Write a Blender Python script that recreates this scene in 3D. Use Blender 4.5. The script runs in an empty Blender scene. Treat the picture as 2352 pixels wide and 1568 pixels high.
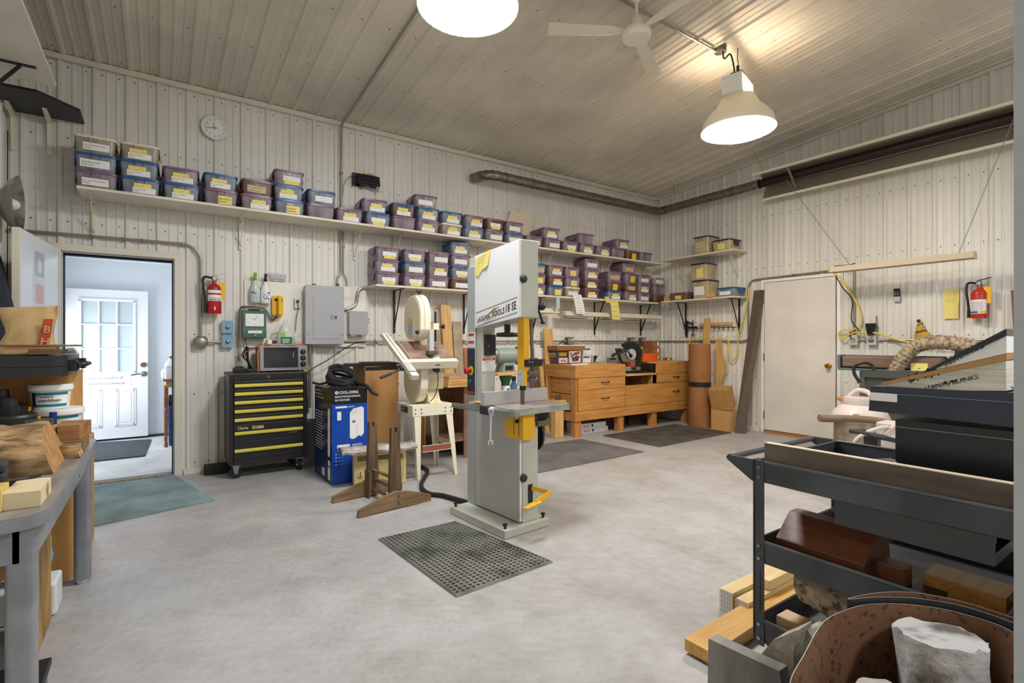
import bpy, math, random
from mathutils import Vector, Matrix
random.seed(7)
C = bpy.context.scene.collection
PI = math.pi
# ---------------------------------------------------------------- camera calibration (measured from the room itself)
F, TH = 1169.0, 0.6047
CX, CY, CZ = -6.910, -5.713, 1.25
_s, _c = math.sin(TH), math.cos(TH)
def ray(px, py):
    a = (px - 1176) / F; b = -(py - 784) / F
    return Vector((a * _c + _s, -a * _s + _c, b))
def hit(px, py, ax, val):
    d = ray(px, py); o = Vector((CX, CY, CZ))
    return o + d * ((val - o[ax]) / d[ax])
def onx(px, py, x): return hit(px, py, 0, x)
def ony(px, py, y): return hit(px, py, 1, y)
def onz(px, py, z): return hit(px, py, 2, z)
def atd(px, py, Z): return Vector((CX, CY, CZ)) + ray(px, py) * Z
SL, HC = 0.0833, 3.676
def ceil_z(y): return HC - SL * y
# ---------------------------------------------------------------- materials
def lin(c):
    return tuple(((v / 255) / 12.92 if v / 255 <= .04045 else ((v / 255 + .055) / 1.055) ** 2.4) for v in c[:3]) + (1,)
_mats = {}
def mat(name, rgb, rough=.5, metal=0., var=0., vs=6., bump=0., bs=60., spec=.5, trans=0., alpha=1., coat=0., emit=0., stretch=None, rgb2=None, lo=.35, hi=.65, detail=4):
    if name in _mats: return _mats[name]
    m = bpy.data.materials.new(name); m.use_nodes = True
    nt = m.node_tree; N = nt.nodes; L = nt.links
    p = N['Principled BSDF']
    p.inputs['Base Color'].default_value = lin(rgb)
    p.inputs['Roughness'].default_value = rough
    p.inputs['Metallic'].default_value = metal
    p.inputs['Specular IOR Level'].default_value = spec
    if trans: p.inputs['Transmission Weight'].default_value = trans
    if alpha < 1: p.inputs['Alpha'].default_value = alpha
    if coat: p.inputs['Coat Weight'].default_value = coat
    if emit:
        p.inputs['Emission Color'].default_value = lin(rgb); p.inputs['Emission Strength'].default_value = emit
    if var or rgb2 or bump:
        tc = N.new('ShaderNodeTexCoord'); mp = N.new('ShaderNodeMapping')
        L.new(tc.outputs['Object'], mp.inputs['Vector'])
        if stretch: mp.inputs['Scale'].default_value = stretch
    if var or rgb2:
        n = N.new('ShaderNodeTexNoise'); n.inputs['Scale'].default_value = vs; n.inputs['Detail'].default_value = detail
        L.new(mp.outputs[0], n.inputs['Vector'])
        r = N.new('ShaderNodeValToRGB'); r.color_ramp.elements[0].position = lo; r.color_ramp.elements[1].position = hi
        if rgb2 is None:
            k = 1 - var; rgb2 = tuple(v * k for v in rgb)
        r.color_ramp.elements[0].color = lin(rgb2); r.color_ramp.elements[1].color = lin(rgb)
        L.new(n.outputs['Fac'], r.inputs[0]); L.new(r.outputs[0], p.inputs['Base Color'])
    if bump:
        n2 = N.new('ShaderNodeTexNoise'); n2.inputs['Scale'].default_value = bs; n2.inputs['Detail'].default_value = 6
        L.new(mp.outputs[0], n2.inputs['Vector'])
        b = N.new('ShaderNodeBump'); b.inputs['Strength'].default_value = bump; b.inputs['Distance'].default_value = .01
        L.new(n2.outputs['Fac'], b.inputs['Height']); L.new(b.outputs[0], p.inputs['Normal'])
    _mats[name] = m
    return m
def wood(name, rgb, rgb2, axis=0, rough=.5, sc=9., bump=.08):
    st = [1.0, 1.0, 1.0]; st[axis] = .09
    return mat(name, rgb, rough, rgb2=rgb2, vs=sc * 3, stretch=tuple(st), lo=.32, hi=.7, bump=bump, bs=80, detail=6)
def emis(name, rgb, s):
    return mat(name, rgb, emit=s)
MT = {}
def defmats():
    M = MT
    M['siding'] = mat('painted_steel_siding', (230, 228, 220), .42, var=.06, vs=1.3, spec=.45, stretch=(1, 1, .3))
    M['ceil'] = mat('ceiling_steel', (226, 219, 203), .45, var=.12, vs=1.0)
    M['screw'] = mat('screw', (120, 112, 95), .5, .6)
    M['trim'] = mat('cream_trim', (222, 216, 200), .45)
    M['white'] = mat('white_paint', (236, 235, 230), .45)
    M['white_d'] = mat('white_door_paint', (240, 241, 243), .4)
    M['doorB'] = mat('flush_door_paint', (228, 223, 214), .4, var=.05, vs=2)
    M['shelf'] = mat('painted_shelf_board', (232, 224, 204), .5, var=.05, vs=3)
    M['ivory'] = mat('ivory_enamel', (226, 214, 178), .35, var=.05, vs=4)
    M['ivory2'] = mat('light_ivory_enamel', (232, 226, 205), .35)
    M['saw'] = mat('pale_grey_green_enamel', (196, 198, 186), .35, var=.05, vs=3)
    M['sawdoor'] = mat('light_grey_enamel', (228, 229, 228), .3)
    M['sawcol'] = mat('grey_blue_enamel', (168, 172, 172), .4)
    M['black'] = mat('black_plastic', (22, 22, 24), .45)
    M['blackm'] = mat('black_powder_steel', (20, 20, 21), .5)
    M['rubber'] = mat('black_rubber', (26, 26, 27), .8)
    M['dark'] = mat('charcoal', (48, 48, 50), .55)
    M['grey'] = mat('grey_enamel', (150, 152, 154), .4)
    M['greyl'] = mat('light_grey_plastic', (188, 190, 192), .45)
    M['steel'] = mat('brushed_steel', (178, 178, 176), .32, 1., var=.15, vs=20)
    M['steeld'] = mat('dull_steel', (128, 122, 112), .45, .8, var=.15, vs=12)
    M['galv'] = mat('galvanised_conduit', (160, 156, 145), .4, .7)
    M['duct'] = mat('galvanised_duct', (150, 143, 132), .38, .85, var=.22, vs=25)
    M['chrome'] = mat('chrome', (215, 215, 215), .12, 1.)
    M['brass'] = mat('brass', (170, 130, 55), .28, 1.)
    M['yellow'] = mat('yellow_paint', (238, 180, 16), .4)
    M['yellowl'] = mat('pale_yellow_handle', (226, 208, 84), .35)
    M['red'] = mat('red_enamel', (178, 24, 32), .3)
    M['redd'] = mat('dull_red_enamel', (190, 48, 30), .35)
    M['orange'] = mat('orange_plastic', (232, 96, 24), .45)
    M['green'] = mat('green_enamel', (70, 110, 95), .45, var=.08, vs=8)
    M['paper'] = mat('white_paper', (238, 238, 236), .7)
    M['ink'] = mat('black_ink', (28, 28, 32), .7)
    M['inkg'] = mat('grey_print', (120, 120, 124), .7)
    M['note'] = mat('yellow_note', (238, 222, 130), .7)
    M['blue'] = mat('blue_lid', (34, 88, 150), .35)
    M['card'] = mat('cardboard', (190, 142, 84), .75, var=.08, vs=5)
    M['cardd'] = mat('brown_cardboard', (160, 106, 60), .75, var=.1, vs=4)
    M['kraft'] = mat('kraft_paper', (202, 170, 118), .75, var=.1, vs=14, bump=.25, bs=18)
    M['pine'] = wood('pine', (222, 182, 118), (196, 148, 84), 2)
    M['pinex'] = wood('pine_along_x', (222, 182, 118), (200, 152, 88), 0)
    M['bench'] = wood('varnished_pine_bench', (212, 158, 88), (184, 122, 58), 0, .38)
    M['benchv'] = wood('varnished_pine_leg', (206, 150, 84), (176, 116, 56), 2, .38)
    M['benchy'] = wood('varnished_pine_end', (206, 150, 84), (176, 116, 56), 1, .38)
    M['oldwood'] = wood('weathered_wood', (146, 118, 84), (104, 82, 58), 0, .7)
    M['oldwoodv'] = wood('weathered_post', (124, 98, 70), (72, 56, 42), 2, .7)
    M['darkboard'] = mat('dark_pressed_board', (92, 78, 66), .7, var=.12, vs=20)
    M['frost'] = mat('frosted_sky_glass', (196, 206, 208), .35, spec=.5)  # grey-white of the panes includes the sky's reflection, put into the colour
    M['glass'] = mat('clear_plastic', (235, 238, 238), .12, alpha=.28)
    M['glassd'] = mat('oven_glass', (60, 60, 62), .08, alpha=.55)
    M['cable'] = mat('black_cable', (24, 24, 26), .6)
    M['ycord'] = mat('yellow_cord', (226, 196, 40), .5)
    M['ocord'] = mat('orange_cord', (214, 104, 48), .5)
    M['linen'] = mat('soft_white_plastic', (228, 228, 224), .4)
    M['lens'] = emis('lit_lamp_lens', (255, 250, 240), 30.)
    M['wtext'] = mat('white_print', (240, 240, 240), .6)
# ---------------------------------------------------------------- mesh builder
W = {}
class B:
    def __init__(s): s.v = []; s.f = []; s.m = []; s.sm = []
    def add(s, vs, fs, mi=0, sm=False, M=None):
        o = len(s.v)
        for v in vs:
            v = Vector(v)
            s.v.append(M @ v if M else v)
        for f in fs:
            s.f.append([o + i for i in f]); s.m.append(mi); s.sm.append(sm)
        return s
    def box(s, x0, x1, y0, y1, z0, z1, mi=0, M=None):
        if x0 > x1: x0, x1 = x1, x0
        if y0 > y1: y0, y1 = y1, y0
        if z0 > z1: z0, z1 = z1, z0
        return s.add([(x0,y0,z0),(x1,y0,z0),(x1,y1,z0),(x0,y1,z0),(x0,y0,z1),(x1,y0,z1),(x1,y1,z1),(x0,y1,z1)],
                     [(0,3,2,1),(4,5,6,7),(0,1,5,4),(1,2,6,5),(2,3,7,6),(3,0,4,7)], mi, False, M)
    def cbox(s, c, d, mi=0, M=None):
        return s.box(c[0]-d[0]/2, c[0]+d[0]/2, c[1]-d[1]/2, c[1]+d[1]/2, c[2]-d[2]/2, c[2]+d[2]/2, mi, M)
    def bar(s, p0, p1, w, h, up=(0, 0, 1), mi=0):
        p0, p1 = Vector(p0), Vector(p1); d = (p1 - p0).normalized(); u = Vector(up)
        r = d.cross(u)
        if r.length < 1e-4: r = d.cross(Vector((1, 0, 0)))
        r.normalize(); u = r.cross(d)
        a = [p0 + r*x*w/2 + u*y*h/2 for x, y in ((-1,-1),(1,-1),(1,1),(-1,1))]
        b = [p1 + r*x*w/2 + u*y*h/2 for x, y in ((-1,-1),(1,-1),(1,1),(-1,1))]
        return s.add(a + b, [(0,3,2,1),(4,5,6,7),(0,1,5,4),(1,2,6,5),(2,3,7,6),(3,0,4,7)], mi)
    def cyl(s, p0, p1, r0, r1=None, n=16, mi=0, caps=True, M=None, sm=True):
        p0, p1 = Vector(p0), Vector(p1); r1 = r0 if r1 is None else r1
        d = (p1 - p0).normalized(); u = d.cross(Vector((0, 0, 1)) if abs(d.z) < .9 else Vector((1, 0, 0))).normalized(); w = d.cross(u)
        a = [p0 + (u*math.cos(2*PI*i/n) + w*math.sin(2*PI*i/n))*r0 for i in range(n)]
        b = [p1 + (u*math.cos(2*PI*i/n) + w*math.sin(2*PI*i/n))*r1 for i in range(n)]
        s.add(a + b, [(i, (i+1) % n, n + (i+1) % n, n + i) for i in range(n)], mi, sm, M)
        if caps:
            s.add(a, [tuple(range(n))[::-1]], mi, False, M); s.add(b, [tuple(range(n))], mi, False, M)
        return s
    def tube(s, pts, r, n=8, mi=0, closed=False, caps=True, rf=None):
        pts = [Vector(p) for p in pts]; N = len(pts); rings = []; up = None
        for i, p in enumerate(pts):
            a = pts[i-1] if (i or closed) else p; b = pts[(i+1) % N] if (i < N-1 or closed) else p
            d = (b - a).normalized()
            if up is None: up = d.cross(Vector((0, 0, 1)) if abs(d.z) < .9 else Vector((1, 0, 0))).normalized()
            up = (up - d*up.dot(d)).normalized(); w = d.cross(up)
            rr = rf(i) if rf else r
            rings.append([p + (up*math.cos(2*PI*k/n) + w*math.sin(2*PI*k/n))*rr for k in range(n)])
        vs = [v for R in rings for v in R]; fs = []
        for i in range(N if closed else N-1):
            j = (i+1) % N
            fs += [(i*n+k, i*n+(k+1) % n, j*n+(k+1) % n, j*n+k) for k in range(n)]
        s.add(vs, fs, mi, True)
        if caps and not closed:
            s.add(rings[0], [tuple(range(n))[::-1]], mi); s.add(rings[-1], [tuple(range(n))], mi)
        return s
    def lathe(s, prof, n=24, mi=0, M=None, c=(0, 0, 0), sm=True):
        vs = []; c = Vector(c)
        for r, z in prof:
            vs += [c + Vector((r*math.cos(2*PI*i/n), r*math.sin(2*PI*i/n), z)) for i in range(n)]
        fs = []
        for j in range(len(prof)-1):
            fs += [(j*n+i, j*n+(i+1) % n, (j+1)*n+(i+1) % n, (j+1)*n+i) for i in range(n)]
        return s.add(vs, fs, mi, sm, M)
    def prism(s, poly, ax, a0, a1, mi=0, M=None, sm=False):
        def P(u, v, a): return ((a, u, v), (u, a, v), (u, v, a))[ax]
        n = len(poly)
        vs = [P(u, v, a0) for u, v in poly] + [P(u, v, a1) for u, v in poly]
        s.add(vs, [(i, (i+1) % n, n+(i+1) % n, n+i) for i in range(n)], mi, sm, M)
        s.add(vs[:n], [tuple(range(n))[::-1]], mi, False, M); s.add(vs[n:], [tuple(range(n))], mi, False, M)
        return s
    def poly(s, pts, mi=0, M=None):
        return s.add(pts, [tuple(range(len(pts)))], mi, False, M)
    def slab(s, pts, off, mi=0):
        n = len(pts); pts = [Vector(p) for p in pts]; off = Vector(off)
        s.add(pts + [p + off for p in pts], [tuple(range(n))[::-1], tuple(range(n, 2*n))] + [(i, (i+1) % n, n+(i+1) % n, n+i) for i in range(n)], mi)
        return s
    def ball(s, c, r, n=12, mi=0, M=None):
        r = (r, r, r) if not hasattr(r, '__len__') else r; m = n//2; vs = []; c = Vector(c)
        for j in range(m+1):
            t = PI*j/m
            vs += [c + Vector((r[0]*math.sin(t)*math.cos(2*PI*i/n), r[1]*math.sin(t)*math.sin(2*PI*i/n), r[2]*math.cos(t))) for i in range(n)]
        return s.add(vs, [(j*n+i, (j+1)*n+i, (j+1)*n+(i+1) % n, j*n+(i+1) % n) for j in range(m) for i in range(n)], mi, True, M)
    def rbox(s, x0, x1, y0, y1, z0, z1, r, mi=0, n=4, M=None, taper=0.):
        """box with rounded vertical edges; taper shrinks the bottom"""
        def ring(z, k):
            o = []
            for cx, cy, a in ((x1-r, y1-r, 0), (x0+r, y1-r, 90), (x0+r, y0+r, 180), (x1-r, y0+r, 270)):
                for i in range(n+1):
                    t = math.radians(a + 90*i/n); o.append((cx + r*math.cos(t), cy + r*math.sin(t)))
            mx, my = (x0+x1)/2, (y0+y1)/2
            return [(mx+(x-mx)*(1-k), my+(y-my)*(1-k), z) for x, y in o]
        a, b = ring(z0, taper), ring(z1, 0); N = len(a)
        s.add(a + b, [(i, (i+1) % N, N+(i+1) % N, N+i) for i in range(N)], mi, True, M)
        s.add(a, [tuple(range(N))[::-1]], mi, False, M); s.add(b, [tuple(range(N))], mi, False, M)
        return s
    def xf(s, M):
        s.v = [M @ v for v in s.v]; return s
    def build(s, name, mats, parent=None, bev=0., local=False, seg=2, smooth=35, raw=False):
        mats = mats if isinstance(mats, (list, tuple)) else [mats]
        mats = [MT[m] if isinstance(m, str) else m for m in mats]
        vs = s.v; base = None
        if parent is not None:
            if not local:
                Wi = W[parent.name].inverted(); vs = [Wi @ v for v in vs]
        elif raw: base = Vector((0, 0, 0))
        else:
            lo = [min(v[i] for v in vs) for i in range(3)]; hi = [max(v[i] for v in vs) for i in range(3)]
            base = Vector(((lo[0]+hi[0])/2, (lo[1]+hi[1])/2, lo[2])); vs = [v - base for v in vs]
        me = bpy.data.meshes.new(name); me.from_pydata([tuple(v) for v in vs], [], s.f)
        for m in mats: me.materials.append(m)
        me.polygons.foreach_set('material_index', s.m); me.polygons.foreach_set('use_smooth', s.sm)
        me.update()
        if any(s.sm):
            try: me.set_sharp_from_angle(angle=math.radians(smooth))
            except Exception: pass
        o = bpy.data.objects.new(name, me); C.objects.link(o)
        if parent is not None: o.parent = parent; W[o.name] = W[parent.name].copy()
        else: o.location = base; W[o.name] = Matrix.Translation(base)
        if bev:
            md = o.modifiers.new('bevel', 'BEVEL'); md.width = bev; md.segments = seg; md.limit_method = 'ANGLE'; md.angle_limit = math.radians(40)
        return o
def tag(o, label, cat, group=None, kind=None):
    o['label'] = label; o['category'] = cat
    if group: o['group'] = group
    if kind: o['kind'] = kind
    return o
def thing(name, label, cat, loc=(0, 0, 0), rz=0., group=None, rot=None):
    o = bpy.data.objects.new(name, None); C.objects.link(o); o.empty_display_size = .1
    o.location = loc; o.rotation_euler = rot or (0, 0, rz)
    W[o.name] = Matrix.Translation(Vector(loc)) @ o.rotation_euler.to_matrix().to_4x4()
    return tag(o, label, cat, group)
def struct(o, label=None):
    o['kind'] = 'structure'
    if label: o['label'] = label
    return o
def plabel(o, label): o['label'] = label; return o
def copy_thing(t, loc, rz=None, label=None, group=None):
    r = t.copy(); C.objects.link(r); r.location = loc
    if rz is not None: r.rotation_euler = (0, 0, rz)
    if label: r['label'] = label
    if group: r['group'] = group
    for ch in list(t.children):
        c = ch.copy(); C.objects.link(c); c.parent = r
        for g in ch.children:
            d = g.copy(); C.objects.link(d); d.parent = c
    return r
_tc = {}
def textmesh(s, bold=0., align='LEFT'):
    k = (s, bold, align)
    if k in _tc: return _tc[k]
    cu = bpy.data.curves.new('t', 'FONT'); cu.body = s; cu.offset = bold; cu.align_x = align; cu.size = 1; cu.resolution_u = 2
    ob = bpy.data.objects.new('t', cu); C.objects.link(ob)
    dg = bpy.context.evaluated_depsgraph_get(); dg.update()
    me = bpy.data.meshes.new_from_object(ob.evaluated_get(dg))
    _tc[k] = ([v.co.copy() for v in me.vertices], [list(p.vertices) for p in me.polygons])
    bpy.data.objects.remove(ob); bpy.data.curves.remove(cu); bpy.data.meshes.remove(me)
    return _tc[k]
def text(b, s, org, right, up, size, mi=0, bold=0., align='LEFT', sx=1., shear=0.):
    """lettering laid on a surface: adds the glyph faces to builder b"""
    vs, fs = textmesh(s, bold, align); R = Vector(right).normalized(); U = Vector(up).normalized(); o = Vector(org)
    return b.add([o + R*((v.x*sx + v.y*shear)*size) + U*(v.y*size) for v in vs], fs, mi)
def scrib(b, org, right, up, w, h, lines, mi=0, t=.0016, seed=0, nrm=None):
    """handwriting that cannot be read: rows of short pen strokes"""
    rn = random.Random(seed); R = Vector(right).normalized(); U = Vector(up).normalized(); o = Vector(org)
    lh = h / lines
    for i in range(lines):
        x = w*.04*rn.random(); y = h - (i+.65)*lh; end = w*(.65 + .33*rn.random())
        while x < end:
            a = lh*.5
            p = (x, y + rn.uniform(-.2, .25)*a); q = (x + rn.uniform(.2, .9)*a, y + rn.uniform(-.1, .9)*a)
            d = Vector((q[0]-p[0], q[1]-p[1])); L = max(d.length, 1e-5); nx, ny = -d.y/L*t/2, d.x/L*t/2
            b.add([o + R*(p[0]+nx) + U*(p[1]+ny), o + R*(p[0]-nx) + U*(p[1]-ny), o + R*(q[0]-nx) + U*(q[1]-ny), o + R*(q[0]+nx) + U*(q[1]+ny)], [(0, 1, 2, 3)], mi)
            x += rn.uniform(.35, .8)*a
            if rn.random() < .12: x += a*.7
    return b
def smoothpts(pts, n=6, closed=False):
    """Catmull-Rom through points"""
    P = [Vector(p) for p in pts]; out = []; N = len(P)
    rng = range(N) if closed else range(N-1)
    for i in rng:
        p0 = P[i-1] if (i or closed) else P[0]*2 - P[1]
        p1, p2 = P[i], P[(i+1) % N]
        p3 = P[(i+2) % N] if (i+2 < N or closed) else P[-1]*2 - P[-2]
        for k in range(n):
            t = k/n
            out.append(.5*((2*p1) + (p2-p0)*t + (2*p0-5*p1+4*p2-p3)*t*t + (3*p1-p0-3*p2+p3)*t**3))
    if not closed: out.append(P[-1])
    return out
def wob(o, amt, scale=8., seed=0, sub=0):
    """roughen a mesh (bark, split wood)"""
    from mathutils import noise
    me = o.data
    for v in me.vertices:
        p = v.co*scale + Vector((seed*3.1, seed*1.7, 0))
        v.co += noise.noise_vector(p)*amt
    return o
def grid_solid(fn, nu, nv, mi=0):
    """closed blob from fn(u,v) with u around, v along; capped ends"""
    b = B(); vs = []
    for j in range(nv+1):
        for i in range(nu): vs.append(fn(i/nu, j/nv))
    fs = [(j*nu+i, j*nu+(i+1) % nu, (j+1)*nu+(i+1) % nu, (j+1)*nu+i) for j in range(nv) for i in range(nu)]
    b.add(vs, fs, mi, True); b.add(vs[:nu], [tuple(range(nu))[::-1]], 1 if mi == 0 else mi); b.add(vs[-nu:], [tuple(range(nu))], 1 if mi == 0 else mi)
    return b
ORD = ['first', 'second', 'third', 'fourth', 'fifth', 'sixth', 'seventh', 'eighth', 'ninth', 'tenth', 'eleventh', 'twelfth', 'thirteenth', 'fourteenth', 'fifteenth', 'sixteenth', 'seventeenth', 'eighteenth', 'nineteenth', 'twentieth', 'twenty-first', 'twenty-second', 'twenty-third']
defmats()
EXPO = 0.5
LAMP1, LAMP2, LAMP3, CORR, DAY = 70., 64., 40., 12., 50.
# ================================================================ ROOM SHELL
RIB = .2286
XL, YF = -7.94, -10.2
def rib_profile(s0, s1, off):
    """breakpoints (s, height) of a ribbed steel panel between s0 and s1; off = left foot of a main rib"""
    pts = []
    k = math.floor((s0 - off) / RIB) - 1
    while off + k*RIB < s1 + RIB:
        a = off + k*RIB
        for ds, h in ((0, 0), (.014, .02), (.036, .02), (.052, 0), (.098, 0), (.105, .006), (.118, .006), (.125, 0), (.168, 0), (.175, .006), (.188, .006), (.195, 0)):
            pts.append((a + ds, h))
        k += 1
    def H(s):
        for (a, ha), (b, hb) in zip(pts, pts[1:]):
            if a <= s <= b: return ha + (hb-ha)*(s-a)/max(b-a, 1e-9)
        return 0
    out = [(s0, H(s0))] + [p for p in pts if s0 < p[0] < s1] + [(s1, H(s1))]
    return out, H
def ribbed(name, P, s0, s1, off, zt, holes=(), rows=(), back=.1):
    """P(s, h, z) -> world; zt(s) top height; holes = [(s0,s1,z0,z1)]"""
    b = B(); pts, H = rib_profile(s0, s1, off)
    cuts = sorted(set([p[0] for p in pts] + [e for h in holes for e in h[:2]]))
    prof = [(s, H(s)) for s in cuts]
    for (a, ha), (c, hc) in zip(prof, prof[1:]):
        m = (a + c)/2; zs = [(0, None)]
        hs = [h for h in holes if h[0] <= m <= h[1]]
        spans = [(hs[0][3], None)] if hs else [(0, None)]
        if hs and hs[0][2] > 0: spans.append((0, hs[0][2]))
        for z0, z1 in spans:
            za, zc = (zt(a), zt(c)) if z1 is None else (z1, z1)
            b.add([P(a, ha, z0), P(c, hc, z0), P(c, hc, zc), P(a, ha, za)], [(0, 1, 2, 3)], 0)
    # outer skin so that the wall has thickness
    ho = sorted(holes); e = s0
    for h in list(ho) + [None]:
        t = h[0] if h else s1
        b.add([P(e, -back, 0), P(t, -back, 0), P(t, -back, zt(t)), P(e, -back, zt(e))], [(0, 1, 2, 3)], 0)
        if h:
            b.add([P(h[0], -back, h[3]), P(h[1], -back, h[3]), P(h[1], -back, zt(h[1])), P(h[0], -back, zt(h[0]))], [(0, 1, 2, 3)], 0); e = h[1]
    k = math.ceil((s0 - off)/RIB)
    while off + k*RIB < s1 - .02:
        for ds in (-.035, .075):
            s = off + k*RIB + ds
            if not s0 + .02 < s < s1 - .02: continue
            for z in rows:
                if any(h[0]-.03 < s < h[1]+.03 and h[2]-.03 < z < h[3]+.03 for h in holes) or z > zt(s) - .02: continue
                r = .0065; ring = [(s + r*math.cos(i*PI/3), z + r*math.sin(i*PI/3)) for i in range(6)]
                vs = [P(u, 0, v) for u, v in ring] + [P(u, .006, v) for u, v in ring]
                b.add(vs, [(i, (i+1) % 6, 6+(i+1) % 6, 6+i) for i in range(6)] + [tuple(range(6, 12))], 1)
        k += 1
    return struct(b.build(name, ['siding', 'screw']))
ROWS = (.1, .75, 1.32, 2.27, 2.98, 3.58)
DA = (-7.61, -6.79, 0., 2.03)
ribbed('wall_back', lambda s, h, z: (s, -h, z), XL, 0, -2.146, lambda s: HC, [DA], ROWS)
ribbed('wall_right', lambda s, h, z: (-h, -s, z), 0, -YF, 1.0118, lambda s: ceil_z(-s), [], ROWS)
ribbed('wall_left', lambda s, h, z: (XL + h, -s, z), 0, -YF, 1.1, lambda s: ceil_z(-s), [], ROWS)
ribbed('wall_front', lambda s, h, z: (s, YF + h, z), XL, 0, -2.146, lambda s: ceil_z(YF), [], (), )
# ceiling: ribs run from the back wall towards the camera, rising 1:12
b = B(); prof, _h = rib_profile(XL, 0, -2.146 + .02)
for (a, ha), (c, hc) in zip(prof, prof[1:]):
    b.add([(a, 0, ceil_z(0)-ha), (a, YF, ceil_z(YF)-ha), (c, YF, ceil_z(YF)-hc), (c, 0, ceil_z(0)-hc)], [(0, 1, 2, 3)], 0)
b.add([(XL, .1, ceil_z(.1)+.2), (0, .1, ceil_z(.1)+.2), (0, YF, ceil_z(YF)+.2), (XL, YF, ceil_z(YF)+.2)], [(0, 1, 2, 3)], 0)
k = 0
while -2.126 - RIB*k > XL: k += 1
for j in range(-9, k):
    for yy in (-.12, -.9, -1.7, -2.5, -3.3, -4.1, -4.9):
        x = -2.126 - RIB*j - .035
        if XL < x < 0: b.cyl((x, yy, ceil_z(yy)), (x, yy, ceil_z(yy)-.006), .0065, n=6, mi=1, sm=False)
struct(b.build('ceiling', ['ceil', 'screw']))
# floor: stained, trowelled concrete
fm = bpy.data.materials.new('stained_concrete'); fm.use_nodes = True; nt = fm.node_tree; N = nt.nodes; L = nt.links; pb = N['Principled BSDF']
tc = N.new('ShaderNodeTexCoord')
def noise(sc, det, rough=.6):
    n = N.new('ShaderNodeTexNoise'); n.inputs['Scale'].default_value = sc; n.inputs['Detail'].default_value = det; n.inputs['Roughness'].default_value = rough
    L.new(tc.outputs['Object'], n.inputs['Vector']); return n
def ramp(n, stops):
    r = N.new('ShaderNodeValToRGB'); e = r.color_ramp.elements
    e[0].position, e[0].color = stops[0][0], lin(stops[0][1]); e[1].position, e[1].color = stops[-1][0], lin(stops[-1][1])
    for p, c in stops[1:-1]:
        q = e.new(p); q.color = lin(c)
    L.new(n.outputs['Fac'], r.inputs[0]); return r
def mix(f, a, b2, mode='MIX'):
    m = N.new('ShaderNodeMix'); m.data_type = 'RGBA'; m.blend_type = mode
    if isinstance(f, float): m.inputs[0].default_value = f
    else: L.new(f, m.inputs[0])
    L.new(a, m.inputs[6]); L.new(b2, m.inputs[7]); return m.outputs[2]
r1 = ramp(noise(.9, 5), [(.3, (150, 144, 138)), (.5, (168, 166, 164)), (.72, (180, 180, 181))])
r2 = ramp(noise(3.2, 8, .72), [(.33, (124, 116, 108)), (.5, (166, 164, 162)), (.66, (190, 190, 192))])
r3 = ramp(noise(26, 6, .7), [(.38, (140, 136, 130)), (.6, (172, 172, 172))])
c1 = mix(.5, r1.outputs[0], r2.outputs[0]); c2 = mix(.28, c1, r3.outputs[0])
L.new(c2, pb.inputs['Base Color'])
rr = N.new('ShaderNodeMapRange'); rr.inputs[3].default_value = .32; rr.inputs[4].default_value = .6
L.new(noise(2.1, 4).outputs['Fac'], rr.inputs[0]); L.new(rr.outputs[0], pb.inputs['Roughness'])
MT['floor'] = fm
b = B(); b.box(XL-.1, .1, YF-.1, .0, -.15, 0); struct(b.build('floor', 'floor'))
# trims
b = B(); b.box(XL, 0, -.045, -.02, HC-.055, HC-.005); b.box(XL, 0, -.052, -.045, HC-.055, HC-.045); struct(b.build('trim_1', 'trim', bev=.004))
b = B(); n = 1; y0, y1 = -.05, YF
b.slab([(-.045, y0, ceil_z(y0)-.06), (-.045, y1, ceil_z(y1)-.06), (-.045, y1, ceil_z(y1)-.022), (-.045, y0, ceil_z(y0)-.022)], (.025, 0, 0)); struct(b.build('trim_2', 'trim', bev=.004))
b = B(); b.box(-6.73, 0-.02, -.034, -.021, .0, .05); struct(b.build('baseboard_back', 'trim'))
b = B(); b.box(-.034, -.021, -1.83, -.04, 0, .05); b.box(-.034, -.021, YF, -2.90, 0, .05); struct(b.build('baseboard_right', 'trim'))
b = B(); b.box(-.06, -.021, -.06, -.021, .05, 3.6); struct(b.build('trim_3', 'siding'))
# brown header post end at upper right, under the ceiling
b = B(); p = atd(2303, 60, 3.3); b.box(p.x, p.x+.14, p.y-.3, p.y-.01, 3.55, ceil_z(p.y)-.03); struct(b.build('trim_4', wood('brown_timber', (140, 104, 52), (112, 80, 38), 2)))
# ---------------------------------------------------------------- doorway at the left with its steel frame, and the corridor behind it
b = B(); x0, x1, zt = DA[0], DA[1], DA[3]
for a, c in ((x0-.05, x0+.012), (x1-.012, x1+.05)): b.box(a, c, -.04, .13, 0, zt+.045)
b.box(x0+.012, x1-.012, -.04, .13, zt-.012, zt+.045)
for a, c in ((x0+.012, x0+.026), (x1-.03, x1-.012)): b.box(a, c, .03, .1, 0, zt-.012, 1)
b.box(x0+.026, x1-.03, .03, .1, zt-.04, zt-.012, 1)
for a, c in ((x0+.012, x0+.02), (x1-.022, x1-.012)): b.box(a, c, -.012, .02, 0, zt-.012, 2)
b.box(x0+.02, x1-.022, -.012, .02, zt-.024, zt-.012, 2)
struct(b.build('trim_5', ['trim', 'rubber', 'greyl'], bev=.003))
b = B(); b.box(x0+.03, x1-.03, .0, .12, -.12, .012, 0); b.box(x0+.03, x1-.03, .12, .3, -.12, .004, 1); struct(b.build('trim_6', [mat('rough_concrete_edge', (150, 140, 118), .9, rgb2=(70, 64, 54), vs=60, lo=.3, hi=.55), 'greyl']))
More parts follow.
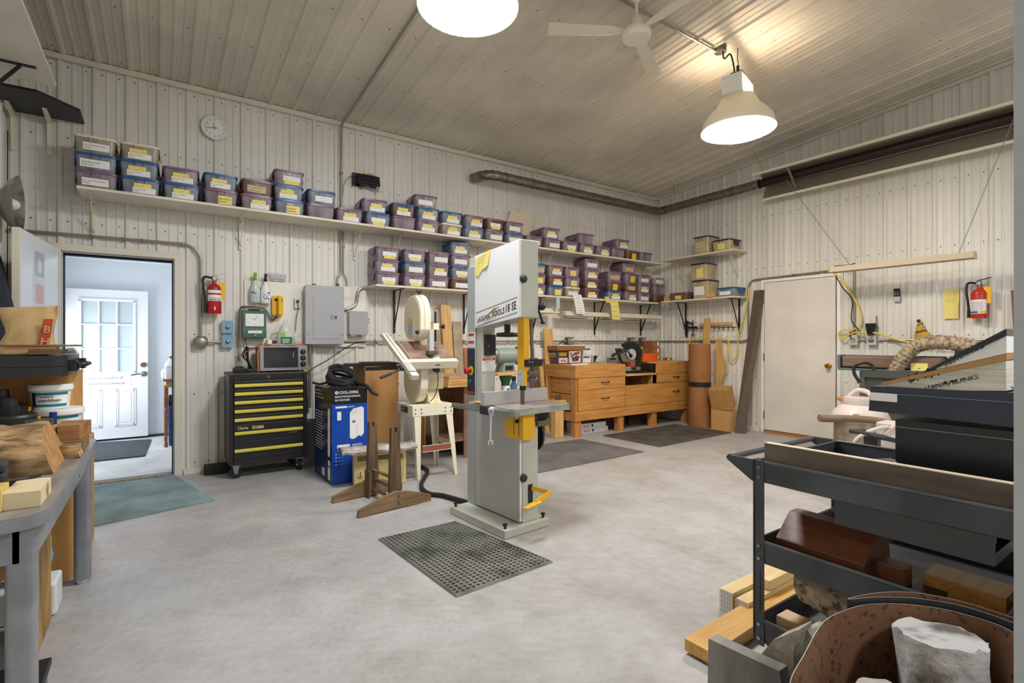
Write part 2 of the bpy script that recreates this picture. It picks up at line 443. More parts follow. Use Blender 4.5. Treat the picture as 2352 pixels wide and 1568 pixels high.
# open door leaf, hinged at the left jamb
dl = thing('door_1', 'open cream steel door swung into the shop with faded safety signs', 'door', (-7.615, -.05, .015), math.radians(-95.2)); dl['kind'] = 'structure'
b = B(); b.box(0, .90, -.045, 0, 0, 2.015); b.build('door_leaf', mat('cream_steel_door', (226, 222, 206), .4), dl, local=True, bev=.003)
b = B(); b.box(.012, .895, 0, .004, .01, 2.005); b.build('door_face', mat('pale_door_face', (222, 228, 236), .4), dl, local=True)
def leafsign(x0, x1, z0, z1, name, mats, fn):
    q = B(); q.box(x0, x1, .0045, .0065, z0, z1, 0); fn(q); q.build(name, mats, dl, local=True)
def f1(q):
    q.box(.40, .62, .0066, .0075, 1.72, 1.90, 1); q.box(.42, .60, .0066, .0078, 1.52, 1.66, 2); q.lathe([(.0, .0), (.055, .0)], 16, 0, Matrix.Translation((.51, .0079, 1.80)) @ Matrix.Rotation(-PI/2, 4, 'X'))
leafsign(.38, .64, 1.48, 1.92, 'safety_sign', [mat('faded_sign', (214, 220, 228), .6), mat('faded_blue', (176, 186, 200), .6), mat('faded_red', (214, 176, 180), .6)], f1)
def f2(q):
    text(q, 'Signs not posted for all', (.74, .0072, 1.36), (-1, 0, 0), (0, 0, 1), .052, 1, sx=.8); text(q, 'Hazardous Chemicals', (.74, .0072, 1.24), (-1, 0, 0), (0, 0, 1), .052, 1, sx=.8)
leafsign(.28, .76, 1.19, 1.45, 'notice_sign', ['paper', 'inkg'], f2)
def f3(q):
    scrib(q, (.62, .0072, .78), (-1, 0, 0), (0, 0, 1), .26, .26, 7, 1, .003, 5)
leafsign(.33, .66, .72, 1.12, 'posted_sheet', ['paper', 'inkg'], f3)
b = B(); b.box(.88, .9005, -.03, -.012, .95, 1.1); b.build('latch_plate', 'steel', dl, local=True)
# corridor shell
CF = -.08; wc = mat('corridor_white', (226, 229, 232), .6)
b = B(); b.box(-8.1, -5.6, .3, 3.2, CF-.1, CF); struct(b.build('floor', mat('corridor_concrete', (214, 212, 206), .5, var=.12, vs=4)))
b = B(); b.box(-8.1, -5.6, 3.03, 3.15, CF, 2.34); struct(b.build('wall_corridor_back', wc))
b = B(); b.box(-8.1, -7.99, .13, 1.98, CF, 2.34); b.box(-8.1, -7.99, 1.98, 3.03, 1.98, 2.34); struct(b.build('wall_corridor_left', wc))
b = B(); b.box(-5.72, -5.6, .13, 3.03, CF, 2.34); struct(b.build('wall_corridor_right', wc))
b = B(); b.box(-8.1, -5.6, .13, 3.15, 2.34, 2.44); struct(b.build('ceiling', wc))
b = B(); b.box(-8.3, -7.995, 1.9, 3.03, 1.95, 1.975); struct(b.build('trim_7', mat('brick_lintel', (196, 128, 90), .8)))
b = B(); b.box(-7.98, -5.8, 3.005, 3.028, CF, CF+.03); struct(b.build('baseboard_corridor', 'dark'))
# white nine-light door folded back against the corridor wall
d3 = thing('door_3', 'white panelled corridor door with nine frosted panes and a posted notice', 'door', (-7.935, 2.985, CF+.03)); d3['kind'] = 'structure'
dw, dh = .885, 1.99
b = B(); wx0, wx1, wz0, wz1 = .165, .735, .88, 1.85
b.box(0, wx0, -.045, 0, 0, dh); b.box(wx1, dw, -.045, 0, 0, dh); b.box(wx0, wx1, -.045, 0, wz1, dh); b.box(wx0, wx1, -.045, 0, 0, wz0)
for a in (.17, .53):
    for q0, q1 in ((.0, .008), (.022, .03)):
        b.box(a+q0, a+.22-q0, -.052, -.045, .16+q0, .17+q0); b.box(a+q0, a+.22-q0, -.052, -.045, .65-q0, .66-q0)
        b.box(a+q0, a+q0+.01, -.052, -.045, .16, .66); b.box(a+.21-q0, a+.22-q0, -.052, -.045, .16, .66)
    b.box(a+.05, a+.17, -.05, -.045, .21, .61)
b.build('door_slab', 'white_d', d3, local=True)
b = B(); fr = .03
b.box(wx0-.015, wx1+.015, -.06, -.046, wz1-.015, wz1+.02); b.box(wx0-.015, wx1+.015, -.06, -.046, wz0-.02, wz0+.015)
b.box(wx0-.015, wx0+.015, -.06, -.046, wz0, wz1); b.box(wx1-.015, wx1+.015, -.06, -.046, wz0, wz1)
pw = (wx1-wx0)/3; ph = (wz1-wz0)/3
for i in (1, 2):
    b.box(wx0+pw*i-.009, wx0+pw*i+.009, -.055, -.04, wz0, wz1); b.box(wx0, wx1, -.0549, -.0401, wz0+ph*i-.009, wz0+ph*i+.009)
b.build('muntin_frame', 'white_d', d3, local=True, bev=.003)
for i in range(3):
    for j in range(3):
        q = B(); q.box(wx0+pw*i+.002, wx0+pw*(i+1)-.002, -.03, -.024, wz0+ph*j+.002, wz0+ph*(j+1)-.002); q.build('pane', 'frost', d3, local=True)
b = B(); b.box(.235, .70, -.0475, -.0455, .70, .865); plate = b.build('notice_sign', 'paper', d3, local=True)
q = B(); text(q, 'Signs not posted for all', (.25, -.0482, .80), (1, 0, 0), (0, 0, 1), .047, 0, .006, sx=.82); text(q, 'Hazardous Chemicals', (.25, -.0482, .725), (1, 0, 0), (0, 0, 1), .047, 0, .006, sx=.93); q.build('lettering', 'ink', plate, local=True)
b = B(); b.cyl((.835, -.045, .98), (.835, -.065, .98), .034, n=20); b.build('deadbolt', mat('brown_deadbolt', (150, 96, 84), .35, .5), d3, local=True)
b = B(); b.cyl((.84, -.045, .855), (.84, -.058, .855), .035, n=20); b.cyl((.84, -.058, .855), (.84, -.1, .855), .013, n=12)
b.tube(smoothpts([(.845, -.095, .857), (.80, -.098, .862), (.74, -.096, .852), (.70, -.092, .845)], 5), .011, 8); b.build('lever_handle', 'steel', d3, local=True)
# corridor mat and the little table with a jug
b = B(); q4 = [(-7.60, 2.84), (-7.01, 2.72), (-7.056, 1.546), (-7.70, 1.53)]
b.slab([(x, y, CF+.001) for x, y in q4], (0, 0, .012))
mm = mat('ribbed_grey_matting', (74, 78, 86), .85, rgb2=(34, 36, 42), vs=90, stretch=(1, .4, 1), lo=.4, hi=.6)
tag(b.build('floor_mat', mm), 'ribbed dark grey mat on the corridor floor below the white panelled door', 'mat')
t = thing('side_table', 'small brown wooden table with turned legs standing in the corridor', 'table', (-6.66, 2.25, CF))
b = B(); b.box(-.22, .3, -.26, .26, .83, .855); b.build('tabletop', wood('redbrown_wood', (150, 92, 56), (120, 70, 40), 0), t, local=True, bev=.004)
b = B(); b.box(-.19, .27, -.23, .23, .75, .829); b.build('apron', 'benchv', t, local=True)
for sx, sy in ((-.19, -.22), (-.19, .22), (.27, -.22), (.27, .22)):
    b = B(); b.lathe([(.018, 0), (.022, .03), (.014, .07), (.02, .2), (.026, .45), (.015, .5), (.024, .52), (.024, .749)], 12, 0, Matrix.Translation((sx, sy, 0))); b.build('leg', wood('redbrown_wood', (150, 92, 56), (120, 70, 40), 0), t, local=True)
t = thing('milk_jug', 'white plastic jug with a red cap on the corridor table', 'jug', (-6.80, 2.12, CF+.856))
b = B(); b.rbox(-.065, .065, -.065, .065, 0, .16, .03); b.lathe([(.075, .16), (.05, .21), (.022, .245), (.022, .262)], 16); b.tube([(.06, 0, .17), (.085, 0, .15), (.088, 0, .08), (.066, 0, .05)], .012, 8); b.build('jug_body', 'linen', t, local=True)
b = B(); b.cyl((0, 0, .263), (0, 0, .285), .024, n=16); plabel(b.build('cap', 'red', t, local=True), 'red screw cap')
b = B(); b.lathe([(.035, 0), (.038, .09), (.015, .12), (.0, .121)], 14, 0, Matrix.Translation((-6.865, 2.3, CF+.856))); tag(b.build('spray_can', 'paper'), 'small white bottle behind the red-capped jug on the corridor table', 'bottle')
b = B(); b.rbox(-6.83, -6.5, 2.08, 2.42, CF+.001, .42, .03, taper=.06); tag(b.build('storage_tub', mat('blue_tub', (28, 62, 120), .4)), 'blue plastic tub under the corridor table', 'tub')
b = B(); b.cyl((-6.82, 2.25, .49), (-6.55, 2.25, .49), .068, n=18); b.cyl((-6.832, 2.25, .49), (-6.82, 2.25, .49), .04, n=14, mi=1); tag(b.build('cord_reel', ['dark', 'kraft']), 'dark round reel resting on the blue tub under the corridor table', 'reel')
# ================================================================ SHELVES AND STORAGE BINS
def bracket(b, x, z, d, leg, flat=.028, mi=0, thin=False):
    """shelf bracket against the back wall: leg, arm and strut as one steel piece"""
    b.box(x-flat/2, x+flat/2, -.027, -.0215, z-leg, z, mi)
    b.box(x-flat/2, x+flat/2, -d, -.027, z-.006, z-.001, mi)
    b.bar((x, -.03, z-leg*.86), (x, -d*.72, z-.008), .012 if thin else .02, .006, (1, 0, 0), mi)
    for q in (.12, .9): b.cyl((x, -.028, z-leg*q), (x, -.033, z-leg*q), .006, n=8, mi=1)
def swapB(b):
    """turn a piece made for the back wall so that it belongs to the right-hand wall"""
    b.v = [Vector((v.y, -v.x, v.z)) for v in b.v]; return b
def shelf_A(label, boards, z, d, xs, leg, m, thin, rightwall=False):
    t = thing('wall_shelf', label, 'shelf', (0, 0, z), 0)
    f = swapB if rightwall else (lambda q: q)
    for x0, x1 in boards:
        b = B(); b.box(x0, x1, -d, -.023, z-.022, z); f(b).build('board', 'shelf', t, bev=.002)
    for x in xs:
        b = B(); bracket(b, x, z-.0225, d*.86, leg, .026, 0, thin); f(b).build('bracket', [m, 'screw'], t)
ZU, ZL = 2.497, 1.872
shelf_A('long cream upper shelf running the whole back wall under stacked bins', [(-7.46, -4.92), (-4.915, -2.42), (-2.415, -.30)], ZU, .40, [-7.385, -6.255, -5.12, -4.66, -3.5, -2.45, -1.3, -.25-.1], .31, 'shelf', True)
shelf_A('cream lower shelf on black brackets on the back wall below the long upper shelf', [(-4.99, -2.50), (-2.495, -.36)], ZL, .355, [-4.655, -3.725, -2.63, -1.444, -.40], .50, 'blackm', False)
shelf_A('short cream upper shelf on the right wall beside the corner', [(.40, 1.655)], ZU+.045, .36, [.574, 1.506], .36, 'shelf', True, True)
shelf_A('short cream lower shelf on black brackets on the right wall beside the corner', [(.40, 1.655)], ZL+.015, .36, [.615, 1.527], .50, 'blackm', False, True)
LIDC = {'purple': mat('purple_lid', (128, 92, 120), .35), 'blue': MT['blue'], 'cream': mat('cream_lid', (226, 214, 186), .4), 'plum': mat('dark_plum_lid', (58, 28, 62), .4)}
BODY = {'purple': mat('smoky_violet_plastic', (176, 162, 172), .18, alpha=.72, var=.28, vs=7, detail=2), 'blue': mat('smoky_blue_plastic', (160, 168, 180), .18, alpha=.72, var=.3, vs=7, detail=2),
        'cream': mat('smoky_clear_plastic', (190, 182, 166), .18, alpha=.74, var=.25, vs=7, detail=2), 'plum': mat('milky_plastic', (206, 192, 152), .25, alpha=.86, var=.12, vs=6, detail=2),
        'brown': mat('plastic_full_of_wood', (126, 98, 84), .2, alpha=.9, rgb2=(86, 62, 54), vs=12)}
HB = .142
_bm = {}
def bin_meshes(w, d, h, lid, body):
    k = (w, d, h, lid, body)
    if k in _bm: return _bm[k]
    out = []
    b = B(); b.rbox(-w/2+.008, w/2-.008, -d/2+.008, d/2-.008, .001, h-.022, .03, taper=.07)
    for sx in (-1, 1):   # moulded panel outline on the long sides
        b.box(sx*(w/2-.0125), sx*(w/2-.0085), -d*.22, d*.22, h*.62, h*.66)
    b.box(-.035, .035, -d/2+.0055, -d/2+.009, h*.66, h*.70)
    o = b.build('body', BODY[body], raw=True); out.append(o.data); bpy.data.objects.remove(o)
    b = B(); b.rbox(-w/2, w/2, -d/2, d/2, h-.024, h-.006, .036); b.rbox(-w/2+.014, w/2-.014, -d/2+.014, d/2-.014, h-.006, h-.001, .03)
    b.box(-.03, -.026, -d/2-.002, -d/2+.002, h-.05, h-.012); b.box(.026, .03, -d/2-.002, -d/2+.002, h-.05, h-.012)
    if h < .2:
        for sx in (-1, 1):   # the drop handles of the lid
            b.slab([(sx*(w/2-.004), -.07, h-.02), (sx*(w/2-.004), .07, h-.02), (sx*(w/2+.004), .055, h*.42), (sx*(w/2+.004), -.055, h*.42)], (sx*.005, 0, 0))
    o = b.build('lid', LIDC[lid], raw=True); out.append(o.data); bpy.data.objects.remove(o)
    _bm[k] = out; return out
_lm = {}
def label_mesh(code, var, w, d, h):
    k = (code, var, w, d, h)
    if k in _lm: return _lm[k]
    rn = random.Random(var*17 + ord(code[0])*5 + len(code)); parts = []
    def yf(z): return -(d/2-.008)*(1-.07*(1-z/(h-.022))) - .0016
    def sheet(name, x0, x1, z0, z1, m, lines, off=0., txt=None, ink='ink', t=.0016):
        b = B(); a0, a1 = yf(z0)-off, yf(z1)-off
        b.slab([(x0, a0, z0), (x1, a0, z0), (x1, a1, z1), (x0, a1, z1)], (0, -.0006, 0))
        up = Vector((0, a1-a0, z1-z0)).normalized(); o = Vector((x0, a0-.0009, z0))
        if txt:
            n = len(txt); hh = (z1-z0)
            for i, s_ in enumerate(txt):
                text(b, s_, o + Vector(((x1-x0)*.04, 0, 0)) + up*(hh*(.86-(i+1)*.62/n*1.05)), (1, 0, 0), up, hh*.5/n*1.15, 1, .01, sx=min(1., (x1-x0)*.92/(len(s_)*hh*.5/n*1.15*.62)))
        elif lines: scrib(b, o + up*.002 + Vector((.004, 0, 0)), (1, 0, 0), up, (x1-x0)*.9, (z1-z0)*.9, lines, 1, t, var)
        ob = b.build(name, [m, ink], raw=True); parts.append((name, ob.data)); bpy.data.objects.remove(ob)
    x = rn.uniform(-.015, .02); H = h-.03
    if code == 'W': sheet('label', x-.085, x+.085, H*.22, H*.72, 'paper', 2, 0, None, 'inkg')
    if code == 'G': sheet('label', x-.085, x+.085, H*.22, H*.74, 'paper', 2, 0, ['BLK. ASH-BURL-GOLD', 'KNIFE'], 'inkg')
    if code == 'R': sheet('label', x-.085, x+.085, H*.18, H*.7, 'paper', 2, 0, ['BLK. ASH-BURL-BROWN', 'KNIFE'], 'inkg')
    if code == 'S': sheet('label', x-.09, x+.1, H*.22, H*.78, 'paper', 2, 0, ['Spalted Black Ash Bu', 'Dyed Gold'])
    if code == 'M': sheet('note', x-.03, x+.08, H*.1, H*.75, 'note', 2, 0, ['MAPLE ASH BURL', 'BLACK'])
    if code == 'X': sheet('note', x-.045, x+.08, H*.1, H*.75, 'note', 2, 0, ['Box Elder Burl', 'Burgundy'])
    if code == 'Y': sheet('note', x-.05, x+.06, H*.15, H*.8, 'note', 3)
    if code == 'K': sheet('label', x-.08, x+.08, H*.2, H*.75, mat('tan_card_label', (206, 184, 148), .7), 2, t=.003)
    if code == 'Z': sheet('note', x-.03, x+.06, H*.05, H*.9, mat('bright_yellow_note', (240, 206, 40), .7), 1)
    if code in ('WY', 'A'):
        a = code == 'A'
        sheet('label', x-.075, x+.085, H*.1, H*.52, 'paper', 2, 0, ['BLK. ASH BURL', 'KNIFE'] if a else None, 'inkg'); sheet('note', x-.065, x+.055, H*.46, H*.82, 'note', 1 + rn.randint(0, 1), .0007)
    if code == 'YW':
        sheet('note', x-.06, x+.07, H*.08, H*.4, 'note', 1, .0007); sheet('label', x-.075, x+.08, H*.32, H*.75, 'paper', 2, 0, None, 'inkg')
    _lm[k] = parts; return parts
nbin = [0]
def storage_bin(x, y, z, rz, lid, code, label, group, w=.276, d=.345, h=HB, body=None):
    nbin[0] += 1
    t = thing('storage_bin', label, 'storage bin', (x, y, z), rz, group)
    for nm, me in zip(('body', 'lid'), bin_meshes(w, d, h, lid, body or lid)):
        o = bpy.data.objects.new(nm, me); C.objects.link(o); o.parent = t
    if code and code != 'N':
        for nm, me in label_mesh(code, nbin[0] % 9, w, d, h):
            o = bpy.data.objects.new(nm, me); C.objects.link(o); o.parent = t
    return t
LV = {1: ['alone'], 2: ['lower bin', 'upper bin'], 3: ['bottom bin', 'middle bin', 'top bin'], 4: ['bottom bin', 'second-lowest bin', 'third-lowest bin', 'top bin']}
DESC = {'W': 'white label', 'G': 'printed white label', 'R': 'printed white label', 'S': 'handwritten label', 'M': 'handwritten note', 'X': 'handwritten note', 'Y': 'yellow note', 'K': 'tan label', 'Z': 'bright yellow note', 'WY': 'yellow-over-white label', 'A': 'yellow-over-white label', 'YW': 'white-over-yellow label', 'N': 'no label'}
p, u, c_ = 'purple', 'blue', 'cream'
UP = [(-7.193, [(p, 'R'), (u, 'S'), (c_, 'G')]), (-6.900, [(u, 'A'), (u, 'A'), (c_, 'A')]), (-6.608, [(u, 'A'), (p, 'A')]), (-6.305, [(p, 'M'), (u, 'A')]),
      (-6.008, [(p, 'WY'), (p, 'K')]), (-5.714, [(u, 'X'), (u, 'WY'), (p, 'YW')]), (-5.42, [(p, 'N'), (u, 'W')]), (-5.128, [(p, 'WY')]), (-4.821, [(u, 'YW'), (p, 'WY')]),
      (-4.522, [(p, 'N'), (u, 'WY')]), (-4.228, [(p, 'WY'), (u, 'WY'), (p, 'W')]), (-3.924, [(c_, 'WY'), (u, 'WY')]), (-3.62, [(u, 'WY'), (p, 'WY')]), (-3.322, [(p, 'W'), (p, 'YW')]),
      (-3.015, [(u, 'W'), (p, 'W')]), (-2.702, [(p, 'W')]), (-2.385, [(p, 'W')]), (-2.068, [(p, 'YW')]), (-1.752, [(p, 'WY')]), (-1.438, [(p, 'WY')]), (-1.125, [(p, 'N')]), (-.822, [(p, 'Z')]), (-.51, [(p, 'N')])]
for i, (xr, lv) in enumerate(UP):
    n = len(lv)
    for k, (lid, code) in enumerate(lv):
        dx = dy = rz = 0.
        if k:
            dx, dy, rz = random.uniform(-.008, .008), random.uniform(-.006, .01), random.uniform(-.03, .03)
            if i in (8, 10) and k == n-1: dx, rz = (-.03, -.06) if i == 8 else (-.02, -.08)
        where = f'{ORD[i]} stack from left' if n > 1 else f'{ORD[i]} place from left'
        lvn = LV[n][k] if n > 1 else 'single bin'
        storage_bin(xr-.1465+dx, -.209+dy, ZU + k*HB + .001, rz, lid, code, f'{lid}-lidded {lvn} with {DESC[code]}, {where}, upper back shelf', 'bins on the long upper back shelf', body='brown' if (i, k) in ((4, 1), (9, 1), (13, 1), (21, 0)) else None)
for x, nm, code in ((-2.665, 'yellow note lying across two bins just right of spare lids,', 'WY'), (-2.05+.02, 'no label straddling two bins in the middle right part,', 'N'), (-1.38+.09, 'yellow note straddling two bins nearest the corner,', 'WY')):
    storage_bin(x+.11, -.212, ZU + HB + .001, -.05, p, code, f'purple-lidded bin with {nm} upper shelf', 'bins on the long upper back shelf')
# two spare lids standing against the wall behind the bins
for k, (x, a) in enumerate(((-2.93, .32), (-2.80, .42))):
    b = B(); M = Matrix.Translation((x, -.032-.022*(1-k), ZU+.33+.02*k)) @ Matrix.Rotation(a, 4, 'Y')
    b.rbox(-.15, .15, -.17, .17, 0, .012, .05, M=M @ Matrix.Rotation(PI/2, 4, 'X') @ Matrix.Translation((0, 0, -.004)))
    tag(b.build('spare_lid', LIDC['cream']), ('left' if k == 0 else 'right') + '-hand cream spare lid leaning on the wall behind bins on the long upper shelf', 'lid')
LO = [(-4.690, [(p, 'YW'), (p, 'WY'), (p, 'YW')]), (-4.372, [(p, 'YW'), (u, 'W'), (p, 'YW')]), (-4.070, [(p, 'W'), (p, 'WY'), (p, 'W')]), (-3.768, [(p, 'W'), (u, 'YW'), (p, 'W'), (u, 'WY')]),
      (-2.60, [(p, 'WY'), (p, 'Y'), (u, 'K')]), (-2.290, [(u, 'Y'), (p, 'WY'), (p, 'WY')]), (-1.985, [(c_, 'W'), (p, 'Y'), (p, 'Y')]), (-1.600, [(p, 'WY'), (p, 'WY'), (p, 'WY'), (p, 'W')]),
      (-1.140, [(u, 'WY'), (p, 'Z'), (p, 'K')]), (-.795, [(p, 'WY'), (p, 'K'), (p, 'Z')]), (-.49, [(p, 'W'), (p, 'WY'), (p, 'W')]), (-.135, [(p, 'N'), (p, 'N'), (c_, 'W')])]
for i, (xr, lv) in enumerate(LO):
    n = len(lv); side = f'{ORD[i]} stack from left' if i < 4 else f'{ORD[i-4]} stack right of tall saw'
    for k, (lid, code) in enumerate(lv):
        dx, dy, rz = (random.uniform(-.006, .006), random.uniform(-.004, .006), random.uniform(-.02, .02)) if k else (0, 0, 0)
        if i == 3 and k == 3: dx, rz = .0, -.05
        if i in (7, 8): rz -= .10
        yy = -.178 + dy
        storage_bin(xr-.1465+dx, yy, ZL + k*HB + .001, rz, lid, code, f'{lid}-lidded {LV[n][k]} with {DESC[code]}, {side}, lower back shelf', 'bins on the lower back shelf', d=.30, body='brown' if (i, k) in ((3, 0), (7, 0), (7, 1), (8, 1), (9, 1), (5, 1), (11, 0)) else None)
storage_bin(-.99, -.19, ZL + 3*HB + .002, -.06, p, 'K', 'purple-lidded bin laid across two stacks near the right end of the lower back shelf', 'bins on the lower back shelf', d=.30)
# right-hand wall: bigger tubs
R = -PI/2; ZB1, ZB2 = ZU+.046, ZL+.016; gb = 'tubs on the right wall shelves'
storage_bin(-.185, -1.10, ZB1, R, 'plum', 'K', 'tall milky tub with two plum lids at the left of the upper right-wall shelf', gb, .27, .30, .265)
storage_bin(-.185, -1.43, ZB1, R, 'plum', 'Y', 'low milky tub with plum lid at the right of the upper right-wall shelf', gb, .30, .30, .165)
storage_bin(-.185, -1.085, ZB2, R, 'plum', 'W', 'tall milky tub with striped plum and white lids on the lower right-wall shelf', gb, .29, .30, .275)
storage_bin(-.185, -1.05, ZB2+.276, R+.05, 'plum', 'Y', 'milky tub with plum lid stacked just under the upper right-wall shelf', gb, .29, .30, .25)
storage_bin(-.185, -1.50, ZB2, R, 'blue', 'W', 'flat blue-lidded bin with blank label, right end of lower right-wall shelf', gb, .30, .30, .13)
storage_bin(-.185, -.70, ZB2, R, 'purple', 'Y', 'flat purple-lidded bin with yellow note next to the corner on the lower right-wall shelf', gb, .34, .30, .12, body='brown')
for x, y, s_, nm in ((-.28, -.475, .05, 'next to the corner'), (-.33, -1.29, .055, 'between the tall tub and the blue-lidded bin')):
    b = B(); b.box(x-s_, x+.02, y-s_*.8, y+s_*.8, ZB2+.001, ZB2+.06, 0); b.box(x-s_+.01, x+.015, y-s_*.7, y+s_*.7, ZB2+.0615, ZB2+.085, 0)
    tag(b.build('wood_offcut', 'pinex', bev=.002), f'pale wood offcuts {nm}, lower right-wall shelf', 'wood offcut')
# notes hanging from the lower shelf edge
def hang(px, py, w, h, m, label, lines, rz, sd, ty=0.05):
    q = ony(px, py, -.362); b = B(); n = 8; vs = []
    for j in range(n+1):
        f = j/n
        for i in (0, 1): vs.append((q.x + (i-.5)*w + f*rz, -.3625 - .02*math.sin(f*2.6)*ty*10 - .001, q.z - f*h))
    b.add(vs, [(2*j, 2*j+1, 2*j+3, 2*j+2) for j in range(n)], 0); b.add([Vector(v)+Vector((0, .0008, 0)) for v in vs], [(2*j, 2*j+2, 2*j+3, 2*j+1) for j in range(n)], 0)
    for j in range(n):
        if j % 2 == 0 or lines > 4:
            a = Vector(vs[2*j]); d = Vector(vs[2*j+2]) - a
            scrib(b, a + d*.9 + Vector((w*.1, -.0012, 0)), (1, 0, 0), -d, w*.8, d.length*.8, 1, 1, .003, sd+j)
    return tag(b.build('paper_note', [m, 'ink']), label, 'note')
hang(1325, 676, .165, .27, 'paper', 'white printed sheet hanging curled from the front edge of the lower back shelf', 6, .07, 3)
hang(1410, 690, .165, .28, 'note', 'long yellow handwritten note hanging from the front edge of the lower back shelf', 4, .04, 11)
hang(1393, 681, .085, .09, 'note', 'small yellow note stuck beside the long yellow one on the lower back shelf edge', 1, .03, 15)
b = B(); q = ony(1281, 682, -.362); b.box(q.x-.03, q.x+.03, -.372, -.362, q.z-.16, q.z); tag(b.build('card_strip', mat('pale_blue_card', (178, 194, 204), .6)), 'pale blue card strip hanging from the lower back shelf right of the tall saw', 'card')
# shop light under the lower shelf and a second short one behind the saw
def shoplight(label, x0, x1, y, z, chains=()):
    t = thing('strip_light', label, 'strip light', ((x0+x1)/2, y, z))
    prof = [(-.10, -.045), (-.045, .02), (.045, .02), (.10, -.045), (.096, -.045), (.042, .014), (-.042, .014), (-.096, -.045)]
    b = B(); b.prism(prof, 0, -(x1-x0)/2, (x1-x0)/2); b.build('reflector', 'shelf', t, local=True)
    b = B()
    for k in (-1, 1): b.box(k*(x1-x0)/2-.002, k*(x1-x0)/2+.002, -.09, .09, -.045, .012)
    b.build('end_cap', 'shelf', t, local=True)
    for yy in (-.04, .04):
        b = B(); b.cyl((-(x1-x0)/2+.03, yy, -.02), ((x1-x0)/2-.03, yy, -.02), .016, n=12); b.build('tube', 'linen', t, local=True)
    return t
a = ony(1290, 714, -.22); c = ony(1512, 722, -.22)
t = shoplight('white strip light with guard wires hung under the lower back shelf above the bench', a.x, c.x-.02, -.22, a.z-.02)
for g in range(3):
    b = B(); x0 = -.9 + g*.6
    for i in range(11):
        x = x0 + i*.03; b.tube([(x, -.085, -.047), (x, -.08, -.075), (x, .08, -.075), (x, .085, -.047)], .0025, 5)
    for yy in (-.08, .08): b.cyl((x0, yy, -.075), (x0+.3, yy, -.075), .0025, n=5)
    b.build('wire_guard', 'steeld', t, local=True)
a = ony(1236, 708, -.22); shoplight('short end of a white strip light showing beside the tall band saw', a.x-.5, a.x+.30, -.22, a.z-.015)
# ================================================================ THINGS ON THE BACK WALL, LEFT PART
WY = -.0225   # face of the wall ribs
# wall clock
t = thing('wall_clock', 'round white wall clock with black numerals high on the back wall', 'clock', (-6.479, WY, 3.31))
RX = Matrix.Rotation(PI/2, 4, 'X')
b = B(); b.lathe([(0, 0), (.105, 0), (.112, .006), (.114, .02), (.108, .028), (.101, .028), (.099, .018)], 40, 0, RX); b.build('rim', 'white', t, local=True)
b = B(); b.lathe([(0, .015), (.1, .015)], 40, 0, RX)
for h in range(12):
    a = 2*PI*(h+1)/12; text(b, str(h+1), (.078*math.sin(a), -.0165, .078*math.cos(a)-.008), (1, 0, 0), (0, 0, 1), .026, 1, align='CENTER')
b.build('dial', ['white', 'ink'], t, local=True)
for nm, ang, ln, wd in (('hour_hand', 11.72/12, .055, .004), ('minute_hand', 43/60, .08, .003), ('second_hand', 46.5/60, .082, .0012)):
    a = 2*PI*ang; d = Vector((math.sin(a), 0, math.cos(a))); b = B(); b.bar(Vector((0, -.019, 0)) - d*.02, Vector((0, -.019, 0)) + d*ln, wd, .001, (0, 1, 0)); b.build(nm, 'ink', t, local=True)
# black twin-eyed emergency light above the shelf
t = thing('twin_spotlight', 'black twin-eyed emergency light with a bundled lead above the upper shelf', 'light', (-5.0, WY, 3.05))
b = B(); b.box(-.15, -.02, -.02, 0, -.06, .085); b.build('back_plate', 'black', t, local=True, bev=.004)
b = B(); b.prism([(-.02, .07), (-.10, .06), (-.13, -.04), (-.12, -.055), (-.02, -.03)], 0, -.115, .13); b.build('housing', 'black', t, local=True, bev=.005)
for x in (-.055, .07):
    b = B(); b.lathe([(0, -.075), (.03, -.068), (.045, -.045), (.048, -.02)], 20, 0, Matrix.Translation((x, -.075, 0))); b.build('lamp_head', 'dark', t, local=True)
b = B(); b.tube(smoothpts([(.12, -.05, .05), (.06, -.06, .085), (-.02, -.06, .09), (.05, -.05, .075), (.12, -.06, .06), (.145, -.05, -.02), (.13, -.06, -.09), (.10, -.05, -.085)], 6), .005, 6); b.tube(smoothpts([(-.1, -.03, .07), (-.18, -.02, .03), (-.24, -.012, -.06), (-.255, -.01, -.2)], 6), .004, 6); b.build('lead', mat('tan_lead', (150, 130, 92), .6), t, local=True)
b = B(); b.box(-.03, .02, -.065, -.04, .075, .1); b.build('note', 'note', t, local=True)
# conduits
def conduit(label, paths, r=.0115, clamps=(), cat='conduit', m='galv'):
    P0 = Vector(paths[0][0]); t = thing('conduit', label, cat, P0)
    for p in paths:
        b = B(); b.tube(p, r, 10); b.build('pipe', m, t)
    for c, ax in clamps:
        b = B(); c = Vector(c); d = [.016, .016, .016]; d[ax] = .012; b.cbox(c, (d[0]*2, .026, d[2]*2) if ax != 1 else (.03, .012, .03)); b.build('clamp', 'steeld', t)
    return t
def bend(a, c, d, r, n=7):
    """right-angle bend at corner c between a and d"""
    a, c, d = Vector(a), Vector(c), Vector(d); u = (a-c).normalized(); v = (d-c).normalized()
    return [a] + [c + u*r*(1-math.sin(i/n*PI/2)) + v*r*(1-math.cos(i/n*PI/2)) for i in range(n+1)] + [d]
yc = -.036
conduit('steel conduit running over the open doorway and bending down to a round box', [bend((-7.915, yc, 2.152), (-6.592, yc, 2.165), (-6.592, yc, 1.305), .15)], .0125, [((-7.4, yc, 2.155), 0), ((-7.05, yc, 2.158), 0), ((-6.75, yc, 2.16), 0), ((-7.18, yc, 2.156), 0)])
cz1 = ceil_z(-.06)
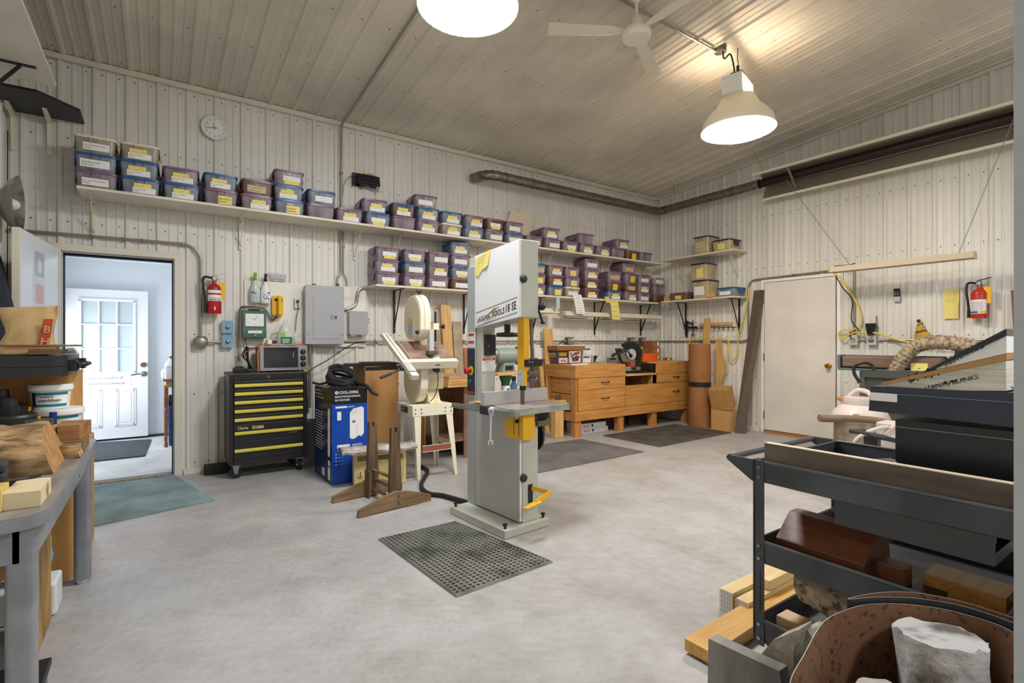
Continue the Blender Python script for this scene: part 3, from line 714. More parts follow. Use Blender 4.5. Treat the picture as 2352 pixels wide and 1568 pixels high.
conduit('steel conduit crossing the ceiling and dropping down the back wall to the grey breaker panel', [bend((-5.29, -3.6, ceil_z(-3.6)-.04), (-5.272, yc, cz1-.05), (-5.272, yc, 2.53), .08), [(-5.272, yc, 2.46), (-5.272, yc, 2.06)] + smoothpts([(-5.275, yc, 2.0), (-5.31, yc, 1.95), (-5.322, yc, 1.845)], 4)], .0115, [((-5.272, yc, 3.1), 2), ((-5.272, yc, 2.7), 2)])
conduit('thin grey conduit beside the ceiling drop curving into the backer board', [[(-5.248, yc, 2.46), (-5.248, yc, 2.06)] + smoothpts([(-5.245, yc, 2.0), (-5.215, yc, 1.94), (-5.21, yc, 1.86)], 4)], .007, [((-5.25, yc, 2.3), 2)])
t = conduit('steel conduit run along the back wall at waist height behind the band saws', [[(-5.268, yc-.02, 1.253), (-.0, yc-.02, 1.253)][:1] + [(-.052, yc-.02, 1.253)]], .0125, [((-4.9, yc-.02, 1.253), 0), ((-3.75, yc-.02, 1.253), 0), ((-2.1, yc-.02, 1.253), 0)])
conduit('short conduit bending from the breaker panel up under the lower shelf', [smoothpts([(-5.268, -.06, 1.60), (-5.2, -.06, 1.61), (-5.115, -.06, 1.67), (-5.10, -.06, 1.78), (-5.06, -.06, 1.845), (-4.97, -.06, 1.855)], 6)], .016, [((-5.10, -.06, 1.76), 2)])
conduit('steel pipe dropping from below the breaker panel to behind the tool chest', [[(-5.605, -.06, 1.218), (-5.61, -.06, .55)]], .017)
# round box and the blue fan switches
t = thing('junction_box', 'grey cast junction box at the foot of the doorway conduit', 'electrical box', (-6.592, WY, 1.245))
b = B(); b.rbox(-.055, .055, -.055, .055, 0, .045, .03, M=RX); b.build('box_body', 'steeld', t, local=True, bev=.004)
b = B(); b.lathe([(0, .05), (.035, .048), (.04, .045)], 20, 0, RX)
for sx in (-.042, .042):
    for sz in (-.042, .042): b.cyl((sx, -.044, sz), (sx, -.05, sz), .007, n=8)
b.build('cover', 'galv', t, local=True)
b = B(); b.cyl((.056, -.02, 0), (.165, -.02, 0), .0115, n=10); b.build('stub_pipe', 'galv', t, local=True)
lb = mat('light_blue_enamel', (126, 176, 206), .4)
for k, (z, nm) in enumerate(((1.392, 'upper'), (1.25, 'lower'))):
    t = thing('fan_switch', f'{nm} of two light blue speed switches beside the green time clock', 'switch', (-6.37, WY, z), group='light blue wall switches')
    b = B(); b.box(-.052, .052, -.03, 0, -.056, .056); b.build('back_box', 'greyl', t, local=True, bev=.005)
    b = B(); b.box(-.044, .044, -.038, -.0305, -.062, .062); scrib(b, (-.03, -.0386, .032), (1, 0, 0), (0, 0, 1), .06, .022, 2, 1, .0015, k); scrib(b, (-.02, -.0386, -.058), (1, 0, 0), (0, 0, 1), .04, .012, 1, 1, .0015, k+5); b.build('face_plate', [lb, mat('dark_blue_print', (30, 60, 110), .6)], t, local=True, bev=.003)
    b = B(); b.lathe([(.02, .0385), (.02, .046), (.014, .05), (.013, .064), (0, .066)], 18, 0, RX); b.build('knob', 'steel', t, local=True)
b = B(); b.cyl((-6.37, -.04, 1.328), (-6.37, -.04, 1.315), .01, n=8)
# fire extinguishers
def extinguisher(label, x, y, z0, rz, hh, r, m, left_hose=True, lab=0):
    t = thing('fire_extinguisher', label, 'fire extinguisher', (x, y, z0), rz)
    b = B(); b.lathe([(0, 0), (r*.94, 0), (r, .012), (r, hh*.8), (r*.93, hh*.88), (r*.7, hh*.95), (r*.32, hh), (r*.28, hh+.03)], 28); b.build('cylinder', m, t, local=True)
    b = B(); n = 14
    a0, a1, rr = math.radians(205), math.radians(335), r+.0012
    def band(z0, z1, mi, e=0., A0=a0, A1=a1):
        pts = [(A0+(A1-A0)*i/n) for i in range(n+1)]
        b.add([((rr+e)*math.cos(a), (rr+e)*math.sin(a), z) for a in pts for z in (z0, z1)], [(2*i, 2*i+2, 2*i+3, 2*i+1) for i in range(n)], mi)
    if lab == 0:
        band(hh*.42, hh*.78, 0); band(hh*.62, hh*.68, 1, .0006)
        for k in range(3): band(hh*(.44+.035*k), hh*(.452+.035*k), 2, .0006, a0+.3, a1-.3)
        for a in (235, 262, 300): band(hh*.44, hh*.475, 2, .0008, math.radians(a), math.radians(a+12))
        pts = [(rr*math.cos(math.radians(270+q)), rr*math.sin(math.radians(270+q)) - .0006, hh*(.17+dz)) for q, dz in ((-48, 0), (0, -.06), (48, 0), (0, .06))]
        b.add([pts[0], pts[1], pts[3]], [(0, 1, 2)], 0); b.add([pts[1], pts[2], pts[3]], [(0, 1, 2)], 0)
    else:
        band(hh*.15, hh*.62, 0)
        for k in range(7): band(hh*(.26+.045*k), hh*(.272+.045*k), 2, .0006, a0+.3, a1-.5)
        band(hh*.17, hh*.23, 3, .0007, a0+.1, a0+1.2); band(hh*.17, hh*.23, 4, .0007, a1-.9, a1-.05)
    b.build('label', ['paper', 'redd', 'inkg', mat('blue_print', (40, 80, 160), .6), 'yellow'], t, local=True)
    z = hh+.03
    b = B(); b.cyl((0, 0, z), (0, 0, z+.045), .02, n=14); b.cyl((0, -.018, z+.022), (0, -.03, z+.022), .016, n=14); b.build('valve', 'steel', t, local=True)
    b = B(); b.bar((-.02, 0, z+.047), (.09, 0, z+.075), .024, .006); b.bar((-.01, 0, z+.03), (.085, 0, z-.045), .024, .006); b.build('handle', 'steel' if lab == 0 else 'blackm', t, local=True)
    b = B(); s = -1 if left_hose else 1
    b.tube(smoothpts([(s*.018, 0, z+.025), (s*(r+.02), 0, z+.03), (s*(r+.032), -.01, z-.04), (s*(r+.02), -.01, hh*.55), (s*(r+.014), -.01, hh*.3)], 6), .011, 10); b.cyl((s*(r+.014), -.01, hh*.3), (s*(r+.014), -.01, hh*.02), .0135, n=12); b.build('hose', 'black', t, local=True)
    b = B(); b.slab([(r*.5, -.02, z-.01), (r+.03, -.02, z-.02), (r+.028, -.022, hh*.5), (r*.9, -.022, hh*.48)], (0, .0012, 0)); b.build('inspection_tag', 'yellow' if lab == 0 else 'yellow', t, local=True)
    b = B(); b.box(-.02, .02, r, abs(y if rz == 0 else x)-.023 if True else 0, hh*.3, hh*1.05); b.tube([( (r+.001)*math.cos(a), (r+.001)*math.sin(a), hh*.8) for a in [PI*2*i/20 for i in range(20)]], .003, 5, closed=True); b.build('wall_bracket', 'steeld', t, local=True)
extinguisher('red fire extinguisher with white diamond hanging between the doorway and the green time clock', -6.486, -.10, 1.515, 0., .285, .060, 'red')
# white backer board with what hangs on it
b = B(); b.box(-6.223, -4.995, -.036, -.0225, 1.19, 1.862); tag(b.build('backer_board', mat('white_backer_board', (232, 229, 218), .55), bev=.002), 'white plywood backer board behind the breaker panel and the time clock', 'board')
BY = -.037
t = thing('time_clock', 'green punch time clock with a white dial mounted on the backer board', 'time clock', (-6.144, BY, 1.285))
b = B(); b.prism([(0, 0), (-.11, 0), (-.115, .08), (-.10, .085), (-.10, .255), (-.09, .27), (0, .27)], 0, -.105, .105); b.build('case', 'green', t, local=True, bev=.006)
b = B(); b.box(-.082, .082, -.104, -.1005, .115, .238); b.build('dial_frame', 'white', t, local=True)
b = B(); b.box(-.074, .074, -.1055, -.1045, .122, .232)
for h in range(12):
    a = 2*PI*h/12; text(b, str(12 if h == 0 else h), (.055*math.sin(a)*1.1, -.1062, .177+.045*math.cos(a)-.004), (1, 0, 0), (0, 0, 1), .013, 1, align='CENTER')
for a, l in ((2*PI*10.1/12, .032), (2*PI*5/60, .045)): b.bar((0, -.1065, .177), (l*math.sin(a), -.1065, .177+l*math.cos(a)), .003, .0006, (0, 1, 0), 1)
b.build('dial', ['paper', 'ink'], t, local=True)
b = B(); b.box(-.06, .065, -.1185, -.1155, .045, .072); scrib(b, (-.02, -.119, .052), (1, 0, 0), (0, 0, 1), .06, .012, 1, 1, .0015, 2); b.build('name_plate', ['paper', 'inkg'], t, local=True)
b = B(); b.lathe([(0, .125), (.008, .124), (.009, .113)], 14, 0, Matrix.Translation((.005, 0, .022)) @ RX); b.build('lock', 'chrome', t, local=True)
b = B(); b.box(-.045, .05, -.085, -.01, .2705, .288); b.build('top_slot', 'black', t, local=True, bev=.004)
# coiled handset cord draped over the time clock
pts = smoothpts([(-5.93, -.06, 1.50), (-5.98, -.07, 1.47), (-6.03, -.07, 1.56), (-6.1, -.075, 1.586), (-6.2, -.075, 1.59), (-6.262, -.07, 1.57), (-6.275, -.065, 1.4), (-6.28, -.06, 1.2), (-6.275, -.05, 1.06)], 26)
pp = []
for i in range(len(pts)-1):
    d = (pts[i+1]-pts[i]).normalized(); u = d.cross(Vector((0, 1, 0))).normalized(); w_ = d.cross(u)
    for k in range(2):
        a = (i*2+k)*1.05; p_ = pts[i].lerp(pts[i+1], k/2); pp.append(p_ + (u*math.cos(a) + w_*math.sin(a))*.011)
b = B(); b.tube(pp, .0028, 5); tag(b.build('coiled_cord', mat('olive_cord', (96, 82, 52), .5)), 'long coiled olive telephone cord draped over and beside the green time clock', 'cord')
t = thing('wall_telephone', 'yellow wall telephone mounted on the backer board', 'telephone', (-5.924, BY, 1.505))
b = B(); b.rbox(-.052, .052, -.10, .10, 0, .045, .02, M=Matrix.Translation((0, 0, .11)) @ RX); b.build('base', 'yellow', t, local=True, bev=.006)
b = B(); b.tube(smoothpts([(.012, -.06, .195), (.012, -.085, .175), (.012, -.088, .10), (.012, -.085, .035), (.012, -.06, .015)], 6), .02, 12, rf=lambda i: .024 if i < 7 or i > 17 else .018); b.build('handset', mat('yellow_handset', (232, 188, 30), .25), t, local=True)
b = B(); b.box(-.03, .0, -.055, -.0455, .16, .18); b.box(.03, .045, -.055, -.0455, .16, .18); b.build('cradle', 'black', t, local=True)
# spray bottles hooked on the top edge of the board
def spray(label, x, z, head, body, lab, txt, hcol):
    t = thing('spray_bottle', label, 'spray bottle', (x, -.085, z))
    b = B(); b.lathe([(0, 0), (.042, 0), (.046, .01), (.046, .12), (.04, .155), (.018, .205), (.015, .22)], 24, 0, Matrix.Scale(.8, 4, (0, 1, 0))); b.build('bottle', body, t, local=True)
    b = B(); n = 12; pts = [math.radians(200+140*i/n) for i in range(n+1)]
    b.add([(.0472*math.cos(a), .0472*.8*math.sin(a), zz) for a in pts for zz in (.025, .125)], [(2*i, 2*i+2, 2*i+3, 2*i+1) for i in range(n)], 0)
    if txt: text(b, txt, (-.036, -.0390, .085), (1, 0, 0), (0, 0, 1), .038, 1, .012); scrib(b, (-.03, -.039, .035), (1, 0, 0), (0, 0, 1), .06, .03, 3, 1, .0012, 3)
    else:
        rn = random.Random(4)
        for i in range(26):
            xx, zz = rn.uniform(-.032, .03), rn.uniform(.03, .118); b.box(xx, xx+.008, -.0389, -.0386, zz, zz+.007, 1)
    b.build('label', lab, t, local=True)
    b = B(); b.cyl((0, 0, .222), (0, 0, .245), .018, n=14); b.prism([(-.045, .285), (-.02, .30), (.03, .295), (.028, .27), (.012, .262), (.012, .246), (-.012, .246), (-.014, .262), (-.045, .27)], 0, -.011, .011); b.prism([(-.03, .268), (-.022, .268), (-.036, .235), (-.042, .238)], 0, -.006, .006)
    b.build('trigger_head', hcol, t, local=True, bev=.003)
spray('clear spray bottle with a bright green trigger hooked on the backer board', -6.133, 1.637, 0, mat('clear_bottle', (214, 222, 214), .15, alpha=.75), [mat('clear_label', (206, 222, 226), .3, alpha=.8), mat('blue_print2', (34, 84, 140), .5)], 'flip', mat('lime_trigger', (122, 190, 40), .4))
spray('white spray bottle with a black trigger hooked on the backer board', -6.038, 1.632, 0, 'linen', ['paper', mat('navy_print', (36, 52, 140), .5)], '', 'black')
b = B(); b.box(-6.0, -5.83, -.032, -.0235, 1.873, 1.955); b.box(-5.985, -5.845, -.046, -.032, 1.89, 1.94); tag(b.build('plastic_packet', mat('crinkled_clear_plastic', (216, 218, 216), .12, alpha=.55, bump=.6, bs=40)), 'empty clear plastic packet pinned to the wall above the yellow telephone', 'packet')
t = thing('outlet_box', 'white outlet box with a black plug left of the breaker panel', 'outlet', (-5.731, BY, 1.648))
b = B(); b.box(-.03, .03, -.028, 0, -.052, .052); b.build('box_body', 'greyl', t, local=True, bev=.003)
b = B(); b.box(-.022, .022, -.031, -.0285, -.045, .045); b.box(-.006, -.003, -.0316, -.031, -.03, -.018, 1); b.box(.003, .006, -.0316, -.031, -.03, -.018, 1); b.build('receptacle', ['paper', 'ink'], t, local=True)
b = B(); b.box(-.013, .013, -.052, -.0315, .008, .034); b.tube(smoothpts([(0, -.046, .008), (.004, -.05, -.06), (-.012, -.04, -.15), (-.02, -.03, -.29)], 6), .0035, 6); b.build('plug_and_cord', 'black', t, local=True)
# breaker panel
t = thing('breaker_panel', 'large grey breaker panel on the white backer board', 'electrical panel', (-5.472, BY, 1.22))
b = B(); b.box(-.19, .19, -.10, 0, .006, .615); b.build('box_body', 'greyl', t, local=True)
gp = mat('panel_grey', (172, 174, 178), .42)
b = B(); b.box(-.2, .2, -.112, -.101, 0, .622); b.build('front_plate', gp, t, local=True, bev=.004)
b = B(); b.box(-.12, .13, -.1165, -.1125, .058, .51); b.box(.055, .122, -.120, -.1166, .268, .308, 1); b.box(.1, .118, -.122, -.1201, .276, .3, 2); b.build('panel_door', [gp, 'grey', 'dark'], t, local=True, bev=.002)
b = B()
for sx in (-.18, .18):
    for sz in (.1, .52): b.cyl((sx, -.112, sz), (sx, -.1155, sz), .006, n=8)
b.build('screws', 'steeld', t, local=True)
b = B(); b.cyl((-.10, -.05, .615), (-.10, -.05, .64), .022, n=14); b.cyl((.15, -.05, .615), (.15, -.05, .66), .015, n=12); b.build('conduit_hub', 'steeld', t, local=True)
t = thing('network_box', 'grey weatherproof telephone box right of the breaker panel', 'electrical box', (-5.105, BY, 1.318))
b = B(); b.rbox(-.105, .105, -.13, .13, .03, .085, .02, M=Matrix.Translation((0, 0, .135)) @ RX); b.build('cover', mat('grey_box_cover', (168, 168, 168), .5), t, local=True, bev=.005)
b = B(); b.box(-.11, .11, -.029, 0, .0, .27); b.box(-.085, -.03, -.075, -.03, -.012, .02, 0); b.box(.03, .085, -.075, -.03, -.012, .02, 0); b.build('base', 'greyl', t, local=True, bev=.004)
b = B()
for z in (.15, .18): b.cyl((.112, -.05, z), (.122, -.05, z), .009, n=10)
b.build('latch', 'dark', t, local=True)
b = B(); b.tube(smoothpts([(-4.99, -.075, 1.245), (-5.1, -.09, 1.24), (-5.25, -.12, 1.18), (-5.45, -.14, 1.05), (-5.6, -.14, .965), (-5.66, -.15, .9)], 8), .005, 7); tag(b.build('cable', 'cable'), 'black cable drooping from under the grey telephone box down to the tool chest', 'cable')
# ---------------------------------------------------------------- tool chest and what stands on it
tc = thing('tool_chest', 'black rolling tool chest with seven drawers and yellow handle strips', 'tool chest', (-6.067, -.5, 0))
tx0, tx1, ty1 = -.333, .333, .44
b = B(); z0, z1 = .125, .945
b.box(tx0, tx1, .012, ty1, z0, z1); b.box(tx0, tx0+.035, 0, .0119, z0, z1); b.box(tx1-.035, tx1, 0, .0119, z0, z1); b.box(tx0+.035, tx1-.035, 0, .0119, z0, .172); b.box(tx0+.035, tx1-.035, 0, .0119, .892, z1); b.build('carcass', mat('black_satin_steel', (30, 30, 31), .35), tc, local=True, bev=.004)
b = B(); b.box(tx0-.004, tx1+.004, -.004, ty1, z1+.0005, z1+.012); b.build('top_mat', mat('dusty_black_top', (84, 78, 68), .6, var=.3, vs=12), tc, local=True)
zs = [(.809, .889, .848), (.734, .807, .772), (.655, .732, .693), (.575, .653, .614), (.496, .573, .535), (.342, .494, .415), (.175, .340, .257)]
for i, (a, c, hz_) in enumerate(zs):
    b = B(); b.box(tx0+.037, tx1-.037, -.008, .0115, a, c); d = b.build('drawer', mat('black_satin_steel', (30, 30, 31), .35), tc, local=True, bev=.003)
    q = B(); q.prism([(-.008, hz_-.013), (-.024, hz_-.012), (-.026, hz_+.004), (-.012, hz_+.014), (-.008, hz_+.014)], 0, tx0+.042, tx1-.042); plabel(q.build('handle', 'yellowl', d, local=True), 'yellow pull strip')
    if i == 5:
        q = B(); text(q, 'Clarke', (tx0+.065, -.0092, .45), (1, 0, 0), (0, 0, 1), .036, 0, .02, sx=.9); q.box(tx0+.185, tx0+.28, -.0091, -.0085, .447, .473, 0); text(q, 'HD', (tx0+.19, -.0094, .45), (1, 0, 0), (0, 0, 1), .028, 1, .015, shear=.2); text(q, 'PLUS', (tx0+.238, -.0094, .453), (1, 0, 0), (0, 0, 1), .016, 1); q.build('lettering', [mat('gold_print', (214, 190, 120), .4), 'ink'], d, local=True)
        q = B(); scrib(q, (tx1-.17, -.0092, .375), (1, 0, 0), (0, 0, 1), .09, .018, 1, 0, .003, 3); q.build('small_badge', 'greyl', d, local=True)
b = B(); b.cyl((-.01, 0, .922), (-.01, -.006, .922), .012, n=16); b.build('lock', 'brass', tc, local=True)
for k, (x, y, az) in enumerate(((tx0+.055, .06, .2), (tx1-.055, .06, 1.5), (tx0+.055, .38, 0.), (tx1-.055, .38, 0.))):
    M = Matrix.Translation((x, y, 0)) @ Matrix.Rotation(az, 4, 'Z')
    b = B(); b.cyl((0, -.018, .052), (0, .018, .052), .052, n=24, M=M); o = b.build('caster_wheel', 'rubber', tc, local=True, bev=.006)
    b = B()
    for s in (-1, 1): b.add([M @ Vector(p) for p in ((-.03, s*.024, .118), (.03, s*.024, .118), (.014, s*.024, .04), (-.014, s*.024, .04), (-.03, s*.021, .118), (.03, s*.021, .118), (.014, s*.021, .04), (-.014, s*.021, .04))], [(0, 1, 2, 3), (7, 6, 5, 4), (0, 4, 5, 1), (1, 5, 6, 2), (2, 6, 7, 3), (3, 7, 4, 0)]); b.cyl((0, s*.024, .052), (0, s*.03, .052), .008, n=8, M=M)
    b.box(-.035, .035, -.03, .03, .114, .1245, M=M); b.build('caster_fork', 'steel', o, local=True)
b = B(); b.box(tx1+.002, tx1+.03, .1, .3, .55, .7); b.box(tx1+.002, tx1+.02, .12, .28, .5, .55); plabel(b.build('side_holder', 'blackm', tc, local=True), 'black holder on the right side of the chest')
zt = z1 + .0135
ov = thing('toaster_oven', 'silver toaster oven with a glass door and three knobs on the tool chest', 'toaster oven', (-5.915, -.39, zt))
b = B(); b.box(-.215, .205, .02, .31, .02, .235); b.build('body', 'dark', ov, local=True, bev=.008)
b = B(); b.rbox(-.22, .21, .0, .018, .012, .252, .008); b.build('front_frame', mat('satin_silver', (182, 184, 188), .3, .75), ov, local=True, bev=.003)
b = B(); b.box(-.185, .12, -.012, -.001, .04, .232); b.build('oven_door', 'glassd', ov, local=True)
b = B(); b.bar((-.185, -.03, .243), (.12, -.03, .243), .02, .02); b.box(-.18, -.165, -.03, -.001, .236, .25); b.box(.1, .115, -.03, -.001, .236, .25); b.build('door_handle', 'steel', ov, local=True)
for z in (.10, .135):
    b = B()
    for k in range(2): b.cyl((-.18, .005+.0*k, z+.012*k), (.115, .005, z+.012*k), .003, n=6)
    b.build('rack', 'chrome', ov, local=True)
b = B(); scrib(b, (.085, -.0128, .135), (0, 0, 1), (-1, 0, 0), .07, .018, 1, 0, .002, 9); b.build('door_print', 'wtext', ov, local=True)
for z in (.19, .13, .07):
    b = B(); b.lathe([(.026, 0), (.026, .004), (.02, .005), (.018, .02), (0, .022)], 20, 0, Matrix.Translation((.168, 0, z)) @ RX); b.box(.1665, .1695, -.024, -.005, z-.016, z+.016, 1); b.build('control_knob', ['black', 'steel'], ov, local=True)
for x in (-.18, .17):
    for y in (.04, .28):
        b = B(); b.cyl((x, y, 0), (x, y, .02), .012, n=10); b.build('foot', 'black', ov, local=True)
zo = zt + .2545
b = B(); b.box(-6.35, -6.245, -.36, -.25, zt, zt+.045); b.box(-6.33, -6.265, -.35, -.30, zt+.045, zt+.06); b.box(-6.242, -6.20, -.33, -.24, zt, zt+.03); tag(b.build('battery_charger', 'black', bev=.006), 'black battery charger on the left end of the tool chest', 'charger')
b = B()
for k in range(7):
    a = k*.5; b.tube(smoothpts([(-6.215+.012*math.cos(a), -.155+.01*math.sin(a), 1.20), (-6.235+.02*math.cos(a*2), -.16+.012*math.sin(a), 1.12), (-6.205, -.16, 1.03+.004*k), (-6.19+.02*math.sin(a*1.3), -.16-.01*math.cos(a), .985), (-6.2, -.15, 1.06), (-6.215+.012*math.cos(a), -.155+.01*math.sin(a), 1.20)], 6), .0036, 6)
b.tube([(-6.215, -.155, 1.2), (-6.225, -.06, 1.29)], .0036, 6); tag(b.build('bundled_cable', 'cable'), 'bundled black cable hanging beside the left end of the toaster oven', 'cable')
b = B(); b.tube(smoothpts([(-6.30, -.10, 1.10), (-6.24, -.2, 1.14), (-6.13, -.36, 1.215), (-6.09, -.34, 1.222), (-5.95, -.2, 1.219), (-5.8, -.12, 1.219), (-5.7, -.16, 1.219), (-5.73, -.22, 1.219), (-5.9, -.16, 1.219)], 8), .005, 7); b.tube(smoothpts([(-6.10, -.36, 1.222), (-6.148, -.40, 1.16), (-6.152, -.405, 1.05), (-6.15, -.41, zt+.006)], 6), .007, 7)
tag(b.build('extension_lead', 'ocord'), 'orange cord draped over the toaster oven and down its left side', 'cord')
b = B(); b.box(-6.03, -5.93, -.16, -.075, zo+.006, zo+.055); b.box(-5.99, -5.945, -.162, -.16, zo+.015, zo+.05, 1); tag(b.build('small_carton', ['paper', 'dark'], bev=.002), 'small white and dark carton on the toaster oven', 'box')
t = thing('cleaner_jug', 'clear jug with a green label standing on the toaster oven', 'jug', (-5.865, -.16, zo+.007))
b = B(); b.rbox(-.075, .075, -.05, .05, 0, .13, .03); b.lathe([(.06, .13), (.045, .19), (.02, .22), (.02, .25)], 16); b.tube(smoothpts([(-.03, 0, .2), (-.075, 0, .19), (-.085, 0, .13)], 5), .012, 8); b.build('bottle', mat('clear_jug', (222, 226, 222), .12, alpha=.5), t, local=True)
b = B(); b.box(-.055, .055, -.0525, -.051, .005, .075, 0); b.box(-.055, -.015, -.0526, -.051, .075, .12, 1); text(b, 'simple', (-.04, -.0535, .042), (1, 0, 0), (0, 0, 1), .026, 2, .015); text(b, 'green', (-.035, -.0535, .02), (1, 0, 0), (0, 0, 1), .026, 2, .015); b.build('label', [mat('dark_green_label', (24, 110, 60), .5), mat('lime_label', (124, 190, 50), .5), 'wtext'], t, local=True)
b = B(); b.lathe([(.0, 0), (.035, 0), (.05, .03), (.045, .07), (.02, .085), (.0, .08)], 9, 0, Matrix.Translation((-5.755, -.15, zo+.007)))
o = b.build('plastic_wrap', mat('crinkled_clear_plastic', (216, 218, 216), .12, alpha=.55, bump=.6, bs=40)); wob(o, .014, 30); tag(o, 'crumpled clear plastic wrap on the right end of the toaster oven', 'plastic wrap')
b = B(); b.slab([(-6.03, -.33, zo+.003), (-5.93, -.36, zo+.003), (-5.89, -.25, zo+.003), (-5.99, -.21, zo+.003)], (0, 0, .002)); b.slab([(-5.93, -.30, zo+.006), (-5.79, -.33, zo+.006), (-5.78, -.24, zo+.006), (-5.92, -.22, zo+.006)], (0, 0, .002)); tag(b.build('leaflet', 'paper'), 'white leaflets lying on top of the toaster oven', 'paper')
b = B(); b.tube(smoothpts([(-5.70, -.1, .975), (-5.665, -.1, 1.02), (-5.64, -.1, .99), (-5.66, -.09, .9), (-5.62, -.09, .93), (-5.63, -.1, .99)], 7), .006, 7); tag(b.build('extension_lead', 'ycord'), 'yellow cord looped behind the right end of the tool chest', 'cord')
# grey bin behind the chest and the black block by the door jamb
t = thing('waste_bin', 'tall grey bin squeezed between the tool chest and the blue carton', 'bin', (-5.70, -.27, 0))
b = B(); b.lathe([(.0, 0), (.095, 0), (.112, .42), (.122, .42), (.122, .45), (.108, .45), (.092, .012), (0, .012)], 24); b.build('bin_body', mat('grey_bin_plastic', (120, 122, 124), .5), t, local=True)
b = B(); q = onz(470, 1094, 0); b.rbox(q.x, q.x+.20, q.y+.02, q.y+.14, .0, .085, .012, taper=.0); tag(b.build('doorstop_block', mat('scuffed_black', (34, 34, 34), .6, rgb2=(20, 20, 20), vs=14, bump=.5, bs=30), bev=.01), 'scuffed black block on the floor between the doorway and the tool chest', 'block')
# door mat
b = B(); b.slab([(-6.80, -.045, .001), (-7.56, -.045, .001), (-7.45, -1.325, .001), (-6.558, -1.10, .001)], (0, 0, .009)); tag(b.build('door_mat', mat('blue_green_carpet', (134, 158, 158), .95, var=.22, vs=3, bump=.4, bs=300)), 'blue-green carpet mat on the shop floor at the open doorway', 'mat')
# ================================================================ MATS
def perforated(name, q, nx, ny, h, m, r=.36):
    b = B(); P = lambda u, v, z: tuple((1-u)*(1-v)*q[0][k] + u*(1-v)*q[1][k] + u*v*q[2][k] + (1-u)*v*q[3][k] for k in (0, 1)) + (z,)
    for i in range(nx):
        for j in range(ny):
            off = .25 if j % 2 else -.25
            cu, cv = i+.5, j+.5
            out = [(i+1, j+.5), (i+1, j+1), (i+.5, j+1), (i, j+1), (i, j+.5), (i, j), (i+.5, j), (i+1, j)]
            rr = r + random.uniform(-.02, .02)
            inn = [(cu + off*.3 + rr*math.cos(k*PI/4), cv + rr*math.sin(k*PI/4)) for k in range(8)]
            V = [P(a/nx, c/ny, h) for a, c in out] + [P(a/nx, c/ny, h) for a, c in inn] + [P(a/nx, c/ny, .0015) for a, c in inn]
            b.add(V, [(k, (k+1) % 8, 8+(k+1) % 8, 8+k) for k in range(8)] + [(8+k, 8+(k+1) % 8, 16+(k+1) % 8, 16+k) for k in range(8)], 0)
    e = [P(0, 0, h), P(1, 0, h), P(1, 1, h), P(0, 1, h)]; s = 1.025
    cx, cy_ = sum(p[0] for p in e)/4, sum(p[1] for p in e)/4
    o = [(cx+(p[0]-cx)*s, cy_+(p[1]-cy_)*s, .001) for p in e]
    b.add(e + o, [(k, (k+1) % 4, 4+(k+1) % 4, 4+k) for k in range(4)], 0)
    return b.build(name, m)
dm = mat('dusty_rubber_mat', (58, 58, 55), .85, rgb2=(112, 112, 102), vs=5, lo=.45, hi=.7)
tag(perforated('rubber_mat', [(-5.774, -2.603), (-5.717, -3.506), (-5.091, -3.467), (-5.235, -2.60)], 30, 20, .012, dm), 'black rubber mat with round drain holes in front of the tall band saw', 'mat')
b = B(); b.slab([(-3.95, -1.885, .001), (-2.41, -1.83, .001), (-2.50, -.87, .001), (-3.95, -.85, .001)][::1], (0, 0, .008)); tag(b.build('rubber_mat', mat('plain_grey_mat', (112, 108, 110), .8, var=.2, vs=3)), 'plain grey mat on the floor behind the tall band saw', 'mat')
b = B(); q = [(-2.091, -.858), (-2.057, -1.757), (-.486, -1.694), (-.547, -.811)]; b.slab([(x, y, .001) for x, y in q], (0, 0, .01))
L2 = lambda u, v: ((1-u)*(1-v)*q[0][0]+u*(1-v)*q[1][0]+u*v*q[2][0]+(1-u)*v*q[3][0], (1-u)*(1-v)*q[0][1]+u*(1-v)*q[1][1]+u*v*q[2][1]+(1-u)*v*q[3][1])
for i in range(20):
    for j in range(36):
        u, v = .04+.92*(i+.5)/20, .03+.94*(j+.5)/36; x, y = L2(u, v); s = .011 if (i+j) % 2 else .015; t_ = .015 if (i+j) % 2 else .011
        b.box(x-s, x+s, y-t_, y+t_, .011, .015)
tag(b.build('rubber_mat', mat('studded_rubber', (70, 66, 62), .75, rgb2=(96, 90, 82), vs=4)), 'studded dark rubber mat on the floor in front of the workbench', 'mat')
# ================================================================ TALL BAND SAW
S = thing('band_saw', 'tall pale grey band saw with white upper door and yellow blade guard', 'band saw', (-4.978, -3.003, 0), math.radians(5))
def part(b, n, m, p=S, **k): return b.build(n, m, p, local=True, **k)
b = B(); b.box(-.15, .235, -.035, .60, .002, .055); part(b, 'base', 'saw', bev=.004)
for x, y in ((-.12, .0), (-.12, .57), (.21, .0), (.21, .57)):
    b = B(); b.cyl((x, y, .0555), (x, y, .075), .009, n=10); b.cyl((x, y, .075), (x, y, .085), .016, n=6); part(b, 'levelling_bolt', 'blackm')
b = B(); b.box(.027, .165, 0, .50, .056, .80); part(b, 'lower_cabinet', 'saw', bev=.004)
b = B(); b.box(0, .026, .004, .492, .066, .79); b.box(.003, .02, .0, .0039, .07, .785, 1); part(b, 'lower_door', [mat('lower_door_grey', (188, 189, 186), .3, var=.05, vs=3), 'sawdoor'], bev=.003)
b = B(); b.box(.002, .165, .501, .60, .056, 1.80); part(b, 'rear_column', 'sawcol', bev=.003)
b = B(); b.box(.012, .135, .43, .5009, .80, 1.40); part(b, 'column', 'saw', bev=.01)
b = B(); b.prism([(0, 1.41), (.50, 1.345), (.60, 1.345), (.60, 1.865), (0, 1.925)], 0, .022, .165); part(b, 'head', 'saw', bev=.005)
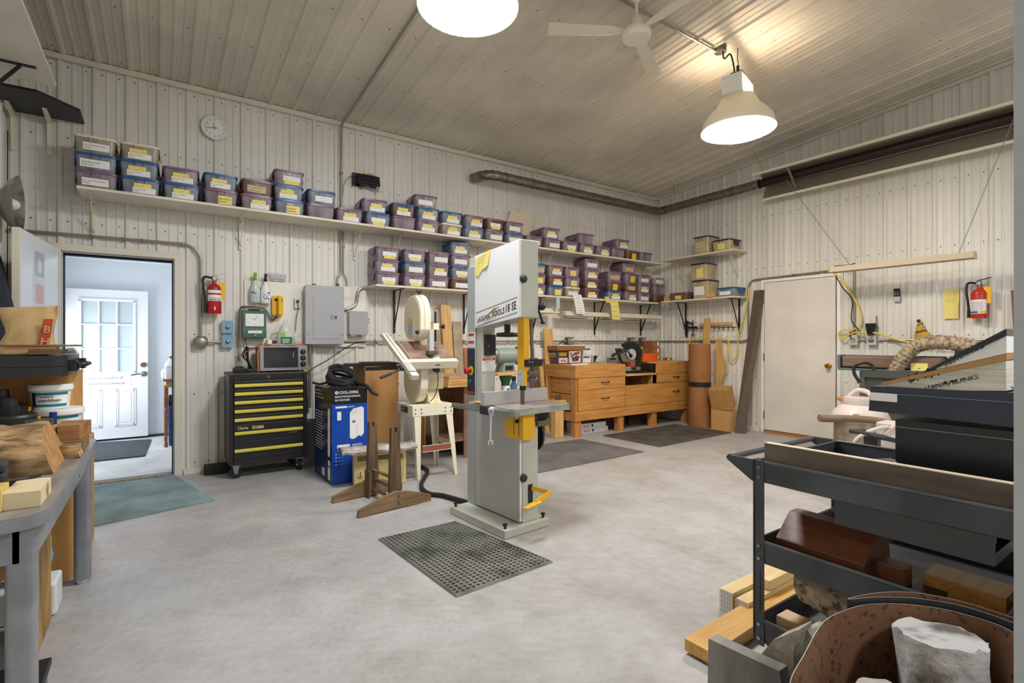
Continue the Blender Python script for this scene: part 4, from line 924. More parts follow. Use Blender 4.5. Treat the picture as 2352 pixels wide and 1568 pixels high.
b = B(); b.prism([(.002, 1.412), (.50, 1.347), (.50, 1.873), (.002, 1.922)], 0, 0, .0205); hd = part(b, 'upper_door', mat('upper_door_white', (238, 239, 240), .28), bev=.005)
b = B(); rv = Vector((0, -1, .185)); o = Vector((-.0012, .475, 1.372)); uv = Vector((0, .0, 1))
for z0 in (-.018, .082):
    n = o + Vector((0, .012, z0)); b.add([n, n + rv*.465, n + rv*.465 + uv*.004, n + uv*.004], [(0, 1, 2, 3)], 0)
text(b, 'LAGUNA', o + uv*.012 , rv, uv, .05, 0, .012, sx=.78); text(b, 'TOOLS', o + rv*.175 + uv*.012, rv, uv, .058, 0, .012, sx=.80); text(b, '18 SE', o + rv*.325 + uv*.012, rv, uv, .075, 0, .012, sx=.72)
part(b, 'lettering', 'ink', hd)
b = B(); b.add([(-.002, .49, 1.362), (-.012, .40, 1.405), (-.012, .26, 1.478), (-.003, .20, 1.492), (-.003, .30, 1.452), (-.006, .42, 1.395)], [(0, 1, 2, 5), (5, 2, 3, 4)], 0); b.add([(-.0025, .49, 1.3615), (-.0025, .40, 1.404), (-.0025, .20, 1.4915), (-.0025, .30, 1.4515)], [(0, 1, 2, 3)], 0); part(b, 'peeling_strip', 'kraft', hd)
b = B(); b.slab([(-.0015, .535-.04, 1.845), (-.0015, .31, 1.898), (-.004, .335, 1.79), (-.006, .36, 1.775), (-.003, .40, 1.765), (-.002, .455, 1.715), (-.002, .485, 1.725)], (-.001, 0, 0)); scrib(b, (-.0032, .46, 1.80), (0, -1, .15), (0, 0, 1), .1, .06, 3, 1, .0015, 8); part(b, 'yellow_note', ['note', 'inkg'], hd)
RXm = Matrix.Rotation(PI/2, 4, 'X')
for z in (1.662, .354):
    b = B(); b.lathe([(.0, .022), (.018, .02), (.026, .012), (.028, 0)], 24, 0, Matrix.Translation((.03, -.004, z)) @ RXm); b.cyl((.04, -.025, z), (.04, -.027, z), .004, n=8); part(b, 'door_knob', 'dark')
b = B(); b.cyl((.166, .03, 1.485), (.20, .03, 1.485), .009, n=10); b.ball((.20, .0, 1.487), .027, 16); b.cyl((.19, .03, 1.475), (.225, .02, 1.385), .008, n=8); b.ball((.228, .02, 1.38), (.022, .014, .012), 12); part(b, 'tension_handle', 'blackm')
b = B(); b.box(.055, .105, .02, .085, 1.06, 1.41); b.box(.055, .085, .02, .085, .955, 1.0599); part(b, 'blade_guard', 'yellow', bev=.002)
b = B(); b.box(.048, .0545, .022, .08, .955, 1.06); 
for z in (.97, 1.045): b.cyl((.048, .05, z), (.044, .05, z), .006, n=8)
part(b, 'guard_plate', 'greyl')
b = B(); b.cyl((.18, .09, 1.402), (.198, .09, 1.045), .0125, n=12); part(b, 'guide_post', 'steeld')
b = B(); b.box(.06, .205, -.002, .019, 1.083, 1.13); b.cyl((.08, -.003, 1.115), (.08, -.008, 1.115), .007, n=8, mi=1); b.cyl((.105, -.003, 1.112), (.105, -.008, 1.112), .007, n=8, mi=1); part(b, 'guide_bracket', ['blackm', 'steel'])
b = B(); b.box(.135, .235, .06, .11, 1.02, 1.044); b.cyl((.155, .085, .99), (.22, .085, .985), .018, n=12); b.cyl((.19, .085, 1.02), (.19, .085, .985), .012, n=10); part(b, 'guide_clamp', 'steeld', bev=.002)
b = B(); b.box(.058, .07, .028, .058, .8, .954); b.add([], [])
for k in range(9): b.box(.0575, .0579, .0215, .0279, .802+k*.017, .81+k*.017)
part(b, 'blade', 'steeld')
b = B(); b.box(.052, .078, .024, .06, .925, .953); part(b, 'lower_guide', 'blackm')
b = B(); b.lathe([(0, 1.33), (.02, 1.33), (.02, 1.315), (.075, 1.31), (.08, 1.295), (.075, 1.283), (0, 1.28)], 24, 0, Matrix.Translation((.085, .23, 0))); b.cyl((.085, .23, 1.33), (.085, .23, 1.37), .022, n=14); part(b, 'tension_wheel', 'black')
# table, fence, rail
b = B(); b.box(-.125, .365, -.10, .40, .783, .828); part(b, 'table', mat('cast_table_edge', (186, 192, 176), .45, var=.25, vs=9), bev=.003)
b = B(); b.box(-.12, .36, -.095, .395, .8285, .8295); b.lathe([(.0, .8302), (.035, .8302)], 20, 0, Matrix.Translation((.065, .045, 0))); part(b, 'table_top', mat('worn_steel_table', (176, 160, 156), .4, .4, var=.15, vs=10))
b = B(); pr = [(.13, .832)]
for k in range(6): pr += [(.13, .834+k*.0135), (.1325, .835+k*.0135), (.1325, .841+k*.0135), (.13, .8425+k*.0135)]
pr += [(.13, .918), (.17, .918), (.17, .832)]; b.prism(pr, 0, -.19, .375); part(b, 'fence', mat('aluminium_fence', (206, 206, 206), .35, .6))
b = B(); b.cyl((-.165, .53, .797), (-.145, -.15, .797), .018, n=18); part(b, 'fence_rail', 'steel')
b = B(); b.box(-.195, -.125, .10, .175, .775, .831); b.cyl((-.155, .055, .80), (-.155, .105, .80), .028, n=16, mi=1); b.box(-.14, -.12, .18, .32, .832, .842, 2); part(b, 'fence_carrier', ['dark', 'greyl', 'yellow'], bev=.003)
b = B(); b.box(-.012, .09, -.05, .14, .612, .7825); b.box(-.0128, -.012, -.01, -.005, .63, .77, 1); b.box(-.0128, -.012, .04, .045, .64, .77, 1); b.cyl((-.012, .0, .73), (-.03, .0, .73), .012, n=10, mi=1); b.box(.09, .12, -.048, .13, .72, .78, 1); part(b, 'lower_guard', ['yellow', 'blackm'], bev=.003)
b = B(); b.box(.12, .27, .0, .2, .72, .782); b.box(.14, .25, -.03, .17, .68, .719, 1); part(b, 'trunnion', ['blackm', 'steeld'], bev=.006)
b = B(); b.lathe([(.11, 0), (.108, .015), (.08, .04), (.04, .055), (0, .06)], 28, 0, Matrix.Translation((.205, .10, .60)) @ Matrix.Rotation(PI/2, 4, 'Y')); b.cyl((.166, .10, .6), (.205, .10, .6), .03, n=12); part(b, 'tilt_wheel', 'dark')
b = B(); b.box(.075, .112, -.006, -.0005, .18, .30); part(b, 'pedal_slot', 'blackm')
b = B(); b.bar((.10, -.006, .275), (.155, -.13, .262), .006, .03); b.bar((.155, -.13, .262), (.0, -.16, .238), .006, .034); b.slab([(.03, -.185, .235), (-.085, -.175, .215), (-.10, -.145, .215), (.03, -.14, .24)], (0, 0, .006)); part(b, 'foot_pedal', 'yellow', bev=.002)
# controls
b = B(); b.box(-.006, .0015, .503, .588, .86, 1.195); part(b, 'control_panel', mat('navy_black_panel', (34, 38, 46), .4))
b = B(); b.box(-.002, .0015, .506, .585, 1.205, 1.315); b.box(-.0028, -.002, .51, .58, 1.29, 1.31, 1); b.box(-.0028, -.002, .51, .58, 1.235, 1.255, 1); scrib(b, (-.003, .58, 1.262), (0, -1, 0), (0, 0, 1), .07, .022, 2, 2, .001, 1); scrib(b, (-.003, .58, 1.208), (0, -1, 0), (0, 0, 1), .07, .022, 2, 2, .001, 2); b.box(-.0075, -.006, .506, .585, .866, .885, 1); part(b, 'warning_sticker', ['paper', 'redd', 'inkg'])
b = B(); b.cyl((-.006, .545, 1.035), (-.009, .545, 1.035), .034, n=24, mi=1); b.cyl((-.009, .545, 1.035), (-.03, .545, 1.035), .012, n=12, mi=2); b.lathe([(.022, .03), (.024, .045), (.02, .055), (0, .058)], 20, 0, Matrix.Translation((0, .545, 1.035)) @ Matrix.Rotation(-PI/2, 4, 'Y')); part(b, 'stop_button', ['red', 'yellow', 'blackm'])
b = B(); b.cyl((-.006, .55, .955), (-.016, .55, .955), .016, n=16); part(b, 'start_button', mat('green_button', (40, 110, 100), .4))
b = B(); b.box(.012, .132, .4275, .4295, 1.035, 1.135); b.box(.016, .128, .4267, .4275, 1.113, 1.131, 1); text(b, 'WARNING', (.072, .4262, 1.116), (1, 0, 0), (0, 0, 1), .016, 0, .01, 'CENTER'); scrib(b, (.02, .427, 1.04), (1, 0, 0), (0, 0, 1), .1, .07, 6, 2, .0012, 6); part(b, 'warning_sign', ['paper', 'redd', 'ink'])
b = B(); b.box(.03, .115, .40, .4295, 1.15, 1.30); b.box(.035, .11, .3985, .4, 1.155, 1.295, 1); b.box(.04, .05, .3975, .3985, 1.215, 1.222, 2); part(b, 'meter_box', [mat('dark_brown_box', (44, 36, 32), .4), 'black', 'yellow'], bev=.003)
# wrench hanging from the rail, and a small bottle on the saw table
w0 = W['band_saw'] @ Vector((-.185, .062, .79))
b = B(); b.bar(w0 + Vector((0, 0, .0)), w0 + Vector((-.006, 0, -.165)), .011, .006, (0, 1, 0)); b.lathe([(.012, -.004), (.019, -.004), (.019, .004), (.012, .004), (.012, -.004)], 16, 0, Matrix.Translation(w0 + Vector((0, 0, .008))) @ RXm)
for s in (-1, 1): b.prism([(s*.006, -.165), (s*.02, -.175), (s*.019, -.198), (s*.009, -.2), (s*.011, -.183), (0, -.176), (0, -.165)], 1, -.004, .004, 0, Matrix.Translation(w0 + Vector((-.006, 0, 0))))
tag(b.build('wrench', 'chrome'), 'chrome combination wrench hanging from the fence rail of the tall band saw', 'wrench')
w0 = W['band_saw'] @ Vector((.16, .25, .831)); b = B(); b.lathe([(0, 0), (.026, 0), (.026, .11), (.012, .135), (.012, .14)], 18, 0, Matrix.Translation(w0)); b.cyl(w0 + Vector((0, 0, .14)), w0 + Vector((0, 0, .172)), .016, n=14, mi=1); tag(b.build('oil_bottle', [mat('pale_blue_bottle', (110, 150, 196), .4), mat('dark_blue_cap', (24, 42, 90), .4)]), 'small blue bottle standing behind the fence on the tall band saw table', 'bottle')
b = B(); b.tube(smoothpts([(-4.80, -1.0, .02), (-4.80, -1.2, .021), (-4.86, -1.35, .021), (-5.07, -1.68, .021), (-5.124, -1.93, .021), (-5.05, -2.07, .021), (-4.96, -2.40, .021)], 8), .018, 10); tag(b.build('power_cable', 'cable'), 'thick black cable snaking over the floor into the tall band saw', 'cable')
# ================================================================ IVORY BAND SAW ON A STAND
J = thing('band_saw', 'ivory band saw with a tilted table on a splay-legged stand', 'band saw', (-4.99, -1.44, 0))
def jp(b, n, m, p=J, **k): return b.build(n, m, p, local=True, **k)
IV = 'ivory2'
for x0, x1, y, s in ((-.005, .0, 0, 1), (.345, .39, 0, -1), (-.005, 0, .36, 1), (.345, .39, .36, -1)):
    xb = -.045 if s > 0 else .345; xf = -.02 if s > 0 else .39
    b = B(); dy = .0 if y == 0 else 0
    top = [(xb, .655), (xb + s*.075, .655)] if s > 0 else [(xb - .075, .655), (xb, .655)]
    bot = [(xf, .001), (xf + s*.03, .001)] if s > 0 else [(xf-.03, .001), (xf, .001)]
    po = [bot[0], bot[1], top[1], top[0]]
    yb = (-.03 if y == 0 else .40); yt = 0 if y == 0 else .36
    f = [(x, yt if z > .5 else yb, z) for x, z in po]
    b.slab(f, (0, .004, 0)); e = 0 if s > 0 else 1
    xo_t, xo_b = (top[0][0], bot[0][0]) if s > 0 else (top[1][0], bot[1][0]); q = 1 if y == 0 else -1
    b.slab([(xo_b, yb, .001), (xo_b, yb+q*.03, .001), (xo_t, yt+q*.07, .655), (xo_t, yt, .655)], (s*.004, 0, 0))
    jp(b, 'leg', IV)
b = B(); b.box(-.05, .35, -.006, -.001, .57, .668); b.box(-.05, .35, .366, .371, .57, .668); b.box(-.055, -.05, -.006, .371, .57, .668); b.box(.35, .355, -.006, .371, .57, .668); b.box(-.05, .35, -.001, .366, .66, .668); 
for x in (-.03, .03, .27, .33):
    for z in (.60, .635): b.cyl((x, -.006, z), (x, -.011, z), .006, n=8, mi=1)
jp(b, 'stand_top', [IV, 'steeld'], bev=.003)
b = B(); b.box(-.0565, -.0552, .1, .26, .595, .65); text(b, 'JET', (-.0572, .235, .607), (0, -1, 0), (0, 0, 1), .04, 1, .02); jp(b, 'name_plate', [mat('brown_plate', (92, 66, 46), .5), IV])
b = B(); b.box(.03, .32, -.028, -.024, .245, .25); b.box(.03, .32, -.028, -.024, .30, .305); b.box(.03, .32, -.026, -.022, .25, .30, 1); b.box(-.03, -.026, 0, .37, .245, .30); b.box(.37, .374, 0, .37, .245, .30); jp(b, 'cross_brace', [IV, mat('rusty_red_bar', (150, 84, 66), .6)])
def dprof(v0, v1, zlo, zhi, top=True, n=12):
    """wheel cover outline: square end towards the frame, round at the other"""
    r = (v1-v0)/2; cv = (v0+v1)/2; pts = []
    if top:
        pts = [(v0, zlo)] + [(cv - r*math.cos(PI*i/n), zhi - r + r*math.sin(PI*i/n)) for i in range(n+1)] + [(v1, zlo)]
        pts = [(cv + (v0-cv)*math.cos(PI*i/n)*-0 + 0, 0) for i in range(0)] + pts
        lo = [(cv + r*.95*math.cos(PI*i/n), zlo - .10*math.sin(PI*i/n)) for i in range(1, n)]
        return pts + lo
    return [(v1, zhi), (v0, zhi)] + [(cv - r*math.cos(PI*i/n), zlo + r - r*math.sin(PI*i/n)) for i in range(n+1)]
b = B(); b.prism(dprof(.02, .40, 1.36, 1.685), 0, .035, .075); b.prism(dprof(.035, .385, 1.36, 1.668), 0, .03, .0345, 1); uc = jp(b, 'upper_wheel_cover', [IV, 'ivory'], bev=.006)
b = B(); text(b, 'JET', (.0285, .32, 1.50), (0, -1, 0), (0, 0, 1), .075, 0, .02); jp(b, 'raised_lettering', IV, uc)
b = B(); b.box(.0275, .0295, .17, .29, 1.30, 1.475); b.box(.027, .0275, .18, .28, 1.43, 1.465, 1); scrib(b, (.0272, .28, 1.31), (0, -1, 0), (0, 0, 1), .1, .11, 8, 2, .002, 4); jp(b, 'instruction_plate', ['greyl', 'yellow', 'ink'], uc)
b = B(); b.cyl((.03, .06, 1.335), (.005, .06, 1.335), .016, n=12); jp(b, 'cover_knob', 'black', uc)
b = B(); b.prism(dprof(.01, .41, 1.36, 1.695), 0, .0755, .13); jp(b, 'upper_frame', IV, bev=.006)
b = B(); b.lathe([(0, 0), (.012, 0), (.012, .02), (.036, .028), (.03, .04), (0, .042)], 10, 0, Matrix.Translation((.10, .2, 1.695))); jp(b, 'tension_knob', 'dark')
b = B(); b.prism(dprof(.0, .40, .672, 1.02, False), 0, .03, .10); b.prism(dprof(.02, .38, .69, 1.0, False), 0, .025, .0295, 1); jp(b, 'lower_wheel_cover', [IV, 'ivory'], bev=.006)
b = B(); b.box(.1005, .30, .08, .40, .80, 1.02); b.box(.14, .22, .26, .40, 1.02, 1.42); b.prism([(.02, .669), (.40, .669), (.36, .70), (.30, .80), (.12, .80), (.08, .70)], 0, .14, .26); jp(b, 'frame', 'ivory', bev=.01)
b = B(); b.cyl((.17, .02, .995), (.17, -.05, .985), .024, n=14); b.cyl((.17, -.05, .985), (.17, -.052, .985), .018, n=12, mi=1); b.tube(smoothpts([(.17, -.045, .965), (.172, -.05, .86), (.15, -.03, .75), (.12, .0, .70)], 5), .004, 6); jp(b, 'tilt_knob', ['dark', 'black'])
ta = math.atan2(.175, .35); TM = Matrix.Translation((0, -.02, 1.075)) @ Matrix.Rotation(ta, 4, 'X')
b = B(); b.box(-.06, .38, 0, .40, -.03, 0, 0, TM); jp(b, 'table', 'ivory', bev=.004)
b = B(); b.box(-.055, .375, .005, .395, .0005, .002, 0, TM); b.lathe([(0, .003), (.038, .003)], 20, 1, TM @ Matrix.Translation((.19, .06, 0))); jp(b, 'table_surface', [mat('rust_stained_table', (186, 160, 146), .45, .3, rgb2=(150, 116, 96), vs=7), 'paper'])
b = B(); b.box(-.06, .375, -.016, -.001, -.085, -.032, 0, TM); b.box(.16, .165, -.02, -.0161, -.085, -.032, 1, TM); jp(b, 'table_apron', ['ivory', 'dark'], bev=.003)
b = B(); b.box(-.13, .36, -.075, -.02, -.04, .03, 0, TM); b.box(.13, .18, -.0755, -.075, -.01, .0, 1, TM); jp(b, 'fence_rail', ['ivory2', 'dark'], bev=.003)
p1 = TM.inverted() @ Vector((-.16, 0, 0))
b = B(); b.box(-.20, -.135, -.25, .48, .005, .045, 0, TM); b.box(-.17, -.165, -.05, .45, .0455, .0465, 1, TM); jp(b, 'fence_bar', ['ivory2', 'dark'], bev=.003)
b = B(); b.box(-.20, -.135, -.32, -.26, -.005, .04, 0, TM); b.box(-.19, -.145, -.26, -.10, .046, .05, 1, TM); jp(b, 'fence_end', ['ivory2', 'greyl'], bev=.003)
b = B(); b.box(-.215, -.12, -.12, -.055, -.03, .0, 0, TM); b.bar(TM @ Vector((-.19, -.1, -.02)), TM @ Vector((-.33, -.14, -.05)), .012, .012); b.cyl(TM @ Vector((-.30, -.13, -.045)), TM @ Vector((-.40, -.16, -.065)), .013, n=10); jp(b, 'fence_lock', 'dark', bev=.003)
b = B(); b.box(.185, .20, .035, .05, 1.25, 1.53); b.box(.165, .22, .02, .07, 1.36, 1.42, 1); b.cyl((.22, .045, 1.39), (.27, .045, 1.39), .008, n=8); b.lathe([(0, .0), (.02, .0), (.022, .014), (0, .016)], 10, 0, Matrix.Translation((.268, .045, 1.39)) @ Matrix.Rotation(PI/2, 4, 'Y')); jp(b, 'guide_bar', ['black', IV])
b = B(); b.box(.12, .165, .01, .075, 1.16, 1.36); b.box(.11, .205, .0, .08, 1.13, 1.165, 1); b.cyl((.205, .04, 1.2), (.175, .04, 1.2), .015, n=10, mi=1); jp(b, 'blade_guard', ['greyl', 'steeld'], bev=.003)
b = B(); b.box(.134, .137, .03, .045, 1.04, 1.13); jp(b, 'blade', 'steel')
# ================================================================ CARTONS, AIR CONDITIONER, SAWHORSE BASE
t = thing('appliance_carton', 'tall blue and black carton printed with a white portable air conditioner', 'carton', (-5.53, -.90, 0))
BL = mat('glossy_blue_card', (18, 74, 172), .3); BLd = mat('dark_blue_card', (14, 40, 92), .3)
x0, x1, y0, y1, H = -.155, .155, -.292, .30, .83
b = B(); b.box(x0, x1, y0, y1, .001, H-.13, 0); b.box(x0, x1, y0, y1, H-.13, H, 1); b.box(x0-.0006, x0, y0, y1, .001, H-.13, 2); jp(b, 'carton_body', [BL, mat('black_gloss_card', (22, 22, 26), .35), BLd], t, bev=.002)
F0 = lambda x, z: (x, y0-.0008, z)
b = B(); b.lathe([(.009, .0), (.015, .0)], 18, 0, Matrix.Translation((x0+.04, y0-.001, H-.028)) @ RXm); b.ball((x0+.04, y0-.001, H-.028), (.005, .0005, .005), 8)
text(b, 'COOL-LIVING', F0(x0+.06, H-.04), (1, 0, 0), (0, 0, 1), .034, 0, .02, sx=.8); text(b, '8,000 BTU PORTABLE EVAPORATIVE', F0(x0+.025, H-.072), (1, 0, 0), (0, 0, 1), .024, 0, .012, sx=.58); text(b, 'AIR CONDITIONER', F0(x0+.025, H-.102), (1, 0, 0), (0, 0, 1), .024, 0, .012, sx=.62)
b.box(x0+.03, x0+.13, y0-.0012, y0-.0004, H-.165, H-.148); text(b, '8,000 BTU', F0(x0+.14, H-.163), (1, 0, 0), (0, 0, 1), .018, 0, .01, sx=.7)
b.prism([(.0, .40), (.0, .62), (.03, .655), (.105, .67), (.125, .655), (.125, .43), (.10, .40), (.085, .415), (.045, .39), (.02, .385)], 1, y0-.0012, y0-.0004)
b.box(x0+.045, x0+.08, y0-.0012, y0-.0004, .56, .635); b.box(x0+.045, x0+.155, y0-.0012, y0-.0004, .30, .345); text(b, '8,000 BTU', F0(.02, .325), (1, 0, 0), (0, 0, 1), .026, 0, .015, sx=.8); text(b, 'SACC RATED 6,000', F0(.02, .295), (1, 0, 0), (0, 0, 1), .016, 0, .01, sx=.75)
for z in (.26, .23, .2, .17): b.box(x0+.03, x0+.04, y0-.0012, y0-.0004, z, z+.01); scrib(b, F0(x0+.05, z), (1, 0, 0), (0, 0, 1), .06, .01, 1, 0, .0012, int(z*100))
for k in range(2):
    L0 = lambda y, z: (x0-.0016, y, z); 
    if k == 0: b.prism([(-.235, .26), (-.235, .64), (-.225, .66), (-.18, .655), (-.165, .63), (-.165, .26), (-.175, .23), (-.225, .235)], 0, x0-.0016, x0-.0008)
    else:
        for j in range(14): b.box(x0-.0016, x0-.0008, .03 - .1*((j*7) % 3)/3, .27, .26+j*.026, .265+j*.026)
b.box(x0-.0016, x0-.0008, -.235, -.17, .03, .14); b.box(x0-.0016, x0-.0008, -.235, -.175, .155, .20); b.box(x0-.0016, x0-.0008, -.05, .03, .03, .1); scrib(b, (x0-.0018, .27, H-.11), (0, -1, 0), (0, 0, 1), .3, .09, 3, 0, .005, 4); jp(b, 'print', 'wtext', t)
b = B(); scrib(b, (.012, y0-.0016, .6), (1, 0, 0), (0, 0, 1), .06, .05, 4, 0, .0012, 12); b.box(.02, .05, y0-.0015, y0-.0012, .53, .55); b.box(.06, .062, y0-.0015, y0-.0012, .40, .52); jp(b, 'line_drawing', 'inkg', t)
rn = random.Random(5); b = B()
for k in range(5):
    cx, cy_ = -5.535 + rn.uniform(-.02, .02), -.95 + rn.uniform(-.04, .04); pts = []
    for i in range(14):
        a = 2*PI*i/14; pts.append((cx + (.10+.012*rn.random())*math.cos(a), cy_ + (.17+.02*rn.random())*math.sin(a), .858 + .03*k*(.5+.5*math.sin(a)) + .02*k*.4 + .012*rn.random()))
    b.tube(smoothpts(pts, 4, True), .016 + .004*(k % 2), 8, closed=True)
b.tube(smoothpts([(-5.60, -.80, .99), (-5.52, -.78, 1.02), (-5.44, -.86, .97), (-5.43, -1.0, .9), (-5.44, -1.1, .86)], 6), .02, 8)
b.tube(smoothpts([(-5.46, -1.0, .88), (-5.42, -1.12, .87), (-5.38, -1.20, .85), (-5.34, -1.23, .79), (-5.29, -1.24, .765)], 6), .018, 8, rf=lambda i: .024 - i*.0006)
b.tube(smoothpts([(-5.60, -1.05, .86), (-5.66, -.95, .875), (-5.71, -.88, .86), (-5.75, -.8, .87)], 5), .011, 6)
tag(b.build('welding_cable', mat('black_sleeved_cable', (30, 30, 31), .75, bump=.6, bs=70)), 'heap of thick black sleeved cable coiled on the blue carton', 'cable')
t = thing('tall_carton', 'tall plain brown carton behind the blue carton', 'carton', (-5.02, -.41, 0)); b = B(); b.box(-.18, .18, -.205, .2, .001, .995); b.build('carton_body', 'card', t, local=True, bev=.003); b = B(); b.box(-.175, .175, -.2075, -.2055, .955, .99); b.build('tape', 'black', t, local=True)
for k, (a, p) in enumerate((((-5.44, -4.86), .0), ((-5.36, -4.80), .012), ((-5.2, -4.84), .024))):
    b = B(); b.slab([(a[0], -.58+k*.05, .997+p), (a[1], -.64+k*.02, .997+p), (a[1]+.02, -.25, .997+p), (a[0]+.06, -.22, .997+p)], (0, 0, .01)); tag(b.build('black_sheet', 'blackm'), f"{('lowest', 'middle', 'uppermost')[k]} of three black flat sheets stacked on the tall plain brown carton", 'sheet', 'black sheets on the brown carton')
ac = thing('window_air_conditioner', 'yellowed window air conditioner on the floor behind the wooden stand', 'air conditioner', (-5.545, -1.365, 0), math.radians(-12))
YA = mat('yellowed_plastic', (222, 204, 140), .45); b = B(); b.box(.01, .42, .032, .135, .02, .295); b.build('case', 'greyl', ac, local=True)
b = B(); b.box(.0, .44, .008, .03, .004, .30); b.box(.0, .44, -.0, .0079, .26, .30); b.box(.0, .44, 0, .0079, .004, .03); b.box(0, .10, 0, .0079, .03, .26); b.box(.42, .44, 0, .0079, .03, .26)
for k in range(13): b.box(.105, .418, .0, .0075, .035+k*.0125, .0435+k*.0125)
b.build('front_grille', YA, ac, local=True)
b = B()
for k in range(4): b.box(.025, .41, -.0012, -.0002, .222+k*.011, .228+k*.011)
b.build('vent_slots', 'ink', ac, local=True)
b = B(); b.cyl((.05, 0, .11), (.05, -.008, .11), .026, n=20); b.box(.047, .053, -.012, -.008, .088, .132, 1); b.build('dial', [YA, 'steeld'], ac, local=True); b = B(); b.box(-.003, -.001, .03, .13, .02, .29); b.box(-.0045, -.003, .05, .11, .06, .25, 1); b.build('side_panel', [YA, 'greyl'], ac, local=True)
b = B(); n = 22; vs = []
for j in range(5):
    for i in range(n+1):
        vs.append((-5.66 + .64*i/n, -1.42 + .17*j/4 - .09*i/n + .004*math.sin(i*2.1), .316 + (.03 if 0 < j < 4 else -.006 + .005*math.sin(i*1.3)) + .002*math.sin(i*1.9+j)))
b.add(vs, [(j*(n+1)+i, j*(n+1)+i+1, (j+1)*(n+1)+i+1, (j+1)*(n+1)+i) for j in range(4) for i in range(n)], 0, True); b.add([Vector(v) - Vector((0, 0, .012)) for v in vs], [(j*(n+1)+i, (j+1)*(n+1)+i, (j+1)*(n+1)+i+1, j*(n+1)+i+1) for j in range(4) for i in range(n)], 0, True)
tag(b.build('wrapped_plank', mat('dusty_plastic_wrap', (190, 184, 174), .25, rgb2=(140, 130, 120), vs=14, bump=.5, bs=30)), 'plank wrapped in dusty plastic lying on the yellowed window air conditioner', 'plank')
T = thing('trestle_base', 'old wooden trestle base with two notched posts and rungs on the floor', 'trestle', (-5.761, -2.143, 0), math.radians(7.2))
for v0 in (0, .445):
    b = B(); b.prism([(0, .001), (.30, .008), (.603, .001), (.605, .05), (.43, .108), (.30, .128), (.2, .108), (.01, .05)], 1, v0, v0+.036); b.build('foot', 'oldwood', T, local=True, bev=.004)
    f = .0365 if v0 == 0 else -.0405
    b = B(); b.prism([(.272, .012), (.365, .012), (.365, .2), (.345, .605), (.328, .605), (.326, .565), (.316, .553), (.306, .565), (.304, .605), (.285, .605), (.272, .2)], 1, v0+f, v0+f+.04); b.build('post', 'oldwoodv', T, local=True, bev=.003)
    for z in (.05, .10):
        b = B(); b.lathe([(0, .008), (.008, .006), (.010, 0)], 10, 0, Matrix.Translation((.32, v0, z)) @ RXm); b.build('bolt', 'steeld', T, local=True)
b = B(); b.box(.262, .272, .36, .444, .012, .22); b.build('cheek_block', 'oldwoodv', T, local=True)
for z, x in ((.215, .318), (.135, .33), (.06, .318)):
    b = B(); b.cyl((x, .077, z), (x, .404, z), .013, n=10); b.build('rung', 'oldwood', T, local=True)
# ---------------------------------------------------------------- timber and grinder behind the saws
t = thing('plywood_cabinet', 'open brown plywood cabinet carrying boards beside the ivory band saw', 'cabinet', (-4.22, -.58, 0))
pb_ = mat('brown_plywood', (158, 122, 94), .7, var=.15, vs=6); b = B(); b.box(.0, .20, -.34, -.32, .001, .765); b.build('front_panel', pb_, t, local=True); b = B(); b.box(-.2, .2, .28, .30, .001, .765); b.build('back_panel', pb_, t, local=True); b = B(); b.box(.18, .2, -.319, .279, .001, .765); b.build('side_panel', pb_, t, local=True); b = B(); b.box(-.2, .18, -.319, .279, .18, .20); b.build('shelf_board', pb_, t, local=True); b = B(); b.box(-.22, -.2, .2, .28, .001, .765); b.build('post', 'pine', t, local=True)
rb_ = mat('rose_board', (196, 160, 138), .6, rgb2=(176, 138, 112), vs=5)
for k in range(4):
    b = B(); b.box(-4.45+.02*k, -3.93-.03*(k % 2), -.98+.03*k, -.36-.04*(k % 3), .768+k*.027, .7935+k*.027); tag(b.build('board', [rb_ if k == 3 else 'pinex'], bev=.002), ('bottom', 'second', 'third', 'top')[k] + ' board in the stack on the brown plywood cabinet', 'board', 'boards on the plywood cabinet')
def lean(label, x, w, z1, y0, y1, th, m, name='board', z0=.001, dx=0.):
    b = B(); b.slab([(x, y0, z0), (x+w, y0, z0), (x+w+dx, y1, z1), (x+dx, y1, z1)], (0, -th, 0)); return tag(b.build(name, m, bev=.002), label, 'board')
lean('tall pale timber plank leaning on the back wall right of the ivory band saw', -4.06, .13, 1.70, -.22, -.065, .04, 'pine', 'plank', .001, -.03)
lean('wide weathered plank leaning left of the tall pale timber plank', -4.29, .20, 1.49, -.21, -.068, .022, mat('grey_plank', (190, 170, 140), .7, var=.2, vs=5))
lean('greyish plank leaning right of the tall pale timber plank', -3.90, .12, 1.50, -.2, -.068, .02, mat('grey_plank', (190, 170, 140), .7, var=.2, vs=5), dx=-.02)
lean('reddish brown sheet leaning on the wall behind the tall band saw', -3.76, .30, 1.17, -.16, -.066, .012, mat('redbrown_sheet', (182, 122, 92), .6, var=.12, vs=4))
t = thing('pedestal_grinder', 'green bench grinder on a green pedestal behind the tall band saw', 'grinder', (-3.93, -1.28, 0))
b = B(); b.lathe([(0, .001), (.17, .001), (.17, .02), (.07, .05), (.045, .1), (.045, .82), (.065, .87), (.065, .90)], 24); b.cyl((0, 0, .7), (0, 0, .79), .0462, n=24, mi=1); b.box(-.015, .015, -.0475, -.0462, .73, .76, 2); b.build('pedestal', [mat('dark_green_enamel', (48, 92, 66), .45), 'paper', 'ink'], t, local=True)
b = B(); b.box(-.17, .17, -.12, .12, .902, .932); b.build('wooden_top', 'pinex', t, local=True, bev=.003)
